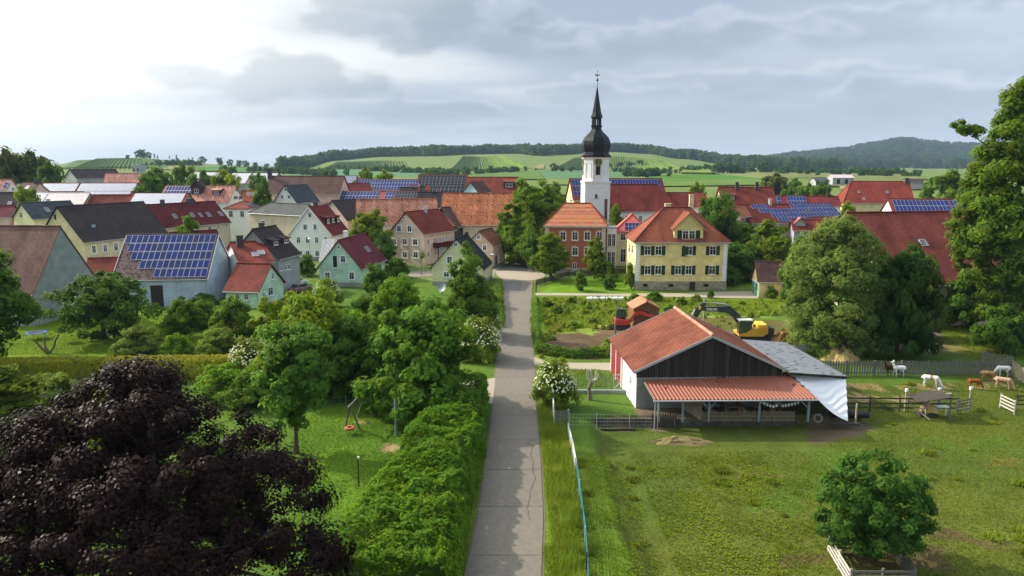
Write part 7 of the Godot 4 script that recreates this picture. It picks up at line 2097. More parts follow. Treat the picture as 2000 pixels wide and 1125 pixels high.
	for i in 84:
		var h := r.randf_range(.75, 1.0)
		piece(bf, "stick", i, box_mesh(Vector3(.03, 1, .03)), mats["bamboo"], Transform3D(Basis(Vector3(0, 0, 1), r.randfn() * .03).scaled_local(Vector3(1, h, 1)), Vector3(i * .0925, h / 2, r.randf() * .02)))
	var wires := MB.new()
	wires.bar(Vector3(0, .25, .03), Vector3(7.8, .25, .03), .02, .02); wires.bar(Vector3(0, .6, .03), Vector3(7.8, .6, .03), .02, .02)
	part(bf, "rail", wires.done(), mats["wood_dark_post"])
	var tables := [[Vector3(19.1, 0, -58.4), "pale wooden table behind the middle porch post", "wood_pale", 1.5], [Vector3(17.6, 0, -59.4), "dark table left in the porch", "wood_dark_post", 1.6], [Vector3(22.0, 0, -58.9), "brown table with chairs right in the porch", "wood_brown", 1.4]]
	for q in tables:
		var tt := thing("table", q[1], "table", q[0], 0, "tables under the porch roof")
		part(tt, "top", box_mesh(Vector3(q[3], .05, .8)), mats[q[2]], Transform3D(Basis(), Vector3(0, .74, 0)))
		for x in [-1, 1]:
			for zz in [-1, 1]: part(tt, "leg", box_mesh(Vector3(.07, .72, .07)), mats[q[2]], Transform3D(Basis(), Vector3(x * (q[3] / 2 - .08), .36, zz * .33)))
	for q in [[Vector3(21.0, 0, -58.2), .5, "brown folding chair left of the brown porch table"], [Vector3(22.3, 0, -58.0), 2.6, "brown folding chair in front of the brown porch table"], [Vector3(19.3, 0, -57.7), 3.0, "chair in front of the pale porch table"], [Vector3(21.8, 0, -60.0), .1, "chair behind the brown porch table"], [Vector3(19.9, 0, -59.9), 0.2, "black chair near the back wall of the porch"]]:
		var ch := thing("chair", q[2], "chair", q[0], q[1], "chairs under the porch roof")
		part(ch, "seat", box_mesh(Vector3(.44, .04, .44)), mats["wood_brown"], Transform3D(Basis(), Vector3(0, .45, 0)))
		part(ch, "backrest", box_mesh(Vector3(.44, .45, .03)), mats["wood_brown"], Transform3D(Basis(Vector3.RIGHT, -.15), Vector3(0, .78, -.24)))
		for x in [-1, 1]:
			for zz in [-1, 1]: part(ch, "leg", box_mesh(Vector3(.04, .46, .04)), mats["wood_brown"], Transform3D(Basis(Vector3.RIGHT, zz * .25), Vector3(x * .19, .22, zz * .13)))
	var dk := thing("deck_chair", "pale reclining wooden deck chair left in the porch", "deck chair", Vector3(17.0, 0, -58.6), .8)
	part(dk, "seat", box_mesh(Vector3(.55, .05, 1.0)), mats["wood_pale"], Transform3D(Basis(Vector3.RIGHT, .35), Vector3(0, .35, .2)))
	part(dk, "backrest", box_mesh(Vector3(.55, .05, .9)), mats["wood_pale"], Transform3D(Basis(Vector3.RIGHT, 1.0), Vector3(0, .62, -.45)))
	for x in [-.25, .25]: part(dk, "leg", box_mesh(Vector3(.05, .75, .05)), mats["wood_pale"], Transform3D(Basis(Vector3.RIGHT, .5), Vector3(x, .3, 0)))
	# paper pennants on a line between the right posts
	var ln := thing("pennant_line", "line of small white paper pennants between porch posts", "pennants", Vector3(20.3, 2.05, -56.9), 0)
	var lw := MB.new()
	var last := Vector3.ZERO
	for i in 15:
		var u := i / 14.0
		var p := Vector3(u * 3.6, -.55 * sin(PI * clampf(u * 1.0, 0, 1)) * (1.0 if u < .5 else .8) - .35 * u, 0)
		if i: lw.rod(last, p, .012)
		last = p
		if i > 1 and i != 8: piece(ln, "pennant", i, box_mesh(Vector3(.17, .24, .006)), mats["cloth_white"], Transform3D(Basis(Vector3(0, 1, 0), r.randfn() * .3), p + Vector3(0, -.14, 0)))
	part(ln, "cord", lw.done(), mats["wood_grey"])
	# the white sail
	var sm := MB.new()
	var s0 := Vector3(24.78, 2.83, -61.2)
	var s1 := Vector3(29.69, 2.51, -61)
	var s2 := Vector3(28.07, -0.13, -56.68)
	s2.y += .15
	var s3 := Vector3(25.21, 2.17, -57)
	var na := 26
	for j in na + 1:
		for i in na + 1:
			var u := float(i) / na
			var v := float(j) / na
			var p := s0.lerp(s1, u).lerp(s3.lerp(s2, u), v)
			p += Vector3(0, -.5, .25) * sin(PI * u) * sin(PI * v * .8)
			var fold := sin((u * .6 + v * 1.0) * 34.0 + sin(u * 9.0) * 1.2) * .06 * sin(PI * clampf(v, 0, 1))
			sm.vert(p + Vector3(.2, .6, .7) * fold, Vector3.UP)
	for j in na:
		for i in na:
			var q := j * (na + 1) + i
			sm.ix.append_array(PackedInt32Array([q, q + 1, q + na + 1, q + 1, q + na + 2, q + na + 1]))
	var st := SurfaceTool.new()
	st.create_from(sm.done(), 0)
	st.generate_normals()
	solo("sail_cloth", "white creased sail cloth stretched from grey roof corner to the ground", "cloth", st.commit(), mats["cloth_white"])
	# heaps and timber in the yard
	mound("grass_heap", "heap of cut dry grass against the terrace wall", Vector3(13.48, -0.7, -53.85), Vector3(2.7, .42, .9), mat("cut_grass", .24, .19, .075, .95, "grain", 1.0, {"height": "bumps", "depth": 5.0}), 3)
	mound("straw_heap", "golden straw heap behind the picket fence", Vector3(36.28, 0, -76.04), Vector3(2.1, 1.3, 1.5), mats["straw"], 4)
	mound("soil_heap", "orange brown soil heap beside the large excavator", Vector3(32.36, 0, -82.93), Vector3(2.2, 1.4, 1.4), mats["soil_orange"], 5)
	var bunker := MB.new()
	bunker.box(Vector3(0, .55, -1.2), Vector3(7.5, 1.1, .2))
	solo("bunker_wall", "low grey concrete wall behind the straw heap", "wall", bunker.done(), mats["concrete"], Vector3(35.53, 0, -76.9))
	var steps := thing("wooden_steps", "dark wooden steps in the shade right of the porch", "steps", Vector3(26.25, 0, -58.06) , .15)
	for i in 6: part(steps, "step", box_mesh(Vector3(2.4, .08, .32)), mats["wood_dark_post"], Transform3D(Basis(), Vector3(0, .2 + i * .22, -i * .32)))
	var ty := MB.new()
	ty.lathe(Vector3.ZERO, PackedVector2Array([Vector2(.22, -.1), Vector2(.36, -.11), Vector2(.4, 0), Vector2(.36, .11), Vector2(.22, .1)]), 18)
	ty.lathe(Vector3.ZERO, PackedVector2Array([Vector2(.22, .1), Vector2(.2, 0), Vector2(.22, -.1)]), 18)
	solo("old_tyre", "pale old tyre leaning by the porch steps", "tyre", ty.done(), mats["wood_grey"], Vector3(25.39, 0.4, -56.33)).rotation = Vector3(1.4, 0, .3)
	var lg := MB.new()
	lg.tube(PackedVector3Array([Vector3(-1.6, .32, 0), Vector3(0, .34, .1), Vector3(1.5, .3, .25)]), PackedFloat32Array([.3, .33, .3]), 12)
	solo("black_roll", "black tarpaulin roll lying right of the sail", "roll", lg.done(), mats["black"], Vector3(28.76, -0.11, -57.99))
	var sp := MB.new()
	sp.box(Vector3(0, .85, 0), Vector3(.12, 1.7, .12))
	solo("wooden_post", "lone pale post right of the sail tip", "post", sp.done(), mats["wood_pale"], Vector3(29, -0.34, -57.25))
	var tm := MB.new()
	tm.bar(Vector3(-1.8, .1, 0), Vector3(.6, .1, .1), .2, .2)
	solo("timber_beam", "squared beam lying at the foot of the sail", "beam", tm.done(), mats["wood_dark_post"], Vector3(28.38, -0.31, -56.67))

# ---------------------------------------------------------------- the trees that fill much of the picture
func tree_thing(called: String, label: String, at: Vector3, tm: Mesh, cm: Mesh, leaf: Material, bark := "bark") -> Node3D:
	var t := thing(called, label, "tree", at)
	part(t, "trunk", tm, mats[bark])
	part(t, "crown", cm, leaf)
	return t

func special_trees() -> void:
	# copper beech, seen from above
	var o := Vector3(-16.2, 0, -30.5)
	var L := [[Vector3(-.8, 10.0, -.5), Vector3(2.6, 2.2, 2.4)], [Vector3(-2.6, 9.3, -.6), Vector3(2.6, 2.0, 2.6)], [Vector3(-4.6, 8.0, 0), Vector3(2.8, 2.1, 2.8)], [Vector3(-6.8, 6.6, .6), Vector3(2.4, 1.9, 2.4)], [Vector3(-1.2, 8.6, .5), Vector3(4.2, 3.0, 4.0)], [Vector3(2.6, 8.0, 1.0), Vector3(3.3, 2.6, 3.2)], [Vector3(-3.5, 6.8, -.4), Vector3(3.6, 2.6, 3.6)], [Vector3(1.0, 6.6, 3.2), Vector3(4.6, 2.8, 3.4)],
		[Vector3(4.6, 6.0, .2), Vector3(3.0, 2.2, 3.0)], [Vector3(-5.5, 5.6, 2.2), Vector3(3.4, 2.4, 3.4)], [Vector3(4.8, 4.6, 2.4), Vector3(2.4, 2.0, 2.6)], [Vector3(-1, 5.4, 4.6), Vector3(5.6, 2.6, 3.0)], [Vector3(-2, 5, -3.2), Vector3(4.6, 2.4, 2.6)], [Vector3(2.2, 4.4, 5.4), Vector3(3.0, 2.0, 2.4)], [Vector3(-6, 4.2, 4.8), Vector3(3.6, 2.2, 3.0)],
		[Vector3(7.4, 4.3, 1.2), Vector3(1.5, .8, 1.4)], [Vector3(8.4, 3.9, .3), Vector3(1.0, .6, .8)], [Vector3(7.4, 3.4, 3.2), Vector3(1.3, .9, 1.0)]]
	var t := tree_thing("copper_beech", "huge dark purple copper beech filling the lower left corner", o, trunk(40, 10, .45, 2.5, tips_of(L), 5), crown(40, L, 760, 260, .78, .092, {"inner": .18, "slim": .6, "warm": .12, "droop": .25}), mats["leaf_beech"])
	var sprays := crown(41, [[Vector3(8.1, 3.2, .6), Vector3(.7, .9, .5)], [Vector3(7.0, 2.9, 2.2), Vector3(.6, .9, .5)], [Vector3(8.6, 3.4, 0), Vector3(.5, .5, .5)]], 26, 70, .4, .1, {"droop": 1.4, "warm": .1})
	part(t, "hanging_spray", sprays, mats["leaf_beech"])
	part(t, "green_shoots", crown(42, L.slice(0, 12), 34, 30, .4, .1, {"inner": .6}), mats["leaf_mid"])
	# poplar at the right edge
	var q := Vector3(61.47, -2.07, -84)
	q.y = gh(q.x, q.z)
	L = []
	for e in [[Vector3(58.37, 27.38, -84), 2.2, 3.0], [Vector3(57.71, 24.5, -84), 2.4, 2.4], [Vector3(55.92, 21.29, -83), 2.6, 2.4], [Vector3(58.26, 18.96, -83), 3.2, 3.0], [Vector3(54.84, 17.79, -83), 2.4, 2.4], [Vector3(53.81, 14.31, -82), 2.8, 2.6], [Vector3(56.64, 14.31, -82), 3.4, 3.0], [Vector3(53.23, 12.43, -83), 1.7, 1.7], [Vector3(54.75, 10.15, -82), 2.8, 2.4], [Vector3(58.09, 9.55, -82), 3.4, 3.0], [Vector3(57.32, 5.91, -82), 2.6, 2.6], [Vector3(60.6, 4.49, -83), 2.8, 3.0], [Vector3(59.68, 2, -83), 1.8, 2.0], [Vector3(61.81, 22.46, -84), 3.4, 4.0], [Vector3(62.78, 14.75, -84), 3.6, 4.0], [Vector3(64.4, 6.79, -84), 3.4, 4.0], [Vector3(60.49, 28.24, -84), 2.4, 3.4]]:
		L.append([e[0] - q, Vector3(e[1], e[2], e[1])])
	t = tree_thing("poplar_tree", "very tall poplar at the right edge with a side branch", q, trunk(50, 30, .6, 5, tips_of(L), 0), crown(50, L, 680, 100, 1.0, .25, {"inner": .22, "warm": .35}), mats["leaf_poplar"])
	var br := MB.new()
	var tip := Vector3(51.87, 25.37, -84) - q
	br.tube(PackedVector3Array([Vector3(0, tip.y - 5, 0), (Vector3(0, tip.y - 5, 0)).lerp(tip, .5) + Vector3(0, -.5, 0), tip]), PackedFloat32Array([.14, .09, .04]), 6)
	for k in 14:
		var s := 20.0 + k * .6
		br.rod(Vector3(-1.0, s, 0), Vector3(-1.2 - rng.randf() * 2.2, s + .8 + rng.randf(), rng.randfn()), .03, .008, 4)
	part(t, "side_branch", br.done(), mats["bark"])
	part(t, "side_foliage", crown(51, [[tip, Vector3(1.2, .7, 1.0)], [tip + Vector3(1.2, -.3, 0), Vector3(1.1, .7, .9)]], 24, 60, .55, .21, {"warm": .35}), mats["leaf_poplar"])
	# willow behind the lean-to
	q = Vector3(37.83, -0.33, -79)
	q.y = gh(q.x, q.z)
	L = []
	for e in [[Vector3(36.51, 12.85, -79), 2.6, 2.2], [Vector3(34.6, 11.7, -79), 2.4, 2.2], [Vector3(38.94, 11.12, -79), 2.6, 2.4], [Vector3(33.09, 8.81, -79), 2.2, 2.4], [Vector3(36.13, 9.04, -77.5), 3.4, 3.0], [Vector3(40.64, 7.93, -79), 2.0, 2.4], [Vector3(33.62, 5.29, -79), 2.2, 2.6], [Vector3(36.21, 5.11, -77), 3.2, 3.0], [Vector3(40.68, 4.1, -79), 2.2, 2.6], [Vector3(33.27, 2.01, -79), 1.8, 2.0], [Vector3(35.54, 1.79, -77.5), 2.2, 2.0], [Vector3(39.26, 1.37, -78), 2.4, 2.0], [Vector3(37.26, 14.27, -79), 1.5, 1.0]]:
		L.append([e[0] - q, Vector3(e[1], e[2], e[1])])
	tree_thing("willow_tree", "broad silvery green willow right of the large excavator", q, trunk(60, 11, .5, 2, tips_of(L), 1), crown(60, L, 660, 115, .95, .23, {"inner": .2, "slim": .32, "warm": .2}), mats["leaf_willow"])
	# the great chestnut by the church
	q = gp(Vector3(4.35, 2.25, -150).x, -150)
	L = []
	for e in [[Vector3(4.5, 14.66, -150), 4.2, 3.2], [Vector3(1.6, 10.98, -149), 4.0, 3.4], [Vector3(7.31, 11.78, -150), 4.2, 3.4], [Vector3(4.23, 9.54, -147), 5.4, 4.4], [Vector3(0.86, 6.16, -149), 3.4, 3.6], [Vector3(8.43, 7.14, -150), 3.6, 3.4], [Vector3(4.78, 4.76, -147), 5.4, 4.4], [Vector3(1.62, 1.83, -149), 3.6, 2.8], [Vector3(7.56, 2.37, -149), 3.8, 3.2], [Vector3(3.23, 16.01, -151), 2.6, 2.0]]:
		L.append([e[0] - q, Vector3(e[1], e[2], e[1])])
	tree_thing("chestnut_tree", "huge rounded chestnut left of the church tower", q, trunk(65, 14, .6, 3, tips_of(L)), crown(65, L, 330, 100, 1.15, .34, {"inner": .12, "warm": .3}), mats["leaf_chestnut"])
	# the young maple in its pallet cage
	q = Vector3(19.75, -0.7, -36.74)
	L = []
	for e in [[0, 5.0, 0, 1.5], [-1.3, 4.2, .4, 1.5], [1.3, 4.3, .2, 1.5], [.2, 4.0, 1.3, 1.6], [0, 4.1, -1.2, 1.5], [-1.7, 2.9, .3, 1.5], [1.7, 3.0, .3, 1.5], [.5, 2.7, 1.6, 1.5], [-.7, 2.6, 1.4, 1.4], [0, 2.8, -1.6, 1.5], [-1.5, 1.9, -.4, 1.2], [1.9, 2.0, .5, 1.2], [.3, 1.8, 1.0, 1.3]]:
		L.append([Vector3(e[0], e[1], e[2]), Vector3(e[3], e[3] * .85, e[3])])
	tree_thing("maple_tree", "young maple inside the wooden pallet cage in the pasture", q, trunk(66, 4, .13, 1.2, tips_of(L)), crown(66, L, 230, 110, .48, .12, {"inner": .12, "warm": .3}), mats["leaf_maple2"])
	# hedges
	var h := hedge_mesh([[Vector3(-6.23, 0, -31.52), 6.4, 2.6], [Vector3(-6.04, 0, -36.17), 6.0, 2.7], [Vector3(-5.49, 0, -40.89), 5.4, 2.75], [Vector3(-5.01, 0, -46.87), 5.0, 2.8], [Vector3(-4.67, 0, -53.59), 4.8, 2.6], [Vector3(-4.4, 0, -59.61), 4.4, 2.7], [Vector3(-3.88, 0, -63.12), 3.2, 2.6]], 66000, .12, .85, 7)
	var rh := solo("roadside_hedge", "wide unkempt green hedge along the left side of the road", "hedge", h, mats["leaf_hedge"])
	var hb := []
	for e in [Vector3(-5.81, 0, -32.8), Vector3(-5.57, 0, -35.65), Vector3(-6.43, 0, -34.17), Vector3(-5.3, 0, -38.4), Vector3(-4.81, 0, -41.55), Vector3(-5.62, 0, -41.9), Vector3(-4.86, 0, -46.03), Vector3(-4.57, 0, -50.02), Vector3(-5.1, 0, -52.52), Vector3(-4.39, 0, -55.86), Vector3(-4.08, 0, -60.29), Vector3(-6.96, 0, -37.26), Vector3(-6.22, 0, -40.24)]: hb.append([e + Vector3(0, 1.4, 0), Vector3(1.7, 1.25, 1.9)])
	part(rh, "shoots", crown(43, hb, 190, 55, .5, .13, {"low": -.1, "warm": .5, "inner": .05}), mats["leaf_bright"])
	h = hedge_mesh([[Vector3(-54.16, 0, -68.4), 1.9, 2.1], [Vector3(-47.12, 0, -68.58), 1.9, 2.1], [Vector3(-39.02, 0, -68.75), 1.9, 2.2], [Vector3(-27.34, 0, -69.1), 1.9, 2.2]], 22000, .11, .14, 9)
	solo("clipped_hedge", "long clipped hedge behind the copper beech", "hedge", h, mats["leaf_clipped"])
	h = hedge_mesh([[Vector3(-44.22, 0, -87.38), 1.4, 1.3], [Vector3(-40.58, 0, -91.72), 1.4, 1.4], [Vector3(-41.45, 0, -98.87), 1.4, 1.6]], 6000, .12, .15, 10)
	solo("garden_hedge", "low dark hedge dividing the two lawns", "hedge", h, mats["leaf_mid"])
	h = hedge_mesh([[Vector3(-2.06, 0, -65.42), 1.5, 1.4], [Vector3(-1.69, 0, -91.72), 1.2, 1.0], [Vector3(-2.54, 0, -124.16), 1.4, 1.0]].slice(1), 6000, .13, .4, 11)
	solo("verge_shrubs", "loose shrubs between the gardens and the road verge", "shrubs", h, mats["leaf_mid"])
	h = hedge_mesh([[Vector3(38.53, 0, -124.16), 1.6, 1.8], [Vector3(43.75, 0.15, -131.92), 1.6, 1.8], [Vector3(48.05, 0, -124.16), 1.6, 2.0]], 5000, .16, .3, 12)
	solo("dark_hedge", "dark hedge between yellow house and garage", "hedge", h, mats["leaf_dark"])
	h = hedge_mesh([[Vector3(3.21, 0, -78.66), 1.6, .9], [Vector3(6.87, 0, -77.11), 1.5, .8], [Vector3(10.94, 0, -77.55), 1.4, .8]], 5000, .12, .4, 13)
	solo("weed_strip", "strip of tall weeds along the driveway", "shrubs", h, mats["leaf_mid"])
	h = hedge_mesh([[Vector3(3.04, 0, -78.66), 1.0, .9], [Vector3(3.11, 0, -91.72), 1.0, 1.2], [Vector3(3.7, 0, -109.7), 1.0, .9]], 5000, .12, .4, 14)
	solo("verge_bushes", "overgrown bushes between road and vegetable garden", "shrubs", h, mats["leaf_mid"])
	# the bare forked trunk on the lawn, and the pollard
	var b := MB.new()
	for e in [[Vector3(-.2, 0, 0), Vector3(-.9, .8, 0), Vector3(-1.5, 1.7, .1)], [Vector3(0, 0, 0), Vector3(-.3, .9, .1), Vector3(-.25, 2.0, 0)], [Vector3(.1, 0, 0), Vector3(.7, .8, 0), Vector3(.9, 1.3, 0)], [Vector3(.7, .8, 0), Vector3(.9, 1.5, 0), Vector3(1.5, 2.3, .1)]]:
		b.tube(PackedVector3Array(e), PackedFloat32Array([.15, .12, .09]), 7)
	solo("bare_trunk", "bare forked trunk on the lawn before the clipped hedge", "dead tree", b.done(), mats["bark_light"], Vector3(-52.82, 0, -78.66))
	b = MB.new()
	b.tube(PackedVector3Array([Vector3(0, -.1, 0), Vector3(.02, .5, 0), Vector3(-.1, 1.1, 0), Vector3(.15, 1.7, 0)]), PackedFloat32Array([.27, .2, .19, .2]), 9)
	var pl := thing("pollard_tree", "pollarded stump with three pale cut branches in the small garden", "tree stump", Vector3(7.1, 0, -62.25))
	part(pl, "trunk", b.done(), mats["bark_light"])
	for e in [[Vector3(.1, 1.6, 0), Vector3(-.25, 2.1, 0), Vector3(-.25, 2.9, 0)], [Vector3(.15, 1.6, 0), Vector3(.1, 2.3, .1), Vector3(0, 2.8, .1)], [Vector3(.2, 1.6, 0), Vector3(.5, 2.0, 0), Vector3(.5, 2.7, 0)], [Vector3(.2, 1.7, 0), Vector3(.6, 2.0, .1), Vector3(.68, 2.5, .1)]]:
		var m := MB.new()
		m.tube(PackedVector3Array(e), PackedFloat32Array([.1, .09, .075]), 7)
		part(pl, "branch", m.done(), mats["wood_white"])

func garden_things() -> void:
	big_excavator(Vector3(29.01, 0, -83.94), -.04)
	mini_excavator(Vector3(14.38, 0, -91.12), -.1)
	car("silver car parked left behind the flowering bush", Vector3(-38.48, 0.01, -125.22), 1.0, mats["paint_silver"])
	car("dark mauve car parked nearer, right of the silver car", Vector3(-35.91, 0, -118.95), 1.15, mats["paint_mauve"])
	var b := MB.new()
	b.rod(Vector3(0, 0, 0), Vector3(.12, 3.2, 0), .12, .1, 8)
	solo("wooden_pole", "leaning weathered pole in front of the small red excavator", "pole", b.done(), mats["wood_grey"], Vector3(12.98, 0, -87.38))
	b = MB.new()
	b.rod(Vector3(0, 0, 0), Vector3(0, 3.4, 0), .14, .13, 8)
	solo("chimney_post", "grey pole with cap standing behind the black excavator boom", "pole", b.done(), mats["zinc"], Vector3(25.95, 0, -94.2))
	b = MB.new()
	b.box(Vector3(0, .7, 0), Vector3(.18, 1.4, .18))
	solo("fence_post", "stout old fence post beside the dug vegetable plot", "post", b.done(), mats["wood_grey"], Vector3(7.65, 0, -76.9))
	picket_fence("low broken picket fence along the dug plot before the barn", Vector3(7.98, 0, -76.68), Vector3(11.17, 0, -77.55), .7, .22, .07, mats["wood_grey"], 31)
	# swing
	var sw := thing("swing", "wooden swing frame with slanting beam on the play lawn", "swing", Vector3(0, 0, 0))
	var f1 := Vector3(-12.87, 2.25, -54.19)
	var f2 := Vector3(-12.39, 2.3, -58.26)
	var m := MB.new()
	var ext := (f1 - f2).normalized() * .6
	m.rod(f1 + ext, f2 - ext * .3, .085, .085, 8)
	part(sw, "beam", m.done(), mats["wood_grey"])
	for e in [[f1, Vector3(-13.59, 0, -55.16)], [f1, Vector3(-12.31, 0, -54.82)], [f2, Vector3(-13.13, 0, -57.68)], [f2, Vector3(-11.81, 0, -57.8)]]:
		m = MB.new()
		m.rod(e[0], e[1], .07, .08, 7)
		part(sw, "leg", m.done(), mats["wood_grey"])
	m = MB.new()
	var s1 := f1 + ext * .6
	m.lathe(Vector3(s1.x, .5, s1.z), PackedVector2Array([Vector2(.2, -.1), Vector2(.38, -.1), Vector2(.42, 0), Vector2(.38, .1), Vector2(.2, .1)]), 16)
	part(sw, "tyre_seat", m.done(), mats["tire_orange"])
	m = MB.new()
	m.rod(s1, Vector3(s1.x - .3, .5, s1.z), .015); m.rod(s1, Vector3(s1.x + .3, .5, s1.z), .015)
	var s2 := f1.lerp(f2, .6)
	for s in [-.2, .2]: m.rod(s2 + Vector3(0, 0, s), Vector3(s2.x, .5, s2.z + s), .012)
	m.box(Vector3(s2.x, .5, s2.z), Vector3(.18, .04, .45))
	part(sw, "ropes", m.done(), mats["iron"])
	var zp := thing("slide_pole", "grey green steel pole with cable on the play lawn", "pole", Vector3(-9.15, 0, -53.48))
	m = MB.new()
	m.rod(Vector3.ZERO, Vector3(0, 3.15, 0), .12, .11, 10); m.lathe(Vector3.ZERO, PackedVector2Array([Vector2(.14, 3.12), Vector2(.14, 3.22), Vector2(.01, 3.26)]), 10)
	part(zp, "pole", m.done(), mats["post_bluegrey"])
	m = MB.new()
	m.rod(Vector3(0, 2.7, 0), Vector3(.45, 1.4, -.3), .02); m.rod(Vector3(.45, 1.4, -.3), Vector3(.6, .1, .4), .02)
	part(zp, "cable", m.done(), mats["iron"])
	var lp := thing("lawn_post", "thin black post with pale top on the near play lawn", "post", Vector3(-10.19, 0, -44.44))
	m = MB.new()
	m.rod(Vector3.ZERO, Vector3(0, 2.0, 0), .045, .04, 8)
	part(lp, "pole", m.done(), mats["iron"])
	part(lp, "cap", box_mesh(Vector3(.14, .14, .1)), mats["trim_white"], Transform3D(Basis(), Vector3(.03, 2.03, 0)))
	wire_fence("green wire fence behind the swing along the gravel path", [Vector3(-16.93, 0, -60.01), Vector3(-14.69, 0, -60.29), Vector3(-12.09, 0, -60.7), Vector3(-9.62, 0, -60.97)], 1.0, mats["metal_green"], .3)
	# trampoline, bench, dish
	var tr := thing("trampoline", "round trampoline with blue rim under the left tree", "trampoline", Vector3(-58.67, 0, -85.49))
	m = MB.new()
	m.lathe(Vector3.ZERO, PackedVector2Array([Vector2(1.15, .78), Vector2(1.15, .84), Vector2(.9, .84), Vector2(.9, .78)]), 24)
	part(tr, "rim", m.done(), mats["plastic_blue"])
	m = MB.new()
	m.lathe(Vector3.ZERO, PackedVector2Array([Vector2(.9, .8), Vector2(.01, .78)]), 24)
	part(tr, "mat", m.done(), mats["black"])
	for k in 5:
		var a := TAU * k / 5
		m = MB.new()
		m.rod(Vector3(cos(a) * 1.05, 0, sin(a) * 1.05), Vector3(cos(a) * 1.05, .8, sin(a) * 1.05), .03)
		part(tr, "leg", m.done(), mats["zinc"])
	var bn := thing("garden_bench", "dark garden bench beside the cherry tree trunk", "bench", Vector3(-49.1, 0, -86.03), .5)
	part(bn, "seat", box_mesh(Vector3(1.9, .06, .5)), mats["wood_dark_post"], Transform3D(Basis(), Vector3(0, .46, 0)))
	part(bn, "backrest", box_mesh(Vector3(1.9, .5, .05)), mats["wood_dark_post"], Transform3D(Basis(Vector3.RIGHT, -.2), Vector3(0, .8, -.25)))
	for x in [-.85, .85]: part(bn, "leg", box_mesh(Vector3(.08, .46, .45)), mats["wood_dark_post"], Transform3D(Basis(), Vector3(x, .23, 0)))
	var sd := thing("satellite_dish", "large grey satellite dish on the ground beside the pale yellow house", "satellite dish", Vector3(-11.54, 0, -116.02))
	dish(sd, Vector3(0, 1.2, 0), .8, -.5)
	m = MB.new()
	m.rod(Vector3.ZERO, Vector3(0, 1.3, -.1), .06)
	part(sd, "pole", m.done(), mats["iron"])
	# lamps
	for e in [[Vector3(-43.39, 0.7, -151.71), 5.0, "street lamp before the white gabled house"], [Vector3(-3.73, 0.14, -131.38), 4.6, "street lamp at the corner of the pale yellow house"], [Vector3(13.22, 0.99, -160.03), 12.5, "tall lamp with round white head left of the church tower"]]:
		var la := thing("street_lamp", e[2], "street lamp", e[0], 0, "street lamps")
		m = MB.new()
		m.rod(Vector3.ZERO, Vector3(0, e[1], 0), .07, .05, 8)
		part(la, "pole", m.done(), mats["zinc"])
		m = MB.new()
		m.lathe(Vector3(0, e[1], 0), PackedVector2Array([Vector2(.01, -.3), Vector2(.2, -.2), Vector2(.28, 0), Vector2(.45, .12), Vector2(.01, .3)]), 12)
		part(la, "lamp_head", m.done(), mats["lamp_globe"])
	# fences at the house lawn
	picket_fence("dark low fence in front of the linden and the brick building", Vector3(4.39, 0.01, -125.22), Vector3(10.75, 0.2, -134.11), 1.0, .24, .16, mats["wood_dark_post"], 41)
	picket_fence("dark fence behind the house lawn before the brick building", Vector3(10.94, 0.2, -134.11), Vector3(22.6, 0.3, -138.03), .9, .24, .16, mats["wood_dark_post"], 42)
	b = MB.new()
	b.box(Vector3(0, .95, 0), Vector3(.2, 1.9, .2))
	solo("gate_post", "dark gate post at the corner of the road and house lawn", "post", b.done(), mats["wood_dark_post"], Vector3(4.05, 0, -117.96))
	solo("gate_post", "second dark post nearer the road beside the vegetable garden", "post", b.done(), mats["wood_dark_post"], Vector3(3.79, 0, -103.25))
	# sapling stakes by the street
	for e in [[Vector3(-17.4, 0.24, -135.78), "sapling tied to three stakes before the beige house"]]:
		var sp := thing("sapling", e[1], "sapling", e[0])
		m = MB.new()
		for k in 3: m.rod(Vector3(cos(k * 2.1) * .4, 0, sin(k * 2.1) * .4), Vector3(cos(k * 2.1) * .35, 2.0, sin(k * 2.1) * .35), .05)
		part(sp, "stakes", m.done(), mats["wood_pale"])
		m = MB.new()
		m.rod(Vector3.ZERO, Vector3(0, 3.8, 0), .05, .02)
		part(sp, "stem", m.done(), mats["bark"])
		part(sp, "foliage", crown(70, [[Vector3(0, 3.6, 0), Vector3(.8, .9, .8)]], 14, 30, .3, .12), mats["leaf_mid"])
	# garden bits: white row cover, cold frames
	b = MB.new()
	for k in 7: b.tube(PackedVector3Array([Vector3(k * 1.0 - 3.2, .15, 0), Vector3(k * 1.0 - 2.3, .2, .05)]), PackedFloat32Array([.35, .38]), 10)
	solo("row_cover", "pale fleece covers over a vegetable bed before the yellow house", "row cover", b.done(), mats["cloth_white"], Vector3(15.1, 0, -111.44))
	for e in [[Vector3(9.18, 0, -108.85), .9, "mid"], [Vector3(11.41, 0, -103.63), .7, "bright"], [Vector3(19.29, 0, -109.7), 1.3, "bright"], [Vector3(22.52, 0, -110.56), 1.5, "mid"], [Vector3(26.04, 0, -107.6), 1.1, "mid"], [Vector3(29.16, 0, -110.56), 1.0, "light"], [Vector3(6.68, 0, -101.01), 1.0, "dark"], [Vector3(5.58, 0, -105.58), .9, "darkest"], [Vector3(8.12, 0, -91.72), .8, "bright"], [Vector3(10.96, 0, -94.2), .8, "light"], [Vector3(23.01, 0, -101.01), 1.2, "dark"], [Vector3(35.38, 0, -107.19), .6, "mid"]]:
		var k := used.get("garden_plant", -1) as int
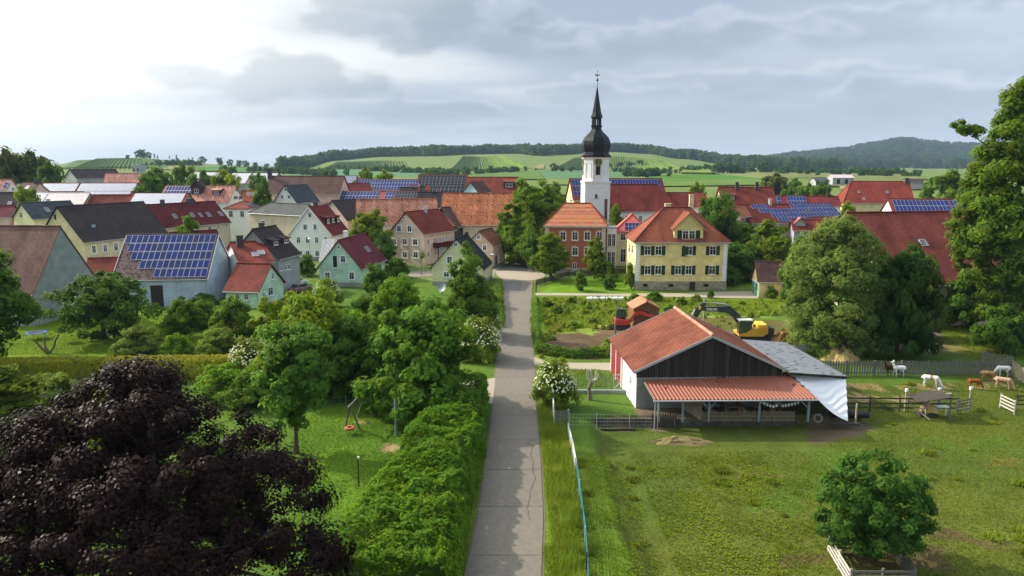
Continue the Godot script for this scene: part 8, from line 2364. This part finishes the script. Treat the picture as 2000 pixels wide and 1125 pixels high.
		plant("bush", "garden_plant", ["leafy plant behind the row covers", "bright clump beside the row covers", "bushy clump left of the wooden shed", "tall clump behind the wooden shed roof", "bush right of the wooden shed", "pale bush before the box ball path", "dark clump near the road gate post", "reddish dark shrub at the gate post", "green mound in the dug vegetable plot", "pale mound beside the red excavator", "dark shrub between shed and excavator boom", "small tuft in the rough grass below the path"][k + 1], "plant", e[0], e[1], e[1] * 1.8, mats["leaf_" + e[2]], e[0].x)

func paddock() -> void:
	var grey: Material = mats["wood_grey"]
	picket_fence("weathered picket fence behind the alpacas", Vector3(31.56, -0.16, -70.51), Vector3(51.13, -0.16, -70.51), 1.5, .27, .16, grey, 21)
	picket_fence("picket fence turning toward the camera at right edge", Vector3(51.24, -0.16, -70.51), Vector3(50.38, -0.49, -64.59), 1.5, .27, .16, mats["wood_pale"], 22)
	picket_fence("short picket fence spur behind the paddock corner", Vector3(50.43, -0.02, -74.06), Vector3(52.51, -0.08, -72.29), 1.4, .27, .16, grey, 23)
	rail_fence("rail_fence", "three rail dark fence across the paddock left of shelter", Vector3(28.47, -0.05, -59.08), Vector3(39.65, -0.66, -60.67), [.45, .85, 1.3], 4, mats["wood_dark_post"])
	rail_fence("gate", "dark rail gate standing open right of the shelter", Vector3(39.5, -0.67, -60.42), Vector3(40.98, -0.65, -61.04), [.3, .6, .9, 1.15], 1, grey)
	rail_fence("gate", "gate with white rails at the right edge", Vector3(44.29, -0.62, -61.79), Vector3(44.39, -0.67, -60.05), [.35, .65, .95, 1.25], 1, mats["wood_pale"], "", mats["wood_white"])
	rail_fence("rail_fence", "short dark rail fence running off the right edge", Vector3(45.42, -0.63, -61.41), Vector3(48.98, -0.63, -61.41), [.5, .9, 1.3], 2, mats["wood_dark_post"])
	for e in [[Vector3(35.17, -0.65, -60.92), "insulator post left of shelter"], [Vector3(41.22, -0.63, -61.41), "insulator post at the open gate"], [Vector3(38.25, -0.64, -61.16), "insulator post behind the shelter"]]:
		var p := thing("paddock_post", "post with white cap, " + e[1], "post", e[0], 0, "capped paddock posts")
		part(p, "post", box_mesh(Vector3(.1, 1.9, .1)), mats["wood_pale"], Transform3D(Basis(), Vector3(0, .95, 0)))
		part(p, "cap", box_mesh(Vector3(.2, .24, .2)), mats["lamp_globe"], Transform3D(Basis(), Vector3(0, 2.0, 0)))
	# shelter
	var o := Vector3(36.67, -0.68, -59.93)
	var s := thing("shelter", "small open wooden shelter with slanting roof in the paddock", "shelter", o, -.05)
	for e in [[-1.3, -.9, 1.35], [1.2, -.9, 1.8], [-.7, 1.0, 1.75], [1.3, 1.0, 2.0]]: part(s, "post", box_mesh(Vector3(.1, e[2], .1)), grey, Transform3D(Basis(), Vector3(e[0], e[2] / 2, e[1])))
	for k in 8: piece(s, "roof_board", k, box_mesh(Vector3(.36, .04, 2.1)), mats["wood_dark_post"], Transform3D(Basis(Vector3(0, 0, 1), .17), Vector3(-1.3 + k * .36, 1.6 + k * .06, 0)))
	var m := MB.new()
	m.bar(Vector3(-1.5, .9, .6), Vector3(-.5, .1, 1.3), .06, .12); m.bar(Vector3(-1.4, 1.0, -.9), Vector3(1.3, .8, -.9), .04, .12); m.bar(Vector3(-1.4, .9, 0.9), Vector3(-.6, 1.05, 1.0), .04, .14)
	part(s, "brace", m.done(), mats["wood_pale"])
	mound("hay_heap", "tan hay pile under the shelter roof", o + Vector3(-.1, .5, 0), Vector3(.75, .7, .6), mats["straw"], 9)
	m = MB.new()
	m.box(Vector3(0, .25, 0), Vector3(1.5, .5, .8))
	solo("hay_rack", "dark wooden rack holding the hay under the shelter", "rack", m.done(), mats["wood_dark_post"], o + Vector3(-.1, 0, 0))
	var tb := thing("white_table", "small white table right of the shelter", "table", Vector3(37.84, -0.68, -59.93))
	part(tb, "top", box_mesh(Vector3(1.0, .05, .6)), mats["trim_white"], Transform3D(Basis(), Vector3(0, .85, 0)))
	for x in [-.4, .4]: part(tb, "leg", box_mesh(Vector3(.06, .85, .06)), mats["trim_white"], Transform3D(Basis(), Vector3(x, .42, 0)))
	m = MB.new()
	for k in 4: m.box(Vector3(k * .35, .1 + k * .02, k * .06), Vector3(2.4, .12, .16), rot_y(.05 * k))
	solo("white_boards", "stack of white boards lying behind the shelter", "boards", m.done(), mats["wood_white"], Vector3(39.56, -0.47, -64.98))
	# the herd
	var white := Color(.78, .76, .72)
	alpaca("dark brown alpaca standing at the fence behind the white one", Vector3(38.82, -0.16, -70.51), PI, false, 1.0, Color(.085, .028, .018), Color(-1, 0, 0), Color(.03, .016, .012))
	alpaca("white alpaca with raised head in front of the dark brown one", Vector3(39.55, -0.17, -70.2), PI, false, 1.08, white)
	alpaca("white alpaca with brown saddle grazing in the middle of the paddock", Vector3(40.96, -0.35, -67), -.55, true, 1.2, white, Color(.4, .24, .15))
	alpaca("red brown alpaca grazing right of the paddock middle", Vector3(45.05, -0.37, -66.73), -.2, true, .95, Color(.33, .105, .03))
	alpaca("tan alpaca with dark neck grazing near the white alpaca", Vector3(47.64, -0.25, -68.7), -.3, true, 1.05, Color(.42, .24, .12), Color(.36, .17, .07), Color(.09, .05, .035))
	alpaca("white alpaca grazing with head to the left by the corner", Vector3(50.08, -0.18, -70.05), PI - .1, true, 1.12, white)
	alpaca("beige alpaca grazing nearest the right edge", Vector3(47.75, -0.37, -66.59), -.6, true, 1.15, Color(.52, .34, .23))
	# pallets round the young maple
	var c0 := Vector3(18.07, -0.7, -37.49)
	var c1 := Vector3(17.61, -0.7, -33.89)
	var c2 := Vector3(20.92, -0.7, -33.89)
	var c3 := Vector3(21.52, -0.7, -37.16)
	var names := ["left side of the pallet cage, pale rails", "front side of the pallet cage", "right side of the pallet cage", "back side of the pallet cage"]
	var cs := [c0, c1, c2, c3, c0]
	for i in 4: rail_fence("pallet_fence", names[i] + " round the young maple", cs[i], cs[i + 1], [.25, .5, .75, 1.0], 2, mats["wood_white"] if i == 0 else grey, "pallet fences round the maple")
	# net fence beside the road
	var nf := thing("net_fence", "blue green plastic net fence along the road side of the pasture", "fence", Vector3.ZERO)
	var pts := [Vector3(4.38, 0, -53.59), Vector3(4.44, 0, -49.92), Vector3(4.4, 0, -46.03), Vector3(4.29, 0, -42.6), Vector3(4.2, 0, -39.61), Vector3(4.09, 0, -36.71), Vector3(3.89, 0, -33.94), Vector3(3.69, 0, -31.52)]
	for i in pts.size():
		m = MB.new()
		m.rod(pts[i], pts[i] + Vector3(rng.randf_range(-.06, .06), 1.35, 0), .035, .03, 6)
		part(nf, "post", m.done(), mats["wood_white"] if i % 2 else mats["iron"])
	for i in pts.size() - 1:
		m = MB.new()
		var a: Vector3 = pts[i]
		var b: Vector3 = pts[i + 1]
		for y in 9:
			var yy := .1 + y * .125
			m.bar(a + Vector3(.03, yy, 0), b + Vector3(.03, yy + .04 * sin(i * 2.0), 0), .012, .045)
		for k in 30: m.bar(a.lerp(b, k / 30.0) + Vector3(.03, .1, 0), a.lerp(b, k / 30.0) + Vector3(.05, 1.12, 0), .012, .03)
		part(nf, "net", m.done(), mats["net_teal"] if i > 1 else mats["net_white"])
	# white slatted gate and panel at the road, wire fences of the small garden
	rail_fence("gate", "grey slatted gate beside the big elder at the road", Vector3(3.49, 0, -55.62), Vector3(4.64, 0, -55.86), [.2, .4, .6, .8, 1.0, 1.2], 1, mats["wood_white"], "", grey)
	m = MB.new()
	m.box(Vector3(0, .75, 0), Vector3(.05, 1.5, 2.4))
	solo("white_gate", "white gate leaf seen edge on beside the grey slatted gate", "gate", m.done(), mats["trim_white"], Vector3(3.5, 0, -58.06))
	wire_fence("wire mesh fence across the small garden near the retaining wall", [Vector3(4.65, 0, -54.93), Vector3(6.99, -0.42, -56.02), Vector3(9.83, -0.7, -56.76), Vector3(12.19, -0.7, -56.76)], 1.35, mats["zinc"], .3)
	wire_fence("wire mesh fence at the back of the small garden", [Vector3(4.86, 0, -64.95), Vector3(6.18, 0, -64.95), Vector3(8.76, 0, -64.95), Vector3(9.49, 0, -64.95)], 1.5, mats["metal_green"], .22)
	m = MB.new()
	m.bar(Vector3(5.39, 0, -64.18) + Vector3(0, .15, 0), Vector3(10.68, 0, -64.18) + Vector3(0, .15, 0), .25, .35)
	solo("garden_kerb", "low concrete kerb below the back fence of the small garden", "kerb", m.done(), mats["concrete"])
	var xg := thing("metal_gate", "wire gate with crossed bars before the red barn doors", "gate", Vector3(9.65, 0, -65.11))
	m = MB.new()
	m.bar(Vector3(0, .05, 0), Vector3(1.35, 1.5, -.2), .05, .05); m.bar(Vector3(0, 1.5, 0), Vector3(1.35, .05, -.2), .05, .05); m.bar(Vector3(0, 1.52, 0), Vector3(1.35, 1.52, -.2), .05, .05); m.bar(Vector3(0, .05, 0), Vector3(1.35, .05, -.2), .05, .05)
	for x in [0.0, 1.35]: m.bar(Vector3(x, 0, -.15 * x), Vector3(x, 1.6, -.15 * x), .06, .06)
	for k in 8: m.bar(Vector3(0, .2 + k * .17, 0), Vector3(1.35, .2 + k * .17, -.2), .014, .014)
	part(xg, "frame", m.done(), mats["zinc"])
	m = MB.new()
	m.bar(Vector3(-1.6, .1, 0), Vector3(2.0, .1, 0), .18, .16)
	solo("timber_sleeper", "dark timber sleeper lying on the retaining wall", "beam", m.done(), mats["wood_dark_post"], Vector3(8.32, -0.7, -56.41))
	# brick pile with small canopy and striped rod
	mound("rubble_heap", "heap of broken bricks and rubble behind the fence", Vector3(47.56, 0, -81.46), Vector3(3.0, .9, 1.4), mats["rubble"], 14)
	var bp := thing("brick_stack", "stack of reddish bricks under the tilted canopy", "bricks", Vector3(48.38, 0, -81.94))
	var bms := [mat("brick_a", .42, .16, .09, .9), mat("brick_b", .5, .26, .17, .9)]
	var k := 0
	for y in 6:
		for x in 8:
			for z in 2:
				piece(bp, "brick", k, box_mesh(Vector3(.26, .13, .2)), bms[(x * 7 + y * 3 + z) % 2], Transform3D(rot_y(rng.randfn() * .1), Vector3(-1.0 + x * .28, .07 + y * .14, z * .3)))
				k += 1
	var cn := thing("canopy", "small tilted pinkish canopy on a red and white striped pole", "canopy", Vector3(47.83, 0, -79.11))
	for y in 6: part(cn, "pole_band", box_mesh(Vector3(.08, .36, .08)), mats["machine_red"] if y % 2 else mats["trim_white"], Transform3D(Basis(), Vector3(0, .18 + y * .36, 0)))
	part(cn, "top", box_mesh(Vector3(1.9, .08, 1.3)), mat("canopy_pink", .55, .3, .2, .8), Transform3D(Basis(Vector3(0, 0, 1), -.12), Vector3(.1, 2.2, 0)))
	m = MB.new()
	m.box(Vector3(0, .35, 0), Vector3(1.3, .1, .5), Basis(Vector3(0, 0, 1), -.12)); m.box(Vector3(-.2, .15, .1), Vector3(.5, .3, .5))
	solo("white_slab", "pale slab lying on the rubble beside the bricks", "slab", m.done(), mats["trim_white"], Vector3(45.86, 0.4, -79.8))

# ---------------------------------------------------------------- grass that stands up
func tuft_tile(size: float, n: int, h: float, w: float, seed_: int, flowers := 0.0) -> ArrayMesh:
	var r := RandomNumberGenerator.new()
	r.seed = seed_
	var b := MB.new()
	for k in n:
		var p := Vector3((r.randf() - .5) * size, 0, (r.randf() - .5) * size)
		var hh := h * r.randf_range(.4, 1.2)
		var f := r.randf_range(.65, 1.25)
		b.col = Color(f * r.randf_range(.8, 1.35), f, f * .8)
		for j in 3:
			var a := r.randf() * TAU
			var s := Vector3(cos(a), 0, sin(a)) * w * r.randf_range(.6, 1.3)
			var lean := Vector3(r.randfn(), 0, r.randfn()) * hh * .35
			b.tri(p - s, p + s, p + lean + Vector3(0, hh, 0))
		if r.randf() < flowers:
			b.col = Color(4.2, 2.6, .1)
			var q := p + Vector3(0, hh * .9, 0)
			var e := .035
			b.tri(q + Vector3(-e, 0, -e), q + Vector3(0, .02, e), q + Vector3(e, 0, -e))
	return b.done()

func tiles(called: String, label: String, m: Mesh, poly: PackedVector2Array, step: float, seed_: int, hole: Rect2 = Rect2(), keep := 1.0) -> void:
	var lo := Vector2(1e9, 1e9)
	var hi := -lo
	for p in poly:
		lo = lo.min(p); hi = hi.max(p)
	var r := RandomNumberGenerator.new()
	r.seed = seed_
	var xf := []
	var y := lo.y
	while y < hi.y:
		var x := lo.x
		while x < hi.x:
			var p := Vector2(x + step / 2, y + step / 2)
			if Geometry2D.is_point_in_polygon(p, poly) and not hole.has_point(p) and r.randf() < keep:
				var gx := gh(p.x + 1, p.y) - gh(p.x - 1, p.y)
				var gz := gh(p.x, p.y + 1) - gh(p.x, p.y - 1)
				var up := Vector3(-gx, 2, -gz).normalized()
				var a := r.randi() % 4 * PI / 2
				var xx := Vector3(cos(a), 0, sin(a))
				xx = (xx - up * xx.dot(up)).normalized()
				xf.append(Transform3D(Basis(xx, up, xx.cross(up)), Vector3(p.x, gh(p.x, p.y), p.y)))
			x += step
		y += step
	var mm := MultiMesh.new()
	mm.transform_format = MultiMesh.TRANSFORM_3D
	mm.mesh = m
	mm.instance_count = xf.size()
	for i in xf.size(): mm.set_instance_transform(i, xf[i])
	var o := MultiMeshInstance3D.new()
	o.name = numbered(called)
	o.multimesh = mm
	o.material_override = mats["leaf_grass"] if called == "pasture_grass" else mats["leaf_grass2"]
	add_child(o)
	o.set_meta("kind", "stuff")
	o.set_meta("label", label)

func ground_cover() -> void:
	var tall := tuft_tile(.5, 30, .44, .018, 81)
	var mid := tuft_tile(2.0, 170, .3, .02, 82)
	var low := tuft_tile(2.0, 230, .1, .018, 83, .02)
	var gold := tuft_tile(2.0, 200, .12, .018, 84, .5)
	tiles("tall_grass", "tall uncut grass between road and net fence", tall, PackedVector2Array([Vector2(1.75, -31.12), Vector2(2.09, -39.11), Vector2(2.38, -48.8), Vector2(2.4, -55.86), Vector2(2.56, -63.12), Vector2(4.07, -63.87), Vector2(4.06, -53.59), Vector2(4.22, -50.5), Vector2(4.23, -46.03), Vector2(4.05, -39.61), Vector2(3.7, -33.94), Vector2(3.5, -31.12)]), .5, 1)
	var verge := tuft_tile(.5, 26, .24, .018, 86)
	# weeds and self-sown plants: too many and too mixed to count
	var wp := []
	var wr := RandomNumberGenerator.new()
	wr.seed = 91
	for q in [[PackedVector2Array([Vector2(4.94, -112.32), Vector2(19.74, -112.32), Vector2(16.31, -94.2), Vector2(11.8, -88.78), Vector2(4.46, -88.78)]), 170], [PackedVector2Array([Vector2(23.26, -111.44), Vector2(43.74, -110.56), Vector2(39.36, -98.18), Vector2(24.39, -97.49)]), 80], [PackedVector2Array([Vector2(7.39, -76.47), Vector2(12.4, -86.03), Vector2(11.38, -78.66), Vector2(8.57, -76.9)]), 22], [PackedVector2Array([Vector2(2.73, -76.47), Vector2(5.57, -111.88), Vector2(6.59, -105.58), Vector2(4.43, -76.47)]), 40], [PackedVector2Array([Vector2(22.32, -91.72), Vector2(29.83, -96.48), Vector2(36.52, -91.72), Vector2(32.92, -83.94), Vector2(29.13, -81.94)]), 30]]:
		var done := 0
		var bb := Rect2(q[0][0], Vector2.ZERO)
		for p in q[0]: bb = bb.expand(p)
		while done < q[1]:
			var p := bb.position + Vector2(wr.randf() * bb.size.x, wr.randf() * bb.size.y)
			if Geometry2D.is_point_in_polygon(p, q[0]):
				wp.append(gp(p.x, p.y, -.05)); done += 1
	scatter("garden_weeds", "mixed weeds and vegetables of the overgrown garden", wp, protos.bush[0], mats["leaf_grass2"], .06, .24, 92)
	wp = []
	for q in [[PackedVector2Array([Vector2(3.24, -31.52), Vector2(4.52, -49.55), Vector2(21.26, -49.78), Vector2(15.45, -32.57)]), 26], [PackedVector2Array([Vector2(22.97, -50.24), Vector2(30.19, -55.38), Vector2(45.77, -57.72), Vector2(30.9, -32.57), Vector2(21.11, -32.57)]), 34], [PackedVector2Array([Vector2(28.21, -56.6), Vector2(34.91, -68.7), Vector2(50.82, -68.7), Vector2(44.03, -57.72)]), 20]]:
		var done := 0
		var bb := Rect2(q[0][0], Vector2.ZERO)
		for p in q[0]: bb = bb.expand(p)
		while done < q[1]:
			var p := bb.position + Vector2(wr.randf() * bb.size.x, wr.randf() * bb.size.y)
			if Geometry2D.is_point_in_polygon(p, q[0]) and noise.get_noise_2d(p.x * 6, p.y * 6) > .0:
				wp.append(gp(p.x, p.y)); done += 1
	var sp := []
	for k in 70:
		var z := wr.randf_range(-62, -33)
		sp.append(gp(wr.randf_range(2.6, 4.0) + wr.randf() * .6, z))
	scatter("seeding_grass", "pale seeding grass heads in the verge beside the net fence", sp, tuft_tile(.7, 46, .8, .011, 87), mats["leaf_light"], .6, 1.15, 94)
	scatter("pasture_weeds", "low weed clumps left standing in the grazed pasture", wp, tuft_tile(.7, 60, .28, .03, 85), mats["leaf_grass"], .6, 1.4, 93)
	tiles("tall_grass", "grass strip between hedge and road", verge, PackedVector2Array([Vector2(-3.45, -31.12), Vector2(-3.22, -35.91), Vector2(-2.9, -44.44), Vector2(-2.52, -53.59), Vector2(-1.99, -53.59), Vector2(-2.22, -44.44), Vector2(-2.5, -37.82), Vector2(-2.83, -31.12)]), .5, 2)
	tiles("rough_grass", "rough grass of the overgrown vegetable garden", mid, PackedVector2Array([Vector2(5.14, -113.23), Vector2(44.08, -111.44), Vector2(39.26, -98.87), Vector2(24.98, -99.93), Vector2(20.29, -91.72), Vector2(16.23, -91.72), Vector2(13.19, -94.2), Vector2(6.56, -88.78), Vector2(4.26, -88.78)]), 2.0, 3)
	tiles("rough_grass", "rough grass along the driveway and small garden", mid, PackedVector2Array([Vector2(3.22, -72.03), Vector2(10.31, -70.91), Vector2(9.8, -65.42), Vector2(5.39, -65.42), Vector2(3.8, -67.89)]), 2.0, 4)
	tiles("rough_grass", "rough grass behind the paddock fence", mid, PackedVector2Array([Vector2(56.81, -91.72), Vector2(66.96, -91.72), Vector2(57.95, -76.47), Vector2(51.13, -76.47)]), 2.0, 5)
	tiles("pasture_grass", "short pasture grass with yellow flowers", gold, PackedVector2Array([Vector2(2.99, -31.52), Vector2(4.53, -50.5), Vector2(11.69, -51.2), Vector2(22.77, -49.78), Vector2(14.42, -32.57)]), 2.0, 6, Rect2(), .75)
	tiles("pasture_grass", "short pasture grass of the wide field", low, PackedVector2Array([Vector2(2.99, -31.52), Vector2(4.53, -50.5), Vector2(11.69, -51.2), Vector2(23.01, -52.19), Vector2(30.19, -55.38), Vector2(31.67, -63.94), Vector2(34.56, -67.98), Vector2(53.88, -67.98), Vector2(30.9, -32.57)]), 2.0, 7)
	tiles("lawn_grass", "lawn grass of the play lawn", low, PackedVector2Array([Vector2(-11.36, -32.8), Vector2(-17.2, -51.5), Vector2(-16.86, -62.39), Vector2(-9.16, -60.97), Vector2(-7.75, -46.03), Vector2(-8.26, -32.8)]), 2.0, 8)
	tiles("lawn_grass", "lawn grass of the gardens at left", low, PackedVector2Array([Vector2(-58.37, -78.66), Vector2(-65.55, -88.78), Vector2(-62.49, -96.48), Vector2(-51.43, -99.93), Vector2(-39.23, -91.72), Vector2(-32.1, -78.66)]), 2.0, 9)
